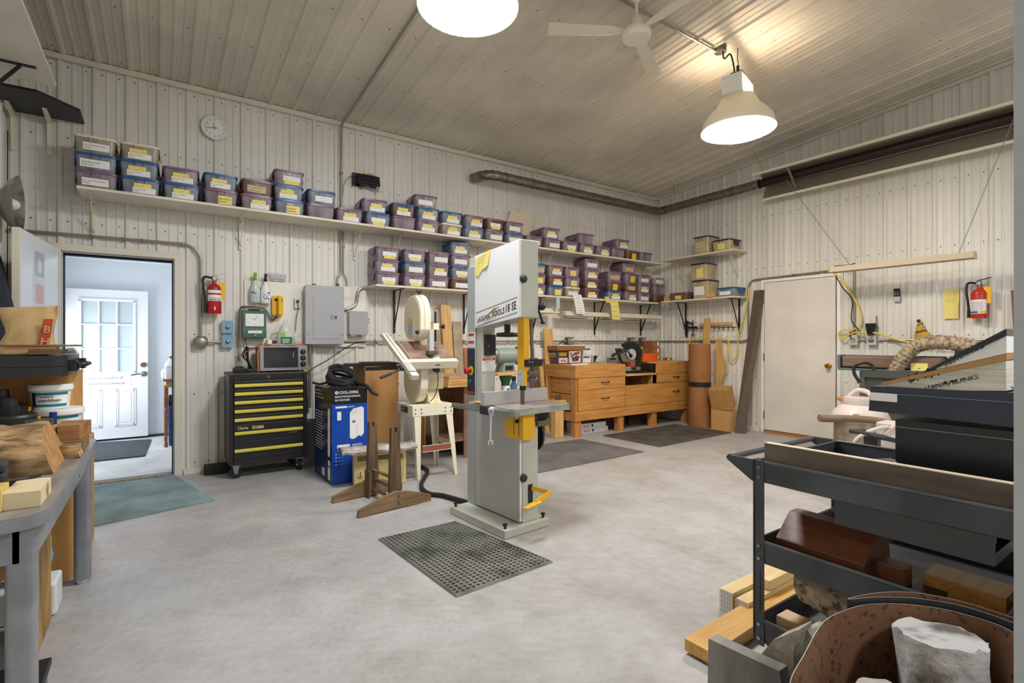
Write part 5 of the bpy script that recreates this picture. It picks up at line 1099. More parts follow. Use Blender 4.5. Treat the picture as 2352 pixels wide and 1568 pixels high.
b = B(); b.prism([(-.085, .934), (.085, .934), (.06, 1.03), (-.06, 1.03)], 1, -.07, .07); b.box(-.05, .05, -.072, -.0705, .95, 1.0, 1); b.build('grinder_foot', [mat('hammered_green', (128, 142, 132), .5), 'black'], t, local=True, bev=.004)
b = B(); b.lathe([(0, -.15), (.05, -.148), (.08, -.12), (.085, 0), (.08, .12), (.05, .148), (0, .15)], 28, 0, Matrix.Translation((0, 0, 1.1)) @ Matrix.Rotation(PI/2, 4, 'Y')); b.build('motor', mat('hammered_green', (128, 142, 132), .5), t, local=True)
for s in (-1, 1):
    b = B(); b.cyl((s*.155, 0, 1.1), (s*.2, 0, 1.1), .10, n=28); b.build('wheel_guard', 'steeld', t, local=True, bev=.006)
# ================================================================ WORKBENCH AND THE CORNER
wb = thing('workbench', 'long varnished pine workbench with drawers and a dropped middle section in the corner', 'workbench', (-2.466, -.753, 0))
def wp(b, n, m, p=wb, **k): return b.build(n, m, p, local=True, **k)
L_ = 2.386; A_, B_ = .918, 1.573; D_ = .69
b = B(); b.box(.0, A_, .021, D_, .915, .937); wp(b, 'top_board', 'pinex', bev=.002)
b = B(); b.box(B_, L_, .021, D_, .925, .947); wp(b, 'top_board', 'pinex', bev=.002)
b = B(); b.box(A_+.005, B_-.005, -.004, D_, .762, .788); wp(b, 'saw_shelf', 'pinex', bev=.002)
b = B(); b.box(0, A_, 0, .02, .77, .937); wp(b, 'apron', 'bench', bev=.002)
b = B(); b.box(B_, L_, 0, .02, .775, .947); wp(b, 'apron', 'bench', bev=.002)
b = B(); b.box(-.02, -.0005, 0, D_, .77, .937); wp(b, 'end_apron', 'benchy', bev=.002)
b = B(); b.box(-.02, -.0005, 0, D_, .205, .32); wp(b, 'end_rail', 'benchy', bev=.002)
b = B(); b.box(0, L_, 0, .02, .21, .335); wp(b, 'bottom_rail', 'bench', bev=.002)
for x in (.0, .80, 1.50, 2.28):
    for y in (.022, .56):
        b = B(); b.box(x, x+.105, y, y+.085, .001, .76 if .5 < x < 2 else .91); wp(b, 'leg', 'benchv', bev=.002)
b = B(); b.box(.03, .036, .11, .555, .33, .545); b.box(.03, .036, .11, .555, .555, .765); wp(b, 'end_panel', 'benchy')
b = B(); b.box(.1, L_-.02, .60, .61, .22, .75); b.box(.1, L_-.02, .11, .6, .215, .225); wp(b, 'carcass', wood('inner_pine', (150, 104, 52), (120, 80, 36), 0, .6))
b = B(); b.box(A_-.005, A_+.015, .022, .59, .226, .755); b.box(B_-.06, B_+.02, .022, .59, .226, .755); wp(b, 'divider', 'benchv')
def drawer(x0, x1, z0, z1, hx):
    b = B(); b.box(x0, x1, .0, .0195, z0, z1); d = wp(b, 'drawer', 'bench', bev=.002)
    zc_ = (z0+z1)/2 + .01; b = B(); b.tube(smoothpts([(hx-.06, -.001, zc_), (hx-.058, -.022, zc_), (hx, -.028, zc_), (hx+.058, -.022, zc_), (hx+.06, -.001, zc_)], 4), .006, 8)
    for s in (-1, 1): b.cyl((hx+s*.06, -.0005, zc_), (hx+s*.06, -.004, zc_), .012, n=10)
    b.build('handle', 'blackm', d, local=True)
drawer(.035, .912, .612, .765, .52); drawer(.035, .912, .34, .607, .52); drawer(B_+.02, L_, .64, .77, 2.02); drawer(A_+.004, L_, .34, .632, 2.02)
# power-tool carton with a tray of papers
zb = .9385; p = onz(1282, 836, zb); q = onz(1333, 834, zb)
t = thing('tool_carton', 'dark printed power tool carton on the left end of the workbench', 'carton', (p.x, p.y, zb), 0.04)
b = B(); w_ = q.x - p.x; b.box(0, w_, 0, .36, .001, .185); b.build('carton_body', mat('dark_grey_print_card', (78, 72, 76), .5), t, local=True, bev=.002)
b = B(); b.box(.01, w_*.42, -.0012, -.0004, .01, .178, 0); b.box(.012, w_*.40, -.0018, -.0012, .012, .085, 3); b.box(w_*.46, w_-.01, -.0012, -.0004, .01, .178, 3)
for k in range(3): b.box(.015, w_*.36, -.0018, -.0012, .11+k*.018, .12+k*.018, 1)
rn = random.Random(3)
for k in range(34):
    x, z = rn.uniform(w_*.5, w_-.06), rn.uniform(.03, .14); b.box(x, x+rn.uniform(.015, .05), -.0018-.0001*k, -.0012, z, z+rn.uniform(.008, .03), 2 if k % 3 else 0)
for k in range(10):
    x, z = rn.uniform(.03, w_*.3), rn.uniform(.025, .06); b.box(x, x+.02, -.0024-.0001*k, -.0018, z, z+.012, 2)
b.box(-.0012, -.0004, .05, .33, .1, .11, 1); b.box(-.0012, -.0004, .05, .25, .13, .145, 3); b.box(-.0012, -.0004, .12, .26, .03, .08, 2); b.build('print', [mat('black_print', (40, 36, 40), .5), 'yellow', mat('red_tool_print', (150, 66, 66), .5), mat('pale_print', (214, 206, 208), .5)], t, local=True)
t = thing('cardboard_tray', 'shallow cardboard tray lying on the dark power tool carton', 'tray', (p.x-.03, p.y-.02, zb+.187), .04)
b = B(); W2, D2 = w_+.09, .42; b.box(0, W2, 0, D2, .001, .006); b.box(0, W2, 0, .005, .006, .06); b.box(0, W2, D2-.005, D2, .006, .06); b.box(0, .005, .005, D2-.005, .006, .06); b.box(W2-.005, W2, .005, D2-.005, .006, .06); b.build('tray_body', 'cardd', t, local=True)
b = B(); b.slab([(p.x+.03, p.y+.05, zb+.25), (p.x+w_, p.y+.04, zb+.25), (p.x+w_-.02, p.y+.3, zb+.25), (p.x+.05, p.y+.3, zb+.25)], (0, 0, .012)); tag(b.build('papers', 'paper'), 'white papers lying over the shallow cardboard tray', 'papers')
b = B(); b.tube(smoothpts([(p.x+.10, p.y+.1, zb+.266), (p.x+.16, p.y+.11, zb+.31), (p.x+.22, p.y+.12, zb+.29), (p.x+.34, p.y+.14, zb+.266)], 5), .007, 6); tag(b.build('black_tool', 'black'), 'small black curved tool on the papers above the cardboard tray', 'tool')
b = B(); q = onz(1318, 838, zb); b.slab([(q.x-.09, q.y-.05, zb+.001), (q.x+.22, q.y-.04, zb+.001), (q.x+.24, q.y+.06, zb+.001), (q.x-.04, q.y-.005, zb+.001)], (0, 0, .015)); tag(b.build('booklet', 'paper'), 'white booklet lying in front of the dark power tool carton', 'booklet')
b = B(); q = onz(1334, 832, zb); b.cyl((q.x+.03, q.y+.06, zb+.001), (q.x+.03, q.y+.06, zb+.11), .028, n=12); b.cbox((q.x+.03, q.y+.05, zb+.12), (.06, .03, .015)); tag(b.build('clamp_fitting', 'dark'), 'small dark metal fitting between the dark carton and the white boxes on the bench', 'fitting')
for k in range(2):
    q = onz(1340, 833, zb); t = thing('parts_box', ('lower', 'upper')[k] + ' of two white boxes with blue lettering on the workbench', 'box', (q.x+.0+.012*k, q.y+.02, zb+.001+.116*k), -.35, 'white boxes with blue lettering')
    b = B(); b.box(0, .13, 0, .26, 0, .115); b.build('box_body', 'white', t, local=True, bev=.002)
    b = B(); b.box(.012, .118, -.001, -.0003, .075, .082); text(b, 'MM', (.01, -.0012, .085-.02), (1, 0, 0), (0, 0, 1), .05, 0, .02, sx=1.25, shear=.15); b.build('lettering', mat('royal_blue_print', (36, 74, 170), .5), t, local=True)
q = onz(1367, 832, zb); b = B(); b.box(q.x+.02, q.x+.2, q.y+.05, q.y+.2, zb+.001, zb+.10); b.prism([(q.x+.02, zb+.004), (q.x+.02, zb+.098), (q.x+.10, zb+.098), (q.x+.045, zb+.004)], 1, q.y+.0485, q.y+.0497, 1); tag(b.build('parts_box', ['white', 'ink'], bev=.001), 'white box with a black corner right of the blue-lettered boxes', 'box')
# mitre saw on the dropped shelf
zs_ = .7895; ms = thing('mitre_saw', 'black mitre saw with a large guard on the dropped middle of the workbench', 'mitre saw', (-1.20, -.44, zs_), math.radians(-12))
def mp(b, n, m, p=ms, **k): return b.build(n, m, p, local=True, **k)
b = B(); b.box(-.29, .25, -.19, .19, .001, .03, 1); b.lathe([(0, .095), (.19, .095), (.19, .031), (0, .031)], 32); b.box(-.30, .26, -.01, .17, .031, .10); b.box(-.04, .04, -.30, -.1, .05, .094); mp(b, 'base_table', ['steel', 'blackm'], bev=.004)
b = B(); b.box(-.30, -.06, .02, .05, .101, .225); b.box(.07, .26, .02, .05, .101, .19); b.box(-.27, -.17, .018, .02, .19, .212, 1); mp(b, 'fence', ['steel', 'blackm'], bev=.003)
Ry = Matrix.Rotation(PI/2, 4, 'X'); gc = Vector((.06, -.02, .27))
b = B(); b.cyl(gc + Vector((-.02, -.004, 0)), gc + Vector((-.02, .0, 0)), .152, n=40); mp(b, 'saw_blade', 'steel')
b = B(); n = 22; po = [(gc.x + .19*math.cos(math.radians(-35+170*i/n)), gc.z + .19*math.sin(math.radians(-35+170*i/n))) for i in range(n+1)] + [(gc.x + .085*math.cos(math.radians(135-170*i/n)), gc.z + .085*math.sin(math.radians(135-170*i/n))) for i in range(n+1)]
b.prism(po, 1, gc.y-.035, gc.y+.045); b.prism([(gc.x+.16, gc.z-.10), (gc.x+.19, gc.z-.02), (gc.x+.12, gc.z-.02), (gc.x+.06, gc.z-.17), (gc.x+.11, gc.z-.18)], 1, gc.y-.03, gc.y+.04); mp(b, 'blade_guard', 'black', bev=.006)
b = B(); b.cyl(gc + Vector((.01, -.012, .01)), gc + Vector((.01, -.03, .01)), .088, n=28); mp(b, 'guard_plate', 'greyl'); b = B(); b.cyl(gc + Vector((-.02, -.032, -.02)), gc + Vector((-.02, -.05, -.02)), .028, n=16); b.bar(gc + Vector((-.02, -.045, -.02)), gc + Vector((-.07, -.045, .05)), .02, .012); mp(b, 'hub', 'black')
b = B(); b.tube(smoothpts([(gc.x-.02, -.02, gc.z+.1), (gc.x-.12, -.03, gc.z+.05), (gc.x-.20, -.03, gc.z+.01), (gc.x-.29, -.03, gc.z+.0), (gc.x-.33, -.03, gc.z-.03)], 6), .02, 10, rf=lambda i: .018+.006*math.sin(i*.4)); b.tube(smoothpts([(gc.x-.12, -.03, gc.z+.045), (gc.x-.22, -.03, gc.z+.07), (gc.x-.27, -.03, gc.z+.075)], 5), .015, 8); mp(b, 'handle_arm', 'dark')
b = B(); b.box(-.02, .10, .06, .2, .101, .3); b.cyl((.05, .04, .30), (.05, .26, .30), .06, n=18); mp(b, 'motor_head', 'dark', bev=.01)
b = B(); b.cyl((.2, .0, .36), (.30, .02, .36), .018, n=12); mp(b, 'carry_handle', 'yellow')
b = B(); b.box(-.02, .06, -.14, -.045, .1, .16); b.cyl((.10, -.03, .2), (.10, -.06, .2), .0, .001, n=6); mp(b, 'red_insert', mat('red_orange_guard', (196, 70, 40), .5), bev=.003)
z2 = .9485; q = onz(1490, 831, z2)
b = B(); b.rbox(q.x+.02, q.x+.34, q.y+.1, q.y+.30, z2, z2+.12, .012, taper=.03); tag(b.build('orange_crate', 'orange', bev=.003), 'orange plastic box behind the mitre saw on the workbench', 'box')
for k in range(3):
    q = onz(1511, 829, z2); b = B(); x = q.x+.14; y = q.y+.22; b.box(x, x+.17, y, y+.18, z2+.001+.105*k, z2+.104+.105*k); b.box(x+.11, x+.15, y-.0012, y-.0004, z2+.02+.105*k, z2+.085+.105*k, 1); b.box(x+.05, x+.06, y-.0012, y-.0004, z2+.04+.105*k, z2+.055+.105*k, 1); tag(b.build('small_carton', ['cardd', 'paper'], bev=.002), ('bottom', 'middle', 'top')[k] + ' of three small brown cartons stacked beside the orange box', 'carton', 'small brown cartons on the bench')
for k, (dx, dz, m) in enumerate(((.0, .045, 'cardd'), (.06, .03, 'paper'), (.11, .035, mat('mauve_box', (140, 110, 112), .6)))):
    q = onz(1531, 828, z2); b = B(); b.box(q.x+.07+dx, q.x+.125+dx, q.y+.08, q.y+.13, z2+.001, z2+.001+dz); tag(b.build('parts_packet', m), ('brown', 'white', 'mauve')[k] + ' little packet in front of the small brown cartons', 'packet', 'little packets on the bench')
# below the bench
for k in range(2):
    q = onz(1338, 997, 0); b = B(); x = q.x + .0; y = q.y+.02; b.box(x, x+.5-.03*k, y+.01*k, y+.30, .001+.066*k, .065+.066*k); text(b, 'INOX', (x-.0+.04, y+.01*k-.001, .015+.066*k), (1, 0, 0), (0, 0, 1), .045, 1, .015); b.ball((x+.21, y+.01*k-.0005, .033+.066*k), (.02, .001, .02), 10, 2); tag(b.build('long_box', ['white', 'redd', mat('navy_print', (36, 52, 140), .5)], bev=.001), ('lower', 'upper')[k] + ' long white box with red lettering on the floor under the workbench', 'box', 'long white boxes under the bench')
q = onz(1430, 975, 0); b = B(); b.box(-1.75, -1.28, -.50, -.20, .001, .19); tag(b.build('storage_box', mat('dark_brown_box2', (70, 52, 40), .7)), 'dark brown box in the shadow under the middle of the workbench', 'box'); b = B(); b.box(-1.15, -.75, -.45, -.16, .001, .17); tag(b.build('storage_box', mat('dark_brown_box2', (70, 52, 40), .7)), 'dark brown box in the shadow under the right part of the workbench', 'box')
# stand with a clamp left of the bench, leaning planks, outlets on the conduit
t = thing('block_stand', 'pine block stand on the floor just left of the workbench', 'stand', (-2.66, -.60, 0)); b = B(); b.box(-.07, .07, -.045, .045, .001, .455); b.box(-.15, .08, -.09, .1, .456, .49); b.build('stand_body', 'pine', t, local=True, bev=.003)
b = B(); b.box(-.02, .06, -.02, .02, .491, .52); b.cyl((.045, 0, .52), (.045, 0, .56), .018, n=10); b.cyl((-.10, 0, .54), (.045, 0, .54), .01, n=8); b.build('clamp', mat('rusty_iron', (96, 66, 46), .6), t, local=True)
lean('pine plank leaning on the wall behind the dark power tool carton', -2.49, .15, 1.43, -.19, -.066, .03, 'pine', dx=.01)
b = B(); b.box(-2.60, -2.40, -.045, -.0225, 1.0, 1.16); tag(b.build('white_board', 'white'), 'small white panel on the wall behind the yellow blade guard', 'panel')
lean('dark stained plank leaning left of the pine plank behind the saw', -2.75, .16, 1.02, -.2, -.066, .03, 'oldwoodv'); lean('short brown plank leaning beside the dark stained plank behind the saw', -2.56, .06, .94, -.2, -.066, .03, 'pine')
for k, (x, nm) in enumerate(((-1.98, 'left of the mitre saw above the white boxes'), (-.66, 'directly above the mitre saw guard'), (-.40, 'right of the mitre saw near the corner'))):
    t = thing('outlet_box', f'grey outlet box on the wall conduit {nm}', 'outlet', (x, WY-.035, 1.253)); b = B(); b.box(-.055, .055, -.03, .034, -.06, .06); b.build('box_body', 'steeld', t, local=True, bev=.004); b = B(); b.box(-.05, .05, -.034, -.0305, -.055, .055); b.cyl((.025, -.034, .02), (.025, -.037, .02), .014, n=12, mi=1); b.cyl((-.03, -.034, .02), (-.03, -.037, .02), .010, n=12, mi=1); b.build('cover', ['galv', 'paper'], t, local=True)
# cardboard roll, planks and boxes in the corner
t = thing('cardboard_roll', 'tall roll of brown corrugated cardboard standing in the corner', 'cardboard roll', (-.385, -1.125, 0))
b = B(); pr = [(.155+.004*math.sin(z*9), z) for z in [.001+i*.1209 for i in range(11)]]; b.lathe(pr, 40); b.lathe([(.155, 1.21), (.149, 1.21), (.14, 1.0)], 40); b.lathe([(.12, 1.0), (.12, 1.195), (.116, 1.195), (.116, 1.0)], 32); b.build('roll', 'cardd', t, local=True)
b = B(); b.lathe([(.1605, .595), (.1605, .66)], 40); b.build('tape_band', 'black', t, local=True)
b = B(); n = 14; e = [(.028*math.sin(i*1.1)+.02*math.sin(i*.5), .001+1.255*i/n) for i in range(n+1)]; b.slab([(-.075-.09*i/n*0, -1.30+0*x, z) for x, z in [(0, .001)]] + [(-.12, -1.335-.04*0+x, z) for x, z in e][1:] + [(-.12, -1.19, 1.256), (-.12, -1.19, .001)], (-.03, 0, 0)) if False else None
po = [(-1.345+x, z) for x, z in e] + [(-1.235, 1.256), (-1.235, .001)]; b = B(); b.prism(po, 0, -.16, -.128); tag(b.build('plank', 'pine', bev=.002), 'wavy-edged pine plank standing between the cardboard roll and the wall', 'plank')
b = B(); b.slab([(-.20, -1.02, .002), (-.20, -1.12, .002), (-.075, -1.08-.02, 1.60), (-.075, -1.0, 1.60)], (-.025, 0, 0)); tag(b.build('plank', 'pine'), 'pale narrow plank rising behind the cardboard roll in front of the clamp rack', 'plank')
b = B(); b.box(-.46, -.2, -1.63, -1.36, .001, .285); tag(b.build('carton', mat('worn_carton', (196, 150, 92), .75, bump=.35, bs=12), bev=.004), 'worn brown carton on the floor right of the cardboard roll', 'carton')
M = Matrix.Translation((-.33, -1.50, .288)) @ Matrix.Rotation(math.radians(-17), 4, 'Y') @ Matrix.Rotation(.1, 4, 'Z'); b = B(); b.box(-.11, .07, -.13, .14, .035, .34, 0, M); tag(b.build('carton', 'card', bev=.004), 'tilted brown carton on top of the worn one right of the cardboard roll', 'carton')
b = B(); b.slab([(-.43, -1.705, .002), (-.36, -1.825, .002), (-.025, -1.91, 1.965), (-.025, -1.75, 1.965)], (-.02, -.012, 0)); tag(b.build('dark_plank', 'darkboard', bev=.002), 'long dark brown board leaning on the right wall beside the white door', 'board')
# clamp rack on the right wall
t = thing('clamp_rack', 'wooden peg rail with hooks on the right wall above the cardboard roll', 'rack', (-.0235, -1.15, 1.505)); b = B(); b.box(-.03, 0, -.27, .27, -.015, .03); b.build('rail', 'pinex', t, local=True, bev=.003)
b = B(); b.cyl((-.04, -.36, -.05), (-.04, .52, -.05), .006, n=8); b.build('rod', 'steeld', t, local=True)
for k in range(9):
    b = B(); y = .30 - k*.075; b.cyl((-.04, y, -.052), (-.04, y-.012, -.052), .016, n=8); b.cyl((-.04, y, -.05), (-.04, y, -.085), .005, n=6); b.build('hook', 'steeld', t, local=True)
b = B(); y = -.64; b.box(-.05, -.03, y-.02, y+.01, 1.32, 1.58); b.box(-.06, -.03, y-.2, y+.03, 1.46, 1.485); b.bar((-.05, y, 1.57), (-.06, y-.12, 1.53), .03, .02); b.cyl((-.05, y-.13, 1.36), (-.05, y-.13, 1.58), .008, n=8); b.box(-.06, -.04, y-.16, y-.10, 1.345, 1.36); tag(b.build('bar_clamp', 'blackm'), 'black bar clamp hanging below the lower right-wall shelf near the corner', 'clamp')
conduit('steel conduit along the right wall from the corner to the dark leaning board', [bend((-.036, -.06, 1.253), (-.036, -1.62, 1.253), (-.036, -1.68, 1.30), .03)], .0125, [((-.036, -.9, 1.253), 1)])
b = B(); b.tube(smoothpts([(-.05, -1.68, 2.02), (-.055, -1.675, 1.85), (-.08, -1.63, 1.6), (-.085, -1.56, 1.37), (-.085, -1.54, 1.24), (-.08, -1.535, 1.08), (-.08, -1.48, .985), (-.08, -1.42, 1.0), (-.08, -1.395, 1.1), (-.08, -1.38, 1.27), (-.08, -1.2, 1.285), (-.08, -.85, 1.285), (-.08, -.76, 1.29), (-.08, -.71, 1.20), (-.08, -.73, 1.12)], 8), .009, 8); tag(b.build('power_lead', 'ycord'), 'yellow extension cord looped on the right wall between shelf end and cardboard roll', 'cord')
# ================================================================ RIGHT WALL
d2 = thing('door_2', 'plain off-white flush door with a brass knob in the right wall', 'door', (-.024, -1.918, .04)); d2['kind'] = 'structure'
b = B(); b.box(-.03, -.0, -.895, 0, 0, 2.015); b.build('door_slab', 'doorB', d2, local=True, bev=.002)
b = B(); b.lathe([(.032, 0), (.03, .01), (.014, .015), (.012, .03), (.026, .04), (.03, .055), (.024, .07), (0, .072)], 24, 0, Matrix.Translation((-.03, -.825, .905)) @ Matrix.Rotation(-PI/2, 4, 'Y')); b.build('knob', 'brass', d2, local=True)
for z in (.2, 1.0, 1.8):
    b = B(); b.cyl((-.034, .006, z-.05), (-.034, .006, z+.05), .008, n=8); b.build('hinge', 'steeld', d2, local=True)
b = B(); b.box(-.045, -.021, -1.905, -1.862, 0, 2.10); b.box(-.045, -.021, -2.868, -2.825, 0, 2.10); b.box(-.045, -.021, -2.825, -1.905, 2.063, 2.10); struct(b.build('trim_8', 'white', bev=.002))
b = B(); b.box(-.07, -.021, -2.82, -1.91, .0, .032); struct(b.build('trim_9', mat('orange_brown_sill', (176, 112, 62), .6)))
yc2 = -.036
conduit('steel conduit over the white flush door bending down beside the shelf end', [bend((yc2, -3.0, 2.135), (yc2, -1.668, 2.115), (yc2, -1.668, 1.36), .12)], .0125, [((yc2, -2.3, 2.125), 1)])
conduit('steel conduit dropping from above the door to the grey outlets', [[(yc2, -3.012, 2.12), (yc2, -3.012, 1.335)], [(yc2, -3.06, 1.268), (yc2, -3.16, 1.268)], [(yc2, -3.26, 1.268), (yc2, -4.75, 1.268)]], .0125, [])
for k, (y, nm) in enumerate(((-3.012, 'below the vertical conduit with a yellow socket'), (-3.205, 'under the black funnel'))):
    t = thing('outlet_box', f'grey outlet box on the right wall {nm}', 'outlet', (-.0235, y, 1.268)); b = B(); b.box(-.05, 0, -.048, .048, -.062, .062); b.build('box_body', 'greyl', t, local=True, bev=.006); b = B(); b.cyl((-.05, 0, .0), (-.058, 0, .0), .03, n=18); b.cyl((-.058, .012, -.015), (-.06, .012, -.015), .01, n=10, mi=1); b.cyl((-.058, -.012, -.015), (-.06, -.012, -.015), .01, n=10, mi=1); b.build('cover', ['galv', 'yellowl' if k == 0 else 'black'], t, local=True)
b = B(); b.lathe([(.035, 0), (.055, .12), (.058, .13), (.052, .13), (.032, .004), (0, .004)], 20, 0, Matrix.Translation((-.085, -3.205, 1.3305))); tag(b.build('funnel', 'black'), 'black plastic cup standing on the grey outlet box on the right wall', 'cup')
b = B(); b.tube(smoothpts([(-.05, -2.72, 2.14), (-.05, -2.85, 2.05), (-.05, -2.98, 1.85), (-.06, -3.07, 1.65), (-.06, -3.10, 1.48), (-.07, -3.03, 1.40), (-.08, -2.9, 1.385), (-.08, -2.86, 1.33), (-.08, -2.90, 1.28), (-.09, -3.0, 1.345), (-.1, -3.1, 1.36), (-.1, -3.3, 1.34), (-.09, -3.5, 1.26), (-.09, -3.8, 1.215), (-.09, -4.0, 1.21)], 8), .009, 8); tag(b.build('power_lead', 'ycord'), 'yellow extension cord drooping beside the white flush door and along the wall outlets', 'cord')
b = B(); b.tube(smoothpts([(-.05, -2.82, 2.05), (-.055, -2.9, 1.9), (-.06, -3.0, 1.75), (-.07, -3.0, 1.5), (-.075, -3.08, 1.38), (-.085, -2.99, 1.36), (-.09, -3.0, 1.29)], 7), .006, 7); tag(b.build('cable', 'cable'), 'thin black cable crossing the vertical conduit right of the white flush door', 'cable')
t = thing('remote_control', 'small black and grey remote holder on the right wall', 'remote', (-.0235, -3.445, 1.70)); b = B(); b.box(-.022, 0, -.032, .032, 0, .06); b.build('holder', 'greyl', t, local=True, bev=.004); b = B(); b.box(-.027, -.003, -.027, .027, .061, .15); b.build('remote', 'black', t, local=True, bev=.004); b = B()
for y in (-.012, .012):
    for z in (.08, .1): b.box(-.0285, -.0272, y-.006, y+.006, z, z+.006)
b.build('buttons', 'linen', t, local=True)
b = B(); b.box(-.026, -.0225, -3.99, -3.855, 1.645, 1.80); b.box(-.0275, -.0262, -3.985, -3.86, 1.49, 1.66); scrib(b, (-.0278, -3.87, 1.66), (0, -1, 0), (0, 0, 1), .11, .12, 5, 1, .0018, 2); tag(b.build('yellow_notes', ['note', 'inkg']), 'two yellow notepad sheets taped to the right wall left of the fire extinguisher', 'note')
extinguisher('dull red fire extinguisher with a white label on the right wall', -.095, -4.165, 1.485, -PI/2, .30, .066, 'redd', True, 1)
# hand broom
t = thing('hand_broom', 'small straw hand broom hanging on the right wall above the belt sander', 'broom', (-.05, -3.66, 1.20)); b = B(); n = 16; vs = []
for z, w_, o_, th in ((.26, .016, 0, .012), (.24, .022, 0, .014), (.2, .036, -.004, .018), (.14, .06, -.02, .02), (.06, .095, -.045, .02), (.0, .115, -.06, .014)):
    vs += [(th*math.cos(2*PI*i/n), o_ + w_*math.sin(2*PI*i/n), z + (.02*math.sin(i*5.) if z == 0 else 0)) for i in range(n)]
b.add(vs, [(j*n+i, j*n+(i+1) % n, (j+1)*n+(i+1) % n, (j+1)*n+i) for j in range(5) for i in range(n)], 0, True); b.build('bristles', mat('straw', (214, 176, 74), .8, rgb2=(170, 126, 40), vs=120, stretch=(1, 1, .05)), t, local=True)
b = B()
for z, w_, o_ in ((.165, .05, -.011), (.155, .055, -.014), (.235, .024, 0)): b.tube([(.021*math.cos(2*PI*i/16), o_+w_*math.sin(2*PI*i/16), z+.02*math.sin(2*PI*i/16)*0-.012*math.sin(2*PI*i/16)) for i in range(16)], .003, 5, closed=True)
b.build('binding', 'ink', t, local=True); b = B(); b.cyl((0, .004, .255), (0, .012, .29), .014, .02, n=8); b.build('handle_stub', 'dark', t, local=True)
b = B(); b.tube([(-.03, -3.245, 1.55), (-.04, -3.245, 1.545), (-.04, -3.245, 1.40), (-.03, -3.245, 1.395)], .005, 6); tag(b.build('hook', 'steeld'), 'thin steel hook on the right wall above the black cup', 'hook')
# radiant tube heater and its flue
hx, hz_ = -.30, 3.36
t = thing('tube_heater', 'long radiant tube heater with an open reflector hung along the right wall', 'heater', (hx, -3.3, hz_)); R2 = Matrix.Rotation(math.radians(48), 4, 'Y')
pf_ = [(-.19, -.10), (-.11, .085), (.11, .085), (.19, -.10), (.183, -.10), (.104, .078), (-.104, .078), (-.183, -.10)]
pf_ = [(lambda v: (v.x, v.z))(R2 @ Vector((x, 0, z))) for x, z in pf_]
b = B(); b.prism([(x, z) for x, z in pf_], 1, -1.35, 1.30); b.build('reflector', mat('heater_reflector', (176, 168, 152), .35, .6), t, local=True)
b = B(); c0 = R2 @ Vector((-.192, 0, -.10)); c1 = R2 @ Vector((.192, 0, -.10)); 
for c in (c0, c1): b.box(c.x-.012, c.x+.012, -1.35, 1.30, c.z-.014, c.z+.014)
b.build('edge_flange', 'ivory2', t, local=True)
b = B(); b.cyl((0, -1.5, 0), (0, 1.27, 0), .055, n=24); b.build('burner_tube', mat('heat_darkened_tube', (52, 42, 40), .45, .6), t, local=True)
for y in (-1.2, .85):
    b = B(); b.bar(R2 @ Vector((-.19, y, -.095)), R2 @ Vector((.19, y, -.095)), .03, .006, (0, 0, 1)); b.build('hanger', 'steel', t, local=True)
def chain(label, a, c, nlk=34):
    a, c = Vector(a), Vector(c); b = B(); d = (c-a).normalized(); u = d.cross(Vector((0, 1, .3))).normalized(); w_ = d.cross(u); L = (c-a).length; s = L/nlk
    for k in range(nlk):
        o = a + d*(k+.5)*s; v = u if k % 2 else w_; r = s*.62
        b.tube([o + d*r*math.cos(q*PI/4) + v*.006*math.sin(q*PI/4) for q in range(8)], .0016, 4, closed=True)
    return tag(b.build('chain', 'galv'), label, 'chain')
chain('short chain holding the near end of the tube heater flue to the ceiling', (-.36, -1.93, ceil_z(-1.93)-.02), (-.34, -2.06, hz_+.14), 12)
chain('chain from the tube heater to the left end of the hanging strip light', (-.50, -2.44, hz_-.10), (-.47, -3.14, 2.118), 60)
chain('chain from the tube heater to the right end of the hanging strip light', (-.52, -4.50, hz_-.08), (-.47, -4.10, 2.118), 60)
DR = .062
t = thing('flue_duct', 'galvanised flue duct bending round the corner from the back wall to the heater', 'duct', (-.30, -.30, 3.34))
for nm, pts in (('straight_duct', [(-3.30, -.30, 3.345), (-.42, -.30, 3.342)]), ('elbow', smoothpts([(-.42, -.30, 3.342), (-.34, -.315, 3.342), (-.305, -.36, 3.343), (-.30, -.44, 3.344)], 5)), ('straight_duct', [(-.30, -.44, 3.344), (-.30, -1.99, 3.36)]), ('elbow', smoothpts([(-3.30, -.30, 3.345), (-3.42, -.30, 3.345), (-3.50, -.27, 3.345), (-3.56, -.19, 3.345), (-3.60, -.05, 3.345)], 5))):
    b = B(); b.tube(pts, DR, 24, caps=False); 
    if nm == 'elbow':
        for k in range(0, len(pts), 4):
            if 0 < k < len(pts)-1: d = (Vector(pts[k+1]) - Vector(pts[k-1])).normalized(); b.cyl(Vector(pts[k]) - d*.008, Vector(pts[k]) + d*.008, DR+.004, n=24)
    b.build(nm, 'duct', t)
b = B()
for p_, ax in (((-3.28, -.30, 3.345), 0), ((-2.85, -.30, 3.345), 0), ((-1.45, -.30, 3.343), 0), ((-.44, -.30, 3.342), 0), ((-.30, -.46, 3.344), 1), ((-.30, -1.6, 3.357), 1)):
    d = Vector((.012, 0, 0)) if ax == 0 else Vector((0, .012, 0)); b = B(); b.cyl(Vector(p_)-d, Vector(p_)+d, DR+.004, n=24); b.build('joint_band', 'steeld', t)
b = B(); b.tube([(-2.86, -.30, 3.41), (-2.72, -.42, ceil_z(-.42)-.015)], .006, 6); b.build('hanger_strap', 'galv', t); b = B(); b.tube([(-.30, -.60, 3.41), (-.30, -.60, ceil_z(-.6)-.015)], .004, 6); b.build('hanger_rod', 'steeld', t)
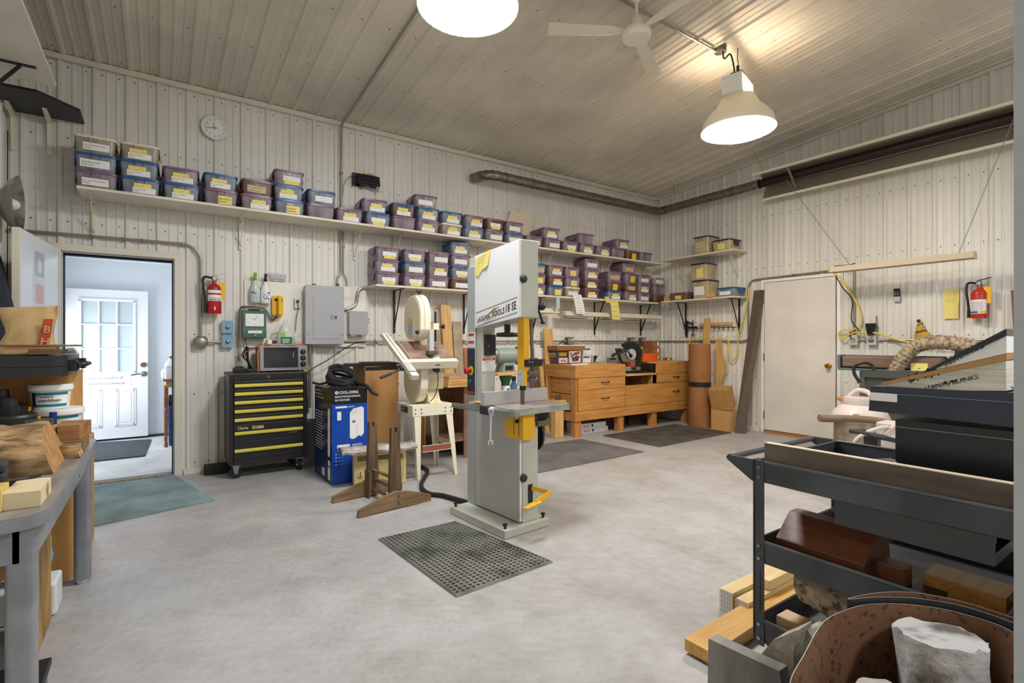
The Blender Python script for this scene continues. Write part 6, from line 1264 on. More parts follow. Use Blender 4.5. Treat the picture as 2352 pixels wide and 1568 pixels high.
# hanging strip light
t = thing('strip_light', 'cream strip light hanging on two chains above and right of the flush door', 'strip light', (-.47, -3.62, 2.09)); pl = [(-.08, -.04), (-.04, .025), (.04, .025), (.08, -.04), (.076, -.04), (.037, .02), (-.037, .02), (-.076, -.04)]
b = B(); b.prism(pl, 1, -.60, .66); b.build('reflector', mat('dusty_cream_reflector', (204, 190, 168), .45), t, local=True)
for yy in (-.602, .66): b = B(); b.prism([(-.08, -.04), (-.04, .025), (.04, .025), (.08, -.04)], 1, yy, yy+.002); b.build('end_cap', mat('dusty_cream_reflector', (204, 190, 168), .45), t, local=True)
for xx in (-.035, .035): b = B(); b.cyl((xx, -.58, -.016), (xx, .64, -.016), .014, n=10); b.build('tube', 'linen', t, local=True)
b = B(); b.tube(smoothpts([(0, .66, .02), (.0, .62, .035), (.0, .5, .03), (.03, .45, .04), (.15, .50, .06), (.36, .7, .05)], 5), .005, 6); b.build('lead', 'cable', t, local=True)
b = B(); b.tube([(-.06, .52, -.04), (-.06, .52, -.13)], .002, 5); b.ball((-.06, .52, -.135), .005, 8); b.build('pull_cord', 'steeld', t, local=True)
# ================================================================ MACHINES ALONG THE RIGHT WALL
sx = -.52
t = thing('belt_sander', 'long green edge belt sander with a brown belt standing before the right wall', 'belt sander', (sx, -3.45, 0)); gm = mat('grey_green_machine', (92, 112, 114), .5)
b = B(); b.box(-.10, .10, -.55, .375, .93, .955); b.box(-.085, .09, .355, .385, .956, 1.10); b.box(.06, .09, -.55, .354, .956, 1.10); b.build('bed', gm, t, local=True, bev=.004)
b = B(); b.box(-.075, .055, -.56, .345, .965, 1.09); b.build('belt', mat('worn_brown_belt', (104, 80, 70), .8, rgb2=(136, 110, 96), vs=40, stretch=(1, .05, 3)), t, local=True, bev=.02, seg=4)
b = B(); b.box(-.076, -.0755, -.44, -.30, .93, 1.03); scrib(b, (-.0765, -.31, .96), (0, -1, 0), (0, 0, 1), .12, .04, 1, 1, .004, 7); b.build('masking_tape', ['note', 'ink'], t, local=True)
b = B(); b.box(-.12, .12, -.35, .15, .001, .929); b.build('stand', mat('grey_green_stand', (84, 98, 98), .55), t, local=True, bev=.006)
b = B(); b.box(-.12, .11, -1.05, -.565, .93, 1.07); b.cyl((-.02, -.72, 1.02), (-.02, -.72, 1.2), .085, n=20); b.build('drive_housing', gm, t, local=True, bev=.006)
b = B(); b.cyl((-.10, -.72, 1.19), (-.02, -.70, 1.215), .055, n=20); b.build('red_cap', mat('dull_red_cap', (120, 50, 50), .4), t, local=True)
pts = [onx(x, y, -.62) for x, y in ((2040, 888), (2058, 850), (2075, 822), (2100, 798), (2132, 787), (2170, 786), (2215, 792), (2260, 800))]
b = B(); sp = smoothpts([pts[0] + Vector((0, .02, -.25))] + pts, 14); b.tube(sp, .07, 16, rf=lambda i: .066 if i % 4 < 2 else .071); tag(b.build('dust_hose', mat('beige_flex_hose', (186, 170, 138), .5, rgb2=(110, 90, 76), vs=30)), 'thick ribbed beige dust hose arching over the belt sander', 'hose')
p = onx(2040, 868, -.75)
t = thing('shop_machine', 'dark grey machine with a black carry handle below the belt sander', 'machine', (p.x, p.y, 0)); b = B(); b.rbox(-.12, .12, -.30, .20, .62, .93, .05, taper=.2); b.rbox(-.14, .14, -.32, .22, .88, .95, .05); b.box(-.08, .08, -.15, .05, .001, .62); b.build('body', mat('charcoal_green_plastic', (70, 74, 70), .5), t, local=True, bev=.008)
b = B(); b.tube(smoothpts([(-.15, .20, .82), (-.16, .25, .92), (-.15, .24, 1.0), (-.12, .16, 1.03), (-.11, .10, 1.0), (-.12, .08, .95)], 6), .016, 8); b.build('carry_handle', 'black', t, local=True)
# stool
p = onx(1955, 914, -.85); t = thing('wooden_stool', 'round varnished wooden stool between the flush door and the shop vacuum', 'stool', (p.x, p.y-.03, 0)); b = B(); b.lathe([(0, p.z+.01), (.14, p.z+.01), (.155, p.z), (.155, p.z-.02), (.14, p.z-.03), (0, p.z-.03)], 32); b.build('seat', mat('honey_wood', (206, 140, 50), .3), t, local=True)
for k in range(4):
    a = PI/4 + k*PI/2; b = B(); b.cyl((.09*math.cos(a), .09*math.sin(a), p.z-.0305), (.15*math.cos(a), .15*math.sin(a), .001), .018, n=10); b.build('leg', mat('honey_wood', (206, 140, 50), .3), t, local=True)
for k in range(4):
    a, c = PI/4 + k*PI/2, PI/4 + (k+1)*PI/2; b = B(); b.cyl((.128*math.cos(a), .128*math.sin(a), .22), (.128*math.cos(c), .128*math.sin(c), .22), .010, n=8); b.build('rung', mat('honey_wood', (206, 140, 50), .3), t, local=True)
# shop vacuum
p = atd(1975, 1000, 4.75); t = thing('shop_vacuum', 'beige and steel shop vacuum on the floor behind the cart', 'vacuum', (p.x, p.y, 0))
b = B(); b.lathe([(0, .05), (.20, .05), (.21, .08), (.21, .50), (.225, .505), (.225, .525)], 36); b.build('tank', mat('dull_stainless', (196, 182, 160), .3, .8, var=.2, vs=8), t, local=True)
lm_ = mat('mauve_beige_plastic', (206, 194, 188), .45); b = B(); b.lathe([(.225, .526), (.235, .535), (.235, .55), (.21, .60), (.16, .65), (.10, .675), (0, .68)], 36); b.build('lid', lm_, t, local=True)
b = B(); b.lathe([(.13, .66), (.135, .70), (.13, .73), (.0, .735)], 28); b.tube(smoothpts([(.02, -.10, .73), (.03, -.05, .78), (.03, .03, .79), (.02, .10, .73)], 5), .022, 10); b.build('motor_cap', lm_, t, local=True)
b = B(); b.cyl((-.20, -.05, .57), (-.235, -.06, .56), .035, n=16); b.build('hose_port', 'grey', t, local=True); b = B(); b.box(-.235, -.19, -.16, .0, .42, .455); b.build('side_grip', 'dark', t, local=True, bev=.006)
for k in range(4):
    a = PI/4+k*PI/2; b = B(); b.ball((.19*math.cos(a), .19*math.sin(a), .027), .026, 12); b.build('caster', 'black', t, local=True)
pts = [atd(x, y, Z) for x, y, Z in ((1882, 960, 4.42), (1905, 961, 4.42), (1950, 961, 4.40), (2000, 964, 4.36), (2040, 972, 4.3), (2075, 985, 4.25), (2110, 1010, 4.2))]
b = B(); b.tube(smoothpts(pts, 12), .03, 12, rf=lambda i: .032 if i < 20 else (.028 if i % 2 else .031)); tag(b.build('vacuum_hose', mat('taupe_hose', (120, 102, 82), .6)), 'taupe vacuum hose stretched sideways in front of the shop vacuum', 'hose')
for k, (x, y, Z, nm) in enumerate(((1965, 1012, 3.55, 'nearer the cart rim'), (2040, 990, 3.7, 'behind the black boxes'))):
    o = atd(x, y, Z); u = (atd(x+60, y-28, Z) - o); b = B(); b.tube(smoothpts([o, o + u*.5 + Vector((0, 0, .02)), o + u*1.1, o + u*1.25 + Vector((0, 0, -.03)), o + u*.7 + Vector((0, 0, -.07)), o + u*.1 + Vector((0, 0, -.055))], 6, True), .014, 10, closed=True); b.cyl(o + u*.6 + Vector((0, 0, -.06)), Vector((o.x+u.x*.6, o.y+u.y*.6, .001)), .02, n=10); tag(b.build('upright_tool', lm_), f'pale loop handle of an upright tool {nm}', 'handle')
b = B(); o = atd(2020, 1000, 3.4); b.slab([atd(1988, 994, 3.4), atd(2010, 1002, 3.35), atd(2062, 1018, 3.3), atd(2062, 1008, 3.3), atd(2030, 998, 3.35)], (.05, .12, 0)); b.box(o.x+.02, o.x+.08, o.y+.02, o.y+.1, .001, o.z-.02); tag(b.build('scoop', 'dark'), 'dark grey flat scoop on a post between the pale handles and the black boxes', 'scoop')
b = B(); o = atd(2050, 975, 3.9); b.box(o.x-.09, o.x+.1, o.y-.08, o.y+.08, .001, o.z+.02); tag(b.build('tool_case', lm_, bev=.01), 'small mauve case behind the black boxes on the cart', 'case')
# brown panel leaning at the far right of the right wall
b = B(); y0 = -4.47; b.slab([(-.12, y0-.02, .002), (-.12, y0-.45, .002), (-.045, y0-.45, 1.75), (-.045, y0+.08, 1.75)], (-.02, 0, 0)); tag(b.build('brown_panel', mat('redbrown_panel', (120, 82, 66), .6)), 'reddish brown panel leaning on the right wall right of the fire extinguisher', 'panel')
# ================================================================ UPPER LEFT CORNER
t = thing('wall_shelf', 'white board shelf on a black bracket high on the left wall', 'shelf', (XL, -.708, 3.128))
b = B(); b.box(.022, .40, -3.0, 0, 0, .022); b.build('board', mat('white_shelf_board', (226, 222, 210), .5, var=.06, vs=4), t, local=True, bev=.002)
for y in (-.28, -1.6):
    b = B(); b.box(.0215, .028, y-.015, y+.015, -.36, -.0005); b.box(.028, .33, y-.015, y+.015, -.008, -.001); b.bar((.03, y, -.32), (.25, y, -.012), .02, .012, (0, 1, 0)); b.build('bracket', 'blackm', t, local=True)
t = thing('wall_shelf', 'black tapered board on a white bracket in the upper left corner of the back wall', 'shelf', (-7.68, 0, 3.115))
b = B(); b.prism([(-7.93, -.55), (-7.67, -.555), (-7.445, -.32), (-7.446, -.024), (-7.915, -.024)], 2, 3.115, 3.135); b.build('board', 'black', t, bev=.002)
for x in (-7.67, -7.89):
    b = B(); b.prism([(-.0215, 2.80), (-.028, 2.80), (-.045, 3.06), (-.26, 3.105), (-.26, 3.1135), (-.0215, 3.1135)], 0, x-.014, x+.014); b.build('bracket', 'ivory2', t, bev=.002)
b = B(); b.tube([(-7.921, -.014-.02, 2.95), (-7.923, -.034, 1.9), (-7.922, -.034, .9)], .004, 6); b.tube(smoothpts([(-7.91, -.034, 2.50), (-7.895, -.04, 2.47), (-7.885, -.04, 2.40), (-7.888, -.04, 2.30), (-7.875, -.04, 2.27), (-7.885, -.04, 2.25)], 5), .004, 6); tag(b.build('wire', 'cable'), 'thin dark wire running down the left end of the back wall', 'wire')
t = thing('reflector_lamp', 'round aluminium reflector lamp at the left edge of the photo', 'lamp', (-7.90, -.48, 2.27))
Ryy = Matrix.Rotation(PI/2, 4, 'Y'); b = B(); b.lathe([(.03, -.0), (.09, .02), (.17, .07), (.215, .12), (.21, .12), (.165, .072), (.085, .024), (.03, .004)], 36, 0, Ryy); b.build('dome', 'steel', t, local=True)
b = B(); b.ball((.07, 0, 0), (.06, .045, .045), 16); b.build('bulb', 'linen', t, local=True); b = B(); b.cyl((-.02, 0, 0), (.01, 0, 0), .032, n=16); b.build('socket', 'black', t, local=True)
# ================================================================ STEEL TABLE AT THE LEFT
tb = thing('steel_table', 'grey steel work table with rounded corners covered with timber at the left edge', 'table', (-7.56, -2.95, 0)); gt = mat('scuffed_grey_steel', (152, 156, 160), .35, .25, rgb2=(132, 136, 140), vs=8)
b = B(); b.rbox(-7.915, -7.185, -3.70, -2.205, .702, .738, .09, n=6); b.build('table_top', gt, tb, bev=.004)
b = B(); b.rbox(-7.91, -7.19, -3.695, -2.21, .7385, .740, .088, n=6); b.build('top_sheet', mat('scratched_steel_top', (164, 160, 154), .45, .3, rgb2=(120, 114, 108), vs=10, stretch=(1, .3, 1)), tb)
b = B(); b.box(-7.23, -7.22, -3.60, -2.29, .60, .7015); b.box(-7.88, -7.25, -3.665, -3.655, .60, .7015); b.box(-7.88, -7.25, -2.255, -2.245, .60, .7015); b.box(-7.2195, -7.2185, -2.62, -2.615, .62, .69, 1); b.build('apron', [gt, 'ink'], tb)
for x, y in ((-7.25, -3.63), (-7.242, -2.262), (-7.89, -3.63), (-7.89, -2.262)):
    b = B(); b.rbox(x-.035, x+.035, y-.035, y+.035, .02, .7015, .02); l = b.build('leg', gt, tb); b = B(); b.cyl((x, y, .001), (x, y, .0195), .032, n=20); b.build('foot', 'chrome', l)
zt_ = .7405
def block(name, label, m, x0, x1, y0, y1, z0, z1, rough=0., bev=.003, cuts=8, seed=1, cat='wood', fs=9):
    b = B(); nx, ny, nz = (cuts, cuts, max(2, cuts//2)) if rough else (1, 1, 1)
    if not rough: b.box(x0, x1, y0, y1, z0, z1); return tag(b.build(name, m, bev=bev), label, cat)
    idx = {}; vs = []; fs_ = []
    def V(i, j, k):
        if (i, j, k) not in idx: idx[(i, j, k)] = len(vs); vs.append((x0+(x1-x0)*i/nx, y0+(y1-y0)*j/ny, z0+(z1-z0)*k/nz))
        return idx[(i, j, k)]
    for i in range(nx):
        for j in range(ny): fs_ += [(V(i, j, 0), V(i, j+1, 0), V(i+1, j+1, 0), V(i+1, j, 0)), (V(i, j, nz), V(i+1, j, nz), V(i+1, j+1, nz), V(i, j+1, nz))]
    for i in range(nx):
        for k in range(nz): fs_ += [(V(i, 0, k), V(i+1, 0, k), V(i+1, 0, k+1), V(i, 0, k+1)), (V(i, ny, k), V(i, ny, k+1), V(i+1, ny, k+1), V(i+1, ny, k))]
    for j in range(ny):
        for k in range(nz): fs_ += [(V(0, j, k), V(0, j, k+1), V(0, j+1, k+1), V(0, j+1, k)), (V(nx, j, k), V(nx, j+1, k), V(nx, j+1, k+1), V(nx, j, k+1))]
    b.add(vs, fs_, 0); o = b.build(name, m); zb_ = min(v.co.z for v in o.data.vertices); wob(o, rough, fs, seed)
    for v in o.data.vertices: v.co.z = max(v.co.z, zb_)
    return tag(o, label, cat)
# tall cartons standing on the floor beyond the table
kc = mat('kraft_carton', (198, 146, 82), .7, var=.1, vs=3)
b = B(); b.rbox(-7.92, -7.29, -2.19, -1.72, .001, 1.083, .03, n=6); b.box(-7.286, -7.2845, -2.1, -1.8, .001, .5, 0); tag(b.build('tall_carton', kc, bev=.003), 'tall brown carton standing on the floor behind the grey steel table under the black case', 'carton')
b = B(); b.rbox(-7.60, -7.262, -1.70, -1.42, .001, .66, .05, n=6); tag(b.build('tall_carton', kc, bev=.003), 'lower brown carton behind the tall one seen past the steel table leg', 'carton')
t = thing('hard_case', 'long black hard case lying on the tall brown carton behind the steel table', 'case', (-7.26, -2.22, 1.084)); bk = mat('black_case_plastic', (36, 38, 42), .35)
b = B(); b.rbox(-.68, -.02, -.27, .26, .001, .045, .05); b.build('lower_shell', bk, t, local=True, bev=.012, seg=3); b = B(); b.rbox(-.68, -.02, -.27, .26, .047, .098, .05); b.rbox(-.60, -.10, -.20, .20, .0985, .104, .04); b.build('lid', bk, t, local=True, bev=.012, seg=3)
for y in (-.17, .15):
    b = B(); b.box(-.022, .012, y-.035, y+.035, .02, .075); b.box(.0125, .02, y-.025, y+.025, .03, .06); b.build('latch', 'black', t, local=True, bev=.006)
b = B(); b.tube(smoothpts([(-.02, -.09, .05), (.03, -.08, .05), (.035, 0, .05), (.03, .08, .05), (-.02, .09, .05)], 5), .011, 8); b.build('handle', 'black', t, local=True)
# paper bag with red print
t = thing('paper_bag', 'crumpled brown paper bag with red print standing on the black hard case', 'paper bag', (-7.46, -2.22, 1.189)); b = B(); n = 20; vs = []
for j, (z, wx, wy, ox) in enumerate(((.0, .115, .06, -.01), (.05, .10, .055, .0), (.10, .085, .045, .01), (.15, .095, .03, .01), (.20, .11, .018, .005), (.235, .125, .008, .0))):
    for i in range(n):
        a = 2*PI*i/n; vs.append((ox + wx*math.copysign(abs(math.cos(a))**.6, math.cos(a)) + .006*math.sin(i*3+j*2), wy*math.copysign(abs(math.sin(a))**.6, math.sin(a)) + .005*math.sin(i*2.3+j), z + (.012*math.cos(a) if j == 5 else 0)))
b.add(vs, [(j*n+i, j*n+(i+1) % n, (j+1)*n+(i+1) % n, (j+1)*n+i) for j in range(5) for i in range(n)], 0, True); b.add(vs[:n], [tuple(range(n))[::-1]]); b.build('bag', 'kraft', t, local=True, smooth=60)
b = B(); fy = -.062; b.slab([(.048, fy, .03), (.088, fy, .03), (.103, fy+.022, .175), (.065, fy+.022, .175)], (0, -.001, 0), 0); text(b, 'B', (.065, fy+.005, .105), (1, 0, .0), (.1, .15, 1), .05, 1, .02); text(b, 'H', (.055, fy-.006, .045), (1, 0, 0), (.1, .15, 1), .05, 1, .02); b.build('red_print', [mat('red_print', (186, 66, 44), .7), 'kraft'], t, local=True)
for k, (x0, x1, y0, y1, z0, z1, m, nm) in enumerate(((-7.43, -7.30, -2.47, -2.37, 1.189, 1.199, 'oldwood', 'lowest small board'), (-7.42, -7.29, -2.47, -2.37, 1.20, 1.212, 'oldwood', 'second small board'), (-7.50, -7.32, -2.47, -2.37, 1.213, 1.224, 'bench', 'third small board'), (-7.54, -7.235, -2.475, -2.37, 1.225, 1.235, 'oldwood', 'long top board'))): block('board', f'{nm} of the little pile on the black hard case beside the paper bag', m, x0, x1, y0, y1, z0, z1, cat='board', bev=.001)
b = B(); 
for k in range(5): b.box(-7.315+.004*k, -7.255-.003*k, -2.36, -2.25, 1.189+.0065*k, 1.194+.0065*k)
tag(b.build('foil_sheets', 'greyl'), 'little pile of pale grey sheets on the right end of the black hard case', 'sheets')
# cloth hanging beside the door
b = B(); n = 18; vs = []
for j in range(9):
    z = .9 + .9*j/8; r_ = .14*(1-.75*(j/8)**3)
    vs += [(-7.78 + r_*math.cos(2*PI*i/n)*.9 + .012*math.sin(i*2.7+j*.6), -1.25 + r_*.9*math.sin(2*PI*i/n) + .012*math.cos(i*3.1), z) for i in range(n)]
b.add(vs, [(j*n+i, j*n+(i+1) % n, (j+1)*n+(i+1) % n, (j+1)*n+i) for j in range(8) for i in range(n)], 0, True); b.add(vs[-n:], [tuple(range(n))]); b.cyl((-7.78, -1.25, .001), (-7.78, -1.25, .95), .02, n=10); b.cyl((-7.78, -1.25, .001), (-7.78, -1.25, .02), .16, n=20)
tag(b.build('draped_stand', mat('navy_black_cloth', (34, 36, 46), .9, bump=.4, bs=14), smooth=60), 'dark navy cloth draped over a stand between the left wall and the open door', 'cloth')
b = B(); n = 10; vs = [(-7.80 + .12*i/n, -1.02 + .02*math.sin(i*1.7) + .01*math.sin(j*2.), 1.10 + .56*j/8 - .25*(i/n)*(j/8)) for j in range(9) for i in range(n+1)]
b.add(vs, [(j*(n+1)+i, j*(n+1)+i+1, (j+1)*(n+1)+i+1, (j+1)*(n+1)+i) for j in range(8) for i in range(n)], 0, True); b.add([Vector(v)+Vector((0, .02, 0)) for v in vs], [(j*(n+1)+i, (j+1)*(n+1)+i, (j+1)*(n+1)+i+1, j*(n+1)+i+1) for j in range(8) for i in range(n)], 0, True); b.cyl((-7.80, -1.01, .001), (-7.80, -1.01, 1.64), .01, n=8)
tag(b.build('patterned_shirt', mat('red_black_print_cloth', (150, 36, 24), .9, rgb2=(26, 16, 18), vs=11, lo=.47, hi=.52, detail=1)), 'red and black patterned cloth hanging beside the open door behind the navy cloth', 'cloth')
# tubs
def tub(label, x, y, z, r, h, lid):
    t = thing('adhesive_tub', label, 'tub', (x, y, z)); b = B(); b.lathe([(0, 0), (r*.82, 0), (r*.84, .004), (r*.95, h-.012), (r*.95, h)], 36); b.build('tub_body', 'linen', t, local=True)
    b = B(); b.lathe([(r*.97, h-.026), (r*1.03, h-.024), (r*1.04, h-.008), (r*1.0, h+.004), (r*.9, h+.004), (0, h+.002)], 36); b.build('lid', 'linen', t, local=True)
    b = B(); n = 18; a0, a1 = math.radians(215), math.radians(330)
    def band(z0, z1, mi, e=0, A0=a0, A1=a1):
        rr = lambda z: r*(.84+.11*z/(h-.012)) + .0012 + e
        b.add([(rr(z)*math.cos(A0+(A1-A0)*i/n), rr(z)*math.sin(A0+(A1-A0)*i/n), z) for i in range(n+1) for z in (z0, z1)], [(2*i, 2*i+2, 2*i+3, 2*i+1) for i in range(n)], mi)
    band(.012, h-.034, 0); band(.012, h*.22, 1, .0006); band(h*.60, h*.72, 1, .0006); band(.014, h*.72, 2, .0009, a0, a0+.28)
    for k in range(3): band(h*(.28+.05*k), h*(.295+.05*k), 3, .0008, a0+.4, a1-.5)
    am = math.radians(268); o = Vector((0, 0, 0)); rr = r*.92; R_ = Vector((-math.sin(am), math.cos(am), 0)); P_ = Vector((math.cos(am), math.sin(am), 0))*rr
    if lid: text(b, 'Premium', P_ - R_*.045 + P_*.06 + Vector((0, 0, h*.5)), R_, (0, 0, 1), .019, 2, .012); text(b, 'Carpet Adhesive', P_ - R_*.045 + P_*.06 + Vector((0, 0, h*.5-.017)), R_, (0, 0, 1), .017, 2, .012, sx=.85)
    b.build('label', ['paper', mat('teal_print', (0, 122, 140), .5), 'ink', 'inkg'], t, local=True); return t
b = B(); b.box(-7.46, -7.24, -2.36, -2.225, zt_, zt_+.065); tag(b.build('spacer_board', 'oldwood'), 'old board under the white tubs on the steel table', 'board')
tub('lower white tub with a grooved lid on the steel table', -7.33, -2.30, zt_+.066, .098, .105, False); tub('upper white tub of carpet adhesive with teal label stacked on another tub', -7.362, -2.29, zt_+.176, .084, .115, True)
# timber on the table
def sprism(name, label, m, pts, ax, a0, a1, rough=0., seed=1, n=1, cat='wood', bev=.003, fs=10):
    b = B(); b.prism(pts, ax, a0, a1); o = b.build(name, m, bev=bev); return tag(o, label, cat)
gold_ = mat('golden_live_edge', (206, 170, 96), .6, rgb2=(150, 112, 52), vs=10, bump=.2, bs=40)
block('plank', 'dark board lying flat under the slabs on the steel table', 'oldwood', -7.80, -7.20, -2.66, -2.44, zt_, zt_+.055)
b = B(); b.prism([(-7.84, -2.40), (-7.30, -2.42), (-7.30, -2.64), (-7.45, -2.67), (-7.62, -2.60), (-7.84, -2.66)], 2, zt_+.056, zt_+.125); tag(b.build('live_edge_slab', gold_, bev=.006), 'golden live-edge slab on the steel table under the round black fittings', 'slab')
b = B(); b.prism([(-7.295, -2.44), (-7.19, -2.46), (-7.215, -2.64), (-7.295, -2.65)], 2, zt_+.056, zt_+.125); tag(b.build('wood_block', wood('reddish_block', (176, 126, 78), (126, 80, 44), 0, .6), bev=.003), 'reddish brown wood block at the far right corner of the steel table', 'wood block')
bark = mat('pale_furrowed_bark', (190, 158, 112), .85, rgb2=(112, 84, 54), vs=22, lo=.4, hi=.62, stretch=(.3, 1, 1), bump=1., bs=26); cutw = wood('cut_log_face', (190, 146, 92), (150, 108, 64), 0, .65)
def halflog(name, label, x0, x1, yc_, zb_, wy, hz2, seed, lean_=.03, rough=.012):
    nu, nv = 40, 26
    def fn(u, v):
        a = PI*1.0*u*1.0; t = u*2*PI; y = math.cos(t); z = math.sin(t)
        k = 1 + .06*math.sin(5*t+seed)
        zz = max(z, 0)*hz2*k if z > 0 else 0.0
        x = x0 + (x1-x0)*v
        from mathutils import noise
        bmp = noise.noise(Vector((x*9, t*4.2, seed)))*rough*2 + noise.noise(Vector((x*30, t*11, seed+3)))*rough if z > .05 and v > 0 else 0
        return Vector((x + (lean_*(1-max(z, 0)) if v > .99 else 0), yc_ + y*wy*k*.5*(1 + bmp*4), zb_ + zz + max(bmp, -zz*.5)))
    b = grid_solid(fn, nu, nv); return tag(b.build(name, [bark, cutw], smooth=60), label, 'log')
halflog('half_log', 'large half log with furrowed bark and a cut face on the steel table', -7.90, -7.30, -2.90, zt_+.0, .40, .165, 2., .05)
halflog('half_log', 'small bark-covered piece near the right edge of the steel table behind the big half log', -7.62, -7.205, -2.575-.06, zt_+.0, .0, .0, 4.) if False else None
block('bark_piece', 'small bark-covered piece at the right edge of the steel table', bark, -7.315, -7.20, -2.80, -2.70, zt_, zt_+.055, .008, cuts=10, seed=4, fs=28)
t = thing('plastic_box', 'dark grey hinged plastic box in front of the big half log', 'box', (-7.42, -3.19, zt_), .1); b = B(); b.box(-.25, .06, -.06, .05, .001, .05); b.box(-.25, .06, -.06, .05, .052, .085); b.build('box_body', mat('dark_grey_case', (58, 60, 66), .5), t, local=True, bev=.008); b = B(); b.box(-.10, -.05, -.068, -.0605, .03, .07); b.bar((-.12, -.07, .03), (-.2, -.09, .06), .02, .012); b.build('latch', 'black', t, local=True, bev=.003)
yw = mat('pale_yellow_wood', (222, 196, 120), .6, rgb2=(196, 160, 76), vs=9)
block('wood_piece', 'pale yellow wood piece in front of the plastic box', yw, -7.56, -7.36, -3.37, -3.29, zt_, zt_+.025); block('wood_piece', 'yellow wood block with cream edges at the near left corner of the steel table', yw, -7.55, -7.30, -3.60, -3.50, zt_, zt_+.07)
o = block('bark_block', 'pale block with mossy yellow bark edge at the near corner of the steel table', mat('mossy_block', (218, 202, 164), .7, rgb2=(150, 116, 40), vs=8, lo=.36, hi=.46), -7.30, -7.215, -3.585, -3.40, zt_, zt_+.05, .004, cuts=8, seed=8)
block('wood_piece', 'thin cream offcut lying left of the mossy block', 'paper', -7.40, -7.34, -3.47, -3.40, zt_, zt_+.012)
b = B(); p = onz(48, 1112, zt_); b.box(p.x-.03, p.x+.02, p.y-.015, p.y+.015, zt_, zt_+.018); b.bar((p.x, p.y, zt_+.012), (p.x+.05, p.y+.02, zt_+.022), .012, .008); tag(b.build('spring_clip', 'dark'), 'small dark metal clip lying between the pale wood pieces', 'clip')
# black fittings and gadgets on the slabs
zz = zt_+.126
for k, (x, y, z, nm) in enumerate(((-7.47, -2.545, zz, 'nearer'), (-7.53, -2.36+.0, zt_+.155, 'farther'))):
    t = thing('dust_port', f'{nm} of two round black dust ports with a stub pipe on the slabs', 'dust port', (x, y, z)); b = B(); b.lathe([(0, 0), (.095, 0), (.10, .006), (.10, .045), (.092, .055), (0, .058)], 36); b.build('drum', 'black', t, local=True); b = B(); b.lathe([(.032, .058), (.032, .09), (.027, .092), (.025, .125), (.0, .125)], 20, 0, Matrix.Translation((.0, .02, 0))); b.build('stub_pipe', 'black', t, local=True); b = B(); b.box(.085, .104, -.02, .015, .02, .04); plabel(b.build('yellow_tab', 'yellow', t, local=True), 'yellow tab')
block('wood_block', 'block under the farther black dust port on the steel table', 'oldwood', -7.64, -7.475, -2.385, -2.25, zt_, zt_+.154)
p = atd(122, 948, 2.37); b = B(); b.cyl((p.x, p.y, zz), (p.x, p.y, zz+.055), .014, n=16); tag(b.build('blue_lighter', mat('metallic_blue', (24, 66, 150), .25, .4)), 'small blue cylinder standing on the golden slab', 'cylinder')
t = thing('vise_block', 'small grey metal slotted block lying on the golden slab', 'metal block', (-7.365, -2.60, zz)); b = B(); b.box(-.055, .05, -.025, .03, .001, .032)
for k in range(5): b.box(-.05+.021*k, -.038+.021*k, -.0262, -.0252, .006, .026, 1)
b.build('block', ['steeld', 'ink'], t, local=True, bev=.003)
b = B(); b.rbox(-7.80, -7.56, -2.24-.1, -2.22, .0, .0, .01) if False else None
b = B(); b.lathe([(0, 0), (.05, 0), (.075, .05), (.085, .14), (.09, .15), (0, .16)], 24, 0, Matrix.Translation((-7.70, -2.52, zz))); tag(b.build('purple_jar', mat('pale_lilac_plastic', (206, 190, 206), .4)), 'pale lilac container on the slabs at the left edge of the photo', 'container')
# below the table
block('mottled_board', 'mottled brown wood panel standing on edge under the steel table', mat('mottled_panel', (176, 140, 78), .7, rgb2=(112, 84, 44), vs=9, stretch=(1, 1, .4), bump=.2, bs=40), -7.335, -7.312, -3.05, -2.665, .001, .66, cat='panel'); block('plank', 'dark brown upright planks at the left under the steel table', 'oldwoodv', -7.62, -7.50, -3.40, -3.30, .13, .60, cat='plank')
block('white_box', 'white box lid on the floor under the steel table', 'linen', -7.52, -7.30, -2.62, -2.44, .001, .15, bev=.012, cat='box')
b = B(); b.ball((-7.365, -2.53, .28), (.045, .05, .125), 16); o = b.build('blue_bag', mat('light_blue_bag', (96, 176, 226), .5)); wob(o, .02, 14); tag(o, 'light blue plastic bag on the white box under the steel table', 'bag')
t = thing('dolly', 'low black dolly with rubber wheels under the near end of the steel table', 'dolly', (-7.42, -3.25, 0)); b = B(); b.box(-.24, .19, -.20, -.02, .092, .120); b.build('deck', 'black', t, local=True, bev=.004)
for x, y in ((.165, -.08), (-.2, -.1)):
    b = B(); b.cyl((x-.014, y, .042), (x+.014, y, .042), .041, n=24); wl = b.build('wheel', 'rubber', t, local=True, bev=.006); b = B()
    for s in (-1, 1): b.box(x+s*.018-.002, x+s*.018+.002, y-.016, y+.016, .03, .0915)
    b.build('fork', 'steel', wl, local=True)
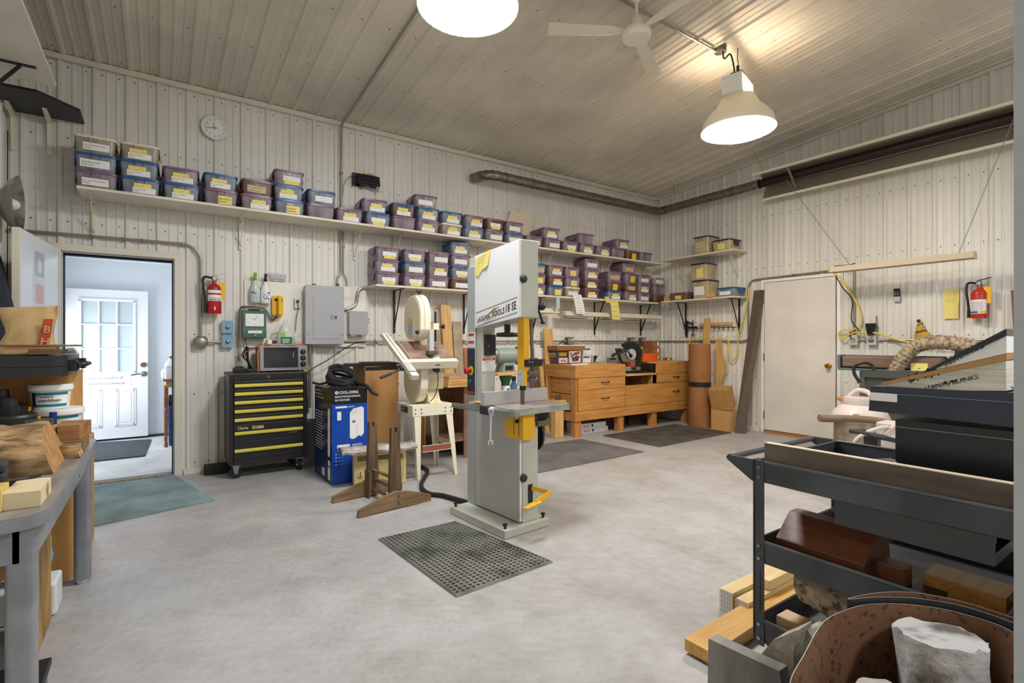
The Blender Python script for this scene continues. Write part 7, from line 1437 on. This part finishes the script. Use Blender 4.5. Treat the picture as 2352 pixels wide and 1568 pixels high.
# ================================================================ CART AND TIMBER, RIGHT FOREGROUND
x0, x1, y1, y0 = -5.14, -4.51, -4.70, -5.85
ct = thing('utility_cart', 'black steel three-tray utility cart loaded with timber and boxes', 'cart', ((x0+x1)/2, (y0+y1)/2, 0)); cb = mat('dark_grey_cart_steel', (84, 87, 92), .38, .2, var=.2, vs=6)
for nm, zb_, zt2 in (('top_tray', .747, .82), ('middle_tray', .459, .536), ('bottom_tray', .175, .255)):
    b = B(); th = .004; b.box(x0, x1, y0, y1, zb_, zb_+.004)
    n = 24; bul = .006 if nm == 'top_tray' else 0
    for k in range(n):
        ya, yb = y1+(y0-y1)*k/n, y1+(y0-y1)*(k+1)/n; f = lambda y: -bul*math.sin((y-y1)*5.)**2
        b.add([(x0+f(ya), ya, zb_), (x0+f(yb), yb, zb_), (x0+f(yb)*.2-.004, yb, zt2), (x0+f(ya)*.2-.004, ya, zt2), (x0+.004, ya, zt2), (x0+.004, yb, zt2), (x0+.004, yb, zb_+.004), (x0+.004, ya, zb_+.004)], [(0, 1, 2, 3), (3, 2, 5, 4), (4, 5, 6, 7)], 0)
    b.cyl((x0-.001, y0, zt2), (x0-.001, y1-.035, zt2), .006, n=8)
    b.box(x1-.004, x1, y0, y1, zb_+.004, zt2); b.box(x0+.004, x1-.004, y1-.004, y1, zb_+.004, zt2); b.box(x0+.004, x1-.004, y0, y0+.004, zb_+.004, zt2); b.cyl((x1-.002, y0, zt2), (x1-.002, y1, zt2), .005, n=8); b.cyl((x0, y1-.002, zt2), (x1, y1-.002, zt2), .005, n=8)
    b.build(nm, cb, ct)
for x, y, sx, sy in ((x0, y1, 1, -1), (x1, y1, -1, -1), (x0, y0, 1, 1), (x1, y0, -1, 1)):
    b = B(); b.box(x-sx*.006, x-sx*.002, y+sy*.002, y-sy*-.034, .165, .826); b.box(x-sx*.006, x+sx*.03, y-sy*.006, y-sy*.002, .165, .826); b.box(x-sx*.0095, x-sx*.006, y+sy*.013, y+sy*.021, .29, .43); p_ = b.build('corner_post', cb, ct)
    b = B()
    for z in (.80, .765, .52, .475, .24, .19): b.cyl((x-sx*.006, y+sy*.017, z), (x-sx*.012, y+sy*.017, z), .0065, n=6)
    b.build('bolt', 'steel', p_)
for s in (x0, x1):
    b = B(); e = -1 if s == x0 else 1; b.prism([(y1+.008, .824), (y1+.10, .824), (y1+.112, .816), (y1+.108, .806), (y1+.008, .745)], 0, s+e*.001, s+e*.007); b.build('handle_bracket', cb, ct, bev=.002)
b = B(); b.cyl((x0-.004, y1+.098, .815), (x1+.004, y1+.098, .815), .012, n=14); b.build('handle_tube', cb, ct)
for x, y in ((x0+.05, y1-.06), (x1-.05, y1-.06), (x0+.05, y0+.06), (x1-.05, y0+.06)):
    b = B(); b.cyl((x-.02, y, .06), (x+.02, y, .06), .058, n=28); w_ = b.build('caster_wheel', mat('amber_wheel', (164, 104, 50), .5), ct, bev=.008); b = B()
    for s in (-1, 1): b.box(x+s*.026-.002, x+s*.026+.002, y-.025, y+.025, .04, .1735)
    b.box(x-.03, x+.03, y-.03, y+.03, .16, .1745); b.build('caster_fork', 'blackm', w_)
pa, pb3 = onx(1915, 1160, x0), onx(2285, 1250, x0)
b = B(); b.box(x0+.008, x0+.30, pb3.y, pa.y, .667, .7); b.box(x0+.003, x0+.0079, pb3.y, pa.y, .667, .745); b.box(x0+.006, x0+.016, pb3.y, pa.y, .724, .7465); b.box(x0+.29, x0+.30, pb3.y, pa.y, .70, .745); b.build('hanging_drawer', mat('charcoal_tray', (70, 72, 74), .45, .2), ct, bev=.002)
b = B(); b.cyl((x0+.02, -5.44, .70), (x0+.02, -5.44, .746), .008, n=10); b.build('hanging_bolt', 'brass', ct)
def flat(name, label, m, pts, x, depth, cat, bev=.002, thin=None):
    """a piece whose broad face stands parallel to the cart side: outline read at plane x, then given its real depth"""
    P = [onx(px, py, x) for px, py in pts]; b = B(); b.prism([(p.y, p.z) for p in P], 0, x, x+depth); return tag(b.build(name, m, bev=bev), label, cat)
zt3 = .7515
b = B(); b.box(x0+.02, x0+.045, -5.84, -4.722, zt3, .884); tag(b.build('long_plank', [mat('grey_brown_plank', (112, 100, 84), .7, rgb2=(82, 70, 60), vs=14, stretch=(1, .2, 1))]), 'long grey-brown plank standing on edge along the front of the top cart tray', 'plank')
b = B(); b.box(x0+.0205, x0+.0445, -5.839, -4.723, .8843, .8868); tag(b.build('plank_edge_strip', mat('cream_edge', (222, 204, 176), .6)), 'pale sawn strip along the top edge of the long grey-brown plank', 'wood strip')
gb_ = mat('glossy_black_carton', (30, 31, 35), .3); nb_ = mat('navy_black_carton', (44, 48, 62), .35)
b = B(); b.box(-4.95, -4.56, -5.83, -5.03, zt3, .853); tag(b.build('black_carton', gb_, bev=.004), 'lowest black carton in the stack on the top cart tray', 'carton')
b = B(); b.slab([(-4.953, -5.00, zt3+.0), (-4.953, -5.05, zt3+.0), (-4.953, -5.10, .84), (-4.953, -5.05, .87), (-4.953, -5.0, .858)], (-.004, 0, 0)); b.slab([(-4.95, -5.0, zt3), (-4.95, -5.02, zt3), (-4.6, -5.02, .85), (-4.6, -5.0, .85)], (0, .004, 0)); tag(b.build('plastic_sheet', mat('milky_plastic_wrap', (206, 208, 210), .2, rgb2=(150, 152, 156), vs=18, bump=.6, bs=30)), 'milky plastic wrap over the left end of the lowest black carton', 'plastic sheet')
b = B(); b.box(-4.95, -4.55, -5.83, -5.062, .855, .998); b.box(-4.9515, -4.9501, -5.83, -5.063, .974, .9755, 1); tag(b.build('black_carton', [gb_, 'greyl'], bev=.003), 'middle black carton in the stack on the top cart tray', 'carton')
tl = onx(1998, 942, -4.95); tr = onx(2310, 1007, -4.95); ul = onx(2003, 886, -4.95); ur = onx(2310, 902, -4.95)
k_ = (tr.z-tl.z)/(tr.y-tl.y); pr_ = [(tl.y, max(tl.z, 1.0)), (-5.83, 1.0), (-5.83, ur.z+.01), (ul.y, ul.z)]
b = B(); b.prism(pr_, 0, -4.96, -4.54); P1 = onx(1999, 909, -4.961); b.box(-4.9622, -4.9605, P1.y-.075, P1.y+.0, P1.z-.014, P1.z+.012, 1); b.box(-4.9612, -4.9604, -5.82, ul.y-.01, ul.z-.022, ul.z-.0205, 2); b.prism([(-5.335, 1.125), (-5.34, 1.125), (-5.40, 1.04), (-5.43, 1.015), (-5.395, 1.035)], 0, -4.9612, -4.9604, 2); tag(b.build('navy_carton', [nb_, 'paper', mat('scratch', (126, 132, 150), .5)], bev=.002), 'tilted navy-black carton with a white label strip on top of the cart stack', 'carton')
kraft_e = mat('kraft_edge', (176, 132, 82), .7); pst = mat('paper_stack_edges', (224, 220, 208), .7, rgb2=(196, 190, 174), vs=40, stretch=(.1, .15, 6))
flat('paper_stack', 'thick fanned stack of white paper with scribbled-out handwriting leaning above the navy carton', pst, [(2030, 884), (2310, 828), (2312, 898), (2200, 896), (2040, 890)], -4.95, .24, 'paper stack')
flat('cardboard_sheet', 'cardboard sheet lying on the fanned paper stack', kraft_e, [(2022, 879), (2312, 812), (2312, 827), (2030, 884)], -4.955, .26, 'cardboard')
flat('cardboard_sheet', 'cardboard flap below the fanned paper stack at the right', 'cardd', [(2225, 899), (2312, 880), (2312, 899)], -4.94, .22, 'cardboard') if False else None
flat('white_binder', 'white board with the words sanded and cut into scales lying above the cardboard sheet', 'paper', [(2140, 851), (2312, 771), (2312, 811)], -4.945, .22, 'board')
flat('black_cover', 'black cover lying on the white board at the top of the cart pile', gb_, [(2113, 857), (2312, 754), (2312, 770), (2138, 851)], -4.95, .23, 'cover')
a, c = onx(2172, 842, -4.9465), onx(2290, 783, -4.9465); d = (c-a).normalized(); up = Vector((1, 0, 0)).cross(d); up = -up if up.z < 0 else up
b = B(); text(b, 'SANDED & CUT INTO SCALES*', a, d, up, .030, 0, .006, sx=(c-a).length/(.030*17.2)); tag(b.build('handwriting', 'ink'), 'black handwritten words on the white board above the cardboard sheet', 'writing')
a, c = onx(2090, 886, -4.9516), onx(2210, 858, -4.9516); d = (c-a).normalized(); up = Vector((1, 0, 0)).cross(d); up = -up if up.z < 0 else up; b = B()
for q in range(4): scrib(b, a + up*(.004*q), d, up, (c-a).length*.9, .035, 1, 0, .0035, 30+q)
scrib(b, a - up*.026 + d*.02, d, up, (c-a).length, .022, 1, 0, .003, 44); text(b, 'KNIFE BLANKS', a - up*.024 + d*.05, d, up, .018, 0, .004); tag(b.build('handwriting', 'ink'), 'scribbled-out handwriting on the fanned paper stack', 'writing')
# middle tray
zm = .4645; rw = wood('reddish_hardwood', (132, 82, 52), (88, 50, 32), 1, .4); dw_ = wood('dark_rosewood', (84, 48, 36), (56, 30, 24), 1, .45)
b = B(); b.prism([(-5.09, zm), (-5.095, .548), (-5.0, .625), (-4.94, .625), (-4.90, .56), (-4.90, zm)], 1, -5.03, -4.75); tag(b.build('hardwood_beam', rw, bev=.002), 'large faceted reddish hardwood block at the left end of the middle cart tray', 'wood block')
block('hardwood_strip', 'dark hardwood strip along the front lip of the middle cart tray', dw_, -5.13, -5.098, -5.20, -4.76, zm, .525)
for (xa, xb, ya, yb, za, zb2, m, lab) in ((-5.06, -4.99, -5.12, -5.05, zm, .56, rw, 'short upright reddish block right of the large faceted block'), (-5.08, -4.96, -5.20, -5.125, zm, .50, dw_, 'low dark red block right of the short upright one on the middle cart tray'), (-4.97, -4.85, -5.33, -5.14, zm, .535, 'bench', 'brown block in the middle of the middle cart tray'), (-5.08, -4.90, -5.62, -5.34, zm, .515, rw, 'brown wood slab at the right of the middle cart tray'),
    (-4.80, -4.72, -4.86, -4.78, zm, .505, rw, 'lower small red-brown block at the back left of the middle cart tray'), (-4.80, -4.73, -4.86, -4.785, .506, .545, rw, 'second small red-brown block stacked at the back left of the middle tray'), (-4.79, -4.71, -4.87, -4.80, .546, .60, dw_, 'top small red-brown block stacked at the back left of the middle tray'), (-4.88, -4.60, -5.7, -5.40, zm, .58, dw_, 'dark block deep in the shadow at the right back of the middle cart tray')):
    block('wood_block', lab, m, xa, xb, ya, yb, za, zb2, bev=.002, cat='wood block')
block('grey_wood_slab', 'rough grey wood slab lying across brown pieces in the middle cart tray', mat('grey_spalted_slab', (134, 120, 100), .75, rgb2=(94, 82, 68), vs=10, bump=.3, bs=30), -5.10, -4.94, -5.64, -5.36, .5165, .545, .006, cuts=10, seed=5)
b = B(); b.bar((-4.86, -4.72, .57), (-4.88, -4.93, .485), .06, .01, (0, 0, 1)); tag(b.build('ruler_strip', 'greyl'), 'thin grey printed strip lying behind the large faceted hardwood block', 'strip')
# bottom tray
zl_ = .1805
burl = mat('brown_burl_bark', (122, 92, 62), .8, rgb2=(206, 190, 166), vs=26, lo=.5, hi=.64, bump=1., bs=46)
nu, nv = 44, 30
def bf(u, v):
    from mathutils import noise
    t = 2*PI*u; y = -4.77 - .33*v; c_, s_ = math.cos(t), math.sin(t)
    k = 1 + (.14*noise.noise(Vector((c_*5, s_*5, v*9))) + .10*abs(noise.noise(Vector((c_*16, s_*16, v*28)))))*(1 if .02 < v < .98 else .3)
    return Vector((-4.90 + .11*c_*k, y, .335 + .075*s_*k - .10*v + .035))
b = grid_solid(bf, nu, nv); tag(b.build('burl', [burl, 'oldwood'], smooth=70), 'knobbly brown burl resting in the bottom cart tray', 'burl')
block('wood_block', 'pale cream-brown wood block in front of the burl in the bottom cart tray', mat('pale_spalted_block', (212, 184, 150), .6, rgb2=(176, 132, 88), vs=5), -5.10, -5.03, -5.06, -4.755, zl_, .275, .004, cuts=8, seed=3, cat='wood block')
# timber on the floor beside the cart
yb_ = wood('yellow_pine', (216, 172, 96), (188, 138, 66), 0, .5)
P1, P2 = onz(1572, 1466, .06), onz(1800, 1330, .06); d = (P2-P1).normalized(); d.z = 0; n_ = Vector((d.y, -d.x, 0)); a = Vector((P1.x, P1.y, .0)); b = B()
b.slab([a + Vector((0, 0, .012)), a + n_*.125 + Vector((0, 0, .012)), a + n_*.125 + d*1.15 + Vector((0, 0, .012)), a + d*1.15 + Vector((0, 0, .012))], (0, 0, .05)); b.box(a.x+.4, a.x+.44, a.y-.14, a.y+.0, .001, .0115); b.box(a.x+.9, a.x+.94, a.y-.14, a.y+.0, .001, .0115)
tag(b.build('pine_beam', yb_, bev=.003), 'long yellow pine beam on the floor running past the left end of the cart', 'beam')
P3 = onz(1648, 1398, 0); pw_ = wood('pale_new_pine', (226, 204, 160), (206, 178, 124), 0, .55)
for c_i in range(2):
    for r_i in range(5 if c_i == 0 else 4):
        b = B(); x_, y_ = P3.x + .015*c_i, P3.y - .01 - .068*c_i; b.box(x_, x_+1.25, y_-.066, y_, .001+.0205*r_i, .0205+.0205*r_i)
        for k in range(7): b.box(x_-.0008, x_-.0003, y_-.06+.008*k, y_-.0565+.008*k, .004+.0205*r_i, .017+.0205*r_i, 1)
        b.box(x_-.0006, x_-.0002, y_-.064, y_-.002, .0025+.0205*r_i, .019+.0205*r_i, 2)
        tag(b.build('pine_strip', [pw_, 'inkg', 'paper']), f"{ORD[r_i]} strip from the floor in the {'outer' if c_i == 0 else 'inner'} column of stamped pine strips", 'pine strip', 'stamped pine strips')
x_ = P3.x + .18; y_ = P3.y - .08; block('pine_offcut', 'short pine offcut lying on the inner column of stamped pine strips', pw_, x_+.02, x_+.7, y_-.06, y_+.0, .084, .13, cat='pine strip')
# weathered slab and split pieces standing beside the sanding belts
gs = mat('weathered_grey_slab', (150, 146, 142), .8, rgb2=(104, 98, 92), vs=7, stretch=(1, 1, .35), bump=.3, bs=60)
b = B(); pts = [onx(1627, 1466, -5.45), onx(1790, 1541, -5.45)]; b.prism([(pts[0].y, pts[0].z), (pts[1].y, pts[1].z), (pts[1].y-.05, .001), (pts[0].y+.005, .001)], 0, -5.45, -5.405); o = b.build('weathered_slab', gs, bev=.003); tag(o, 'weathered grey wood slab standing on end left of the sanding belts', 'slab')
wsp = mat('chalky_split_wood', (206, 200, 182), .8, rgb2=(150, 138, 112), vs=12, bump=.4, bs=40)
for k, (pp_, xx, dp, lab) in enumerate((([(1735, 1518), (1775, 1470), (1832, 1446), (1822, 1500), (1800, 1535)], -5.33, .09, 'larger chalky split log between the weathered slab and the sanding belts'), ([(1838, 1450), (1855, 1446), (1868, 1470), (1862, 1492), (1826, 1500)], -5.27, .09, 'narrow chalky split piece right behind the rim of the sanding belts'))):
    Q = [onx(x, y, xx) for x, y in pp_]; Q = [(q.y, q.z) for q in Q]; yl, yr = max(q[0] for q in Q), min(q[0] for q in Q); b = B(); b.prism(Q[:3] + Q[3:4] + [(yr, .001), (yl, .001)], 0, xx, xx+dp); tag(b.build('split_log', wsp, bev=.006), lab, 'split log')
# two wide sanding belts standing as loops, logs inside
def belt(label, path, z0, z1, txt, seed):
    P = smoothpts(path, 10, True); n = len(P); b = B(); inn = []
    for i in range(n):
        d = (P[(i+1) % n] - P[i-1]).normalized(); inn.append(P[i] + Vector((d.y, -d.x, 0))*-.0015)
    vo = [(p.x, p.y, z) for p in P for z in (z0, z1)]; vi = [(p.x, p.y, z) for p in inn for z in (z0, z1)]
    b.add(vo, [(2*i, 2*((i+1) % n), 2*((i+1) % n)+1, 2*i+1) for i in range(n)], 0, True); b.add(vi, [(2*i, 2*i+1, 2*((i+1) % n)+1, 2*((i+1) % n)) for i in range(n)], 1, True)
    b.add([(p.x, p.y, z1) for p in P] + [(p.x, p.y, z1) for p in inn], [(i, (i+1) % n, n+(i+1) % n, n+i) for i in range(n)], 2)
    for i0 in txt:
        p, q = P[i0 % n], P[(i0+2) % n]; d = (q-p).normalized(); nn = Vector((d.y, -d.x, 0)); s = 1 if nn.dot(Vector((CX, CY, 0)) - p) > 0 else -1
        text(b, 'X088', p + nn*s*.004 + Vector((0, 0, z1-p.z-.026)), d if d.dot(Vector((_c, -_s, 0))) > 0 else -d, (0, 0, 1), .018, 2)
    return tag(b.build('sanding_belt', [mat('rusty_grit', (58, 44, 40), .85, rgb2=(120, 84, 58), vs=60, lo=.55, hi=.68), mat('belt_backing', (40, 42, 48), .5), mat('pale_belt_edge', (176, 176, 176), .6)], smooth=60), label, 'sanding belt')
V2 = lambda x, y: Vector((x, y, 0))
belt('inner wide black sanding belt standing as a loop around the logs in the foreground', [V2(-5.86, -5.185), V2(-5.71, -5.145), V2(-5.553, -5.111), V2(-5.45, -5.115), V2(-5.352, -5.14), V2(-5.262, -5.207), V2(-5.213, -5.29), V2(-5.22, -5.39), V2(-5.35, -5.46), V2(-5.60, -5.44), V2(-5.85, -5.36), V2(-5.93, -5.26)], .001, .55, [], 1)
belt('outer sanding belt marked X088 looped behind the inner one in the foreground', [V2(-5.40, -5.105), V2(-5.30, -5.135), V2(-5.215, -5.19), V2(-5.168, -5.28), V2(-5.165, -5.40), V2(-5.18, -5.60), V2(-5.21, -5.70), V2(-5.245, -5.60), V2(-5.20, -5.42), V2(-5.192, -5.30), V2(-5.24, -5.212), V2(-5.32, -5.146)], .001, .563, [1, 12, 24], 2)
wl_ = mat('grey_cracked_bark', (196, 194, 192), .85, rgb2=(108, 100, 94), vs=9, lo=.36, hi=.5, bump=1., bs=22); wl2 = mat('grey_split_face', (206, 203, 196), .8, rgb2=(150, 142, 130), vs=8, stretch=(1, 1, .3), bump=.3, bs=40)
def chunk(name, label, base, top, r, m, seed, nu=40, nv=26, flat_=0., fiss=.02):
    base, top = Vector(base), Vector(top); ax_ = (top-base).normalized(); u_ = ax_.cross(Vector((0, 0, 1)) if abs(ax_.z) < .9 else Vector((0, 1, 0))).normalized(); w_ = ax_.cross(u_)
    from mathutils import noise
    def fn(u, v):
        t = 2*PI*u; c_, s_ = math.cos(t), math.sin(t); k = 1 + .12*noise.noise(Vector((c_*2, s_*2, v*3+seed)))
        g = noise.noise(Vector((c_*9+seed, s_*9, v*5))); k -= fiss*6*max(0., g-.12)
        if flat_: s_ = max(min(s_, 1-flat_), -1+flat_)
        return base + (top-base)*v + (u_*c_ + w_*s_)*r*k + ax_*(.014*noise.noise(Vector((c_*3, s_*3, seed))) if v > .98 else 0)
    b = grid_solid(fn, nu, nv); return tag(b.build(name, m, smooth=50), label, 'log')
chunk('bark_log', 'large grey log with cracked bark inside the sanding belts at the lower right', (-5.39, -5.335, .03), (-5.345, -5.285, .535), .092, [wl_, wl_], 3.)
chunk('split_log', 'pale grey split log with flat top inside the sanding belts left of the bark log', (-5.60, -5.30, .03), (-5.565, -5.235, .455), .07, [wl2, wl2], 8., flat_=.35, fiss=.008)
# ================================================================ SLOTTED STEEL SHELF UPRIGHT AT THE RIGHT EDGE
su = thing('shelving_frame', 'light grey slotted steel shelving upright filling the right edge of the photo', 'shelving', (-5.79, -5.50, 0)); gp2 = mat('light_grey_upright', (190, 196, 200), .4, var=.05, vs=6)
b = B(); pt = .0365; n = 54; ya, yb2 = -5.516, -5.548
b.box(-5.79, -5.788, ya, -5.50, 0.001, n*pt); b.box(-5.79, -5.788, -5.575, yb2, .001, n*pt); b.box(-5.7879, -5.75, -5.502, -5.50, .001, n*pt)
for k in range(n):
    z_ = k*pt + .001; yc_, zc_ = (ya+yb2)/2-.002, z_+pt/2; out = [(yb2, zc_), (yb2, z_+pt), (yc_, z_+pt), (ya, z_+pt), (ya, zc_), (ya, z_), (yc_, z_), (yb2, z_)]
    inn = [(yc_-.0095, zc_+.004), (yc_-.007, zc_+.010), (yc_, zc_+.0125), (yc_+.007, zc_+.010), (yc_+.0095, zc_+.004), (yc_+.005, zc_-.010), (yc_, zc_-.012), (yc_-.005, zc_-.010)]
    V = [(-5.79, y, z) for y, z in out] + [(-5.79, y, z) for y, z in inn] + [(-5.788, y, z) for y, z in inn] + [(-5.788, y, z) for y, z in out]
    b.add(V, [(i, (i+1) % 8, 8+(i+1) % 8, 8+i) for i in range(8)] + [(8+i, 8+(i+1) % 8, 16+(i+1) % 8, 16+i) for i in range(8)] + [(16+i, 16+(i+1) % 8, 24+(i+1) % 8, 24+i) for i in range(8)], 0)
b.build('upright', gp2, su)
for z_ in (1.28, 1.22, .85, .80):
    b = B(); b.cyl((-5.79, -5.538, z_), (-5.794, -5.538, z_), .007, n=14); b.build('rivet', 'linen', su)
for z_ in (.15, .82, 1.85):
    b = B(); b.box(-5.787, -5.785, -6.55, -5.577+.0, z_-.04, z_+.04); b.build('beam', gp2, su)
b = B(); b.box(-5.79, -5.75, -6.59, -6.552, .001, 1.97); b.build('upright', gp2, su)
# ================================================================ LIGHT FITTINGS
def lathe_lens(b, r, z, sag, n=32):
    b.lathe([(r, z), (r*.97, z-sag*.25), (r*.8, z-sag*.62), (r*.5, z-sag*.9), (0, z-sag)], n)
def highbay(x, y, zb, label, warm, s, rz, group=None, patch=False):
    t = thing('high_bay_lamp', label, 'ceiling lamp', (x, y, zb), rz, group)
    r = .305; top = ceil_z(y) - zb
    b = B(); b.lathe([(r, .05), (r+.004, .07), (r, .09), (r-.01, .14), (.25, .2), (.2, .25), (.16, .29), (.15, .34)], 40)
    b.lathe([(r-.006, .052), (r-.016, .14), (.2, .24), (.148, .335)], 40); b.build('reflector_shade', ['ivory2'] if not patch else [mat('stained_lamp_shade', (236, 226, 196), .4, rgb2=(120, 96, 66), vs=5, lo=.3, hi=.36)], t, local=True)
    b = B(); b.lathe([(r-.006, .055), (r+.012, .05), (r+.014, .062), (r-.004, .066)], 40); b.build('lens_ring', 'ivory2', t, local=True)
    b = B(); lathe_lens(b, r-.004, .055, .055); b.build('lens', emis('lit_lens_' + ('warm' if warm else 'white'), (255, 240, 222) if warm else (250, 252, 255), s), t, local=True)
    b = B(); b.box(-.17, .17, -.085, .085, .34, .5); b.box(-.06, -.045, -.0865, -.085, .4, .412, 1); b.box(.045, .06, -.0865, -.085, .4, .412, 1); b.build('ballast_box', ['white', 'blackm'], t, local=True, bev=.003)
    b = B(); b.box(-.05, .05, -.05, .05, .501, .57); b.build('hook_box', 'steeld', t, local=True)
    b = B(); b.cyl((0, 0, .57), (0, 0, .64), .013, n=10); b.tube(smoothpts([(0, 0, .64), (.012, 0, .66), (0, 0, .685), (-.012, 0, .7), (0, 0, top-.025)], 5), .004, 6); b.build('hook', 'blackm', t, local=True)
    b = B(); b.tube(smoothpts([(-.1, .1, top-.05), (-.12, .08, top-.14), (-.2, .0, .66), (-.17, -.02, .55), (-.1, 0, .508)], 6), .007, 8); b.build('flex', 'cable', t, local=True)
    b = B(); b.cyl((-.1, .12, top-.06), (-.1, .12, top-.012), .052, n=18); b.build('junction_box', 'steeld', t, local=True)
    return t
highbay(-2.60, -3.08, 3.11, 'warm glowing high bay lamp with a stained shade hanging from the ceiling at right', True, LAMP2, math.radians(14), None, True)
p1 = atd(1075, 60, 3.2)
highbay(p1.x, p1.y, 3.30, 'white glowing high bay lamp cut by the top edge of the photo', False, LAMP1, 0.)
highbay(-5.3, -7.6, 3.5, 'added unseen high bay fill lamp behind the camera nearer the left wall', False, LAMP3, 0.)  # out-of-view lamp added to fill the foreground from behind
highbay(-2.6, -7.6, 3.5, 'added unseen high bay fill lamp behind the camera nearer the right wall', False, LAMP3, 0.)  # second out-of-view lamp added for fill
# conduit across the ceiling to the warm lamp
b = B(); pa, pb2 = onc_pts = (Vector((-2.72, -2.97, ceil_z(-2.97)-.04)), None)[0], Vector((-5.2, -2.97, ceil_z(-2.97)-.04))
b.tube([(-2.755, -2.965, ceil_z(-2.97)-.042), (-5.2, -2.965, ceil_z(-2.97)-.042)], .011, 8)
tag(b.build('ceiling_conduit', 'galv'), 'thin steel conduit running along the ceiling to the warm high bay lamp', 'conduit')
# ceiling fan at rest between the lamps
fx, fy = -3.88, -3.05; fz = onz(1462, 98, 0)  # hub
pf = ony(1462, 90, fy); zc = ceil_z(fy)
t = thing('ceiling_fan', 'white ceiling fan with a round hub on a down rod between the two lamps', 'fan', (pf.x, fy, pf.z-.005))
hz = zc - (pf.z-.005)
b = B(); b.lathe([(0, 0), (.1, .004), (.108, .02), (.11, .05), (.1, .072), (.07, .085), (.045, .1), (.045, .15), (.03, .18), (.014, .19)], 32); b.build('motor_housing', 'ivory2', t, local=True)
b = B(); b.cyl((0, 0, .19), (0, 0, hz-.03), .011, n=12); b.lathe([(.012, hz-.09), (.05, hz-.05), (.055, hz-.022)], 20); b.build('down_rod', 'white', t, local=True)
for k in range(3):
    M = Matrix.Rotation(2*PI*k/3 + .5, 4, 'Z')
    b = B(); b.slab([M @ Vector(p) for p in ((.1, -.02, .06), (.2, -.05, .05), (.68, -.065, .048), (.68, .065, .066), (.2, .05, .066), (.1, .02, .064))], (0, 0, .004)); b.build('blade', 'ivory2', t, local=True)
# fill lamp added to brighten the corridor, out of sight above the doorway head
t = thing('corridor_fill_lamp', 'added unseen white fill lamp on the corridor ceiling', 'ceiling lamp', (-6.7, 1.3, 2.25))
b = B(); b.box(-.6, .6, -.09, .09, .02, .088); b.build('lamp_body', 'white', t, local=True)
b = B(); b.box(-.58, .58, -.075, .075, 0, .019); b.build('diffuser', emis('lit_cool_diffuser', (226, 238, 255), CORR), t, local=True)
# daylight entering the corridor from the outer doorway
la = bpy.data.lights.new('daylight', 'AREA'); la.shape = 'RECTANGLE'; la.size = .95; la.size_y = 1.95; la.energy = DAY; la.color = (.82, .91, 1)
lo = bpy.data.objects.new('daylight', la); C.objects.link(lo); lo.location = (-8.05, 2.45, .95); lo.rotation_euler = (0, -PI/2, 0)
# ---------------------------------------------------------------- camera and view
cam = bpy.data.cameras.new('camera'); cam.sensor_width = 36; cam.lens = F / 2352 * 36; cam.clip_start = .05
co = bpy.data.objects.new('camera', cam); C.objects.link(co)
co.location = (CX, CY, CZ); co.rotation_euler = (PI/2, 0, -TH)
bpy.context.scene.camera = co
w = bpy.data.worlds.new('world'); bpy.context.scene.world = w; w.use_nodes = True
w.node_tree.nodes['Background'].inputs[0].default_value = (.8, .9, 1, 1); w.node_tree.nodes['Background'].inputs[1].default_value = .05
vs = bpy.context.scene.view_settings
bpy.context.scene.display_settings.display_device = 'sRGB'
vs.view_transform = 'Standard'; vs.look = 'None'; vs.exposure = EXPO; vs.gamma = 1; vs.use_curve_mapping = False
cy = bpy.context.scene.cycles
cy.max_bounces = 8; cy.diffuse_bounces = 5; cy.transparent_max_bounces = 16; cy.sample_clamp_indirect = 8
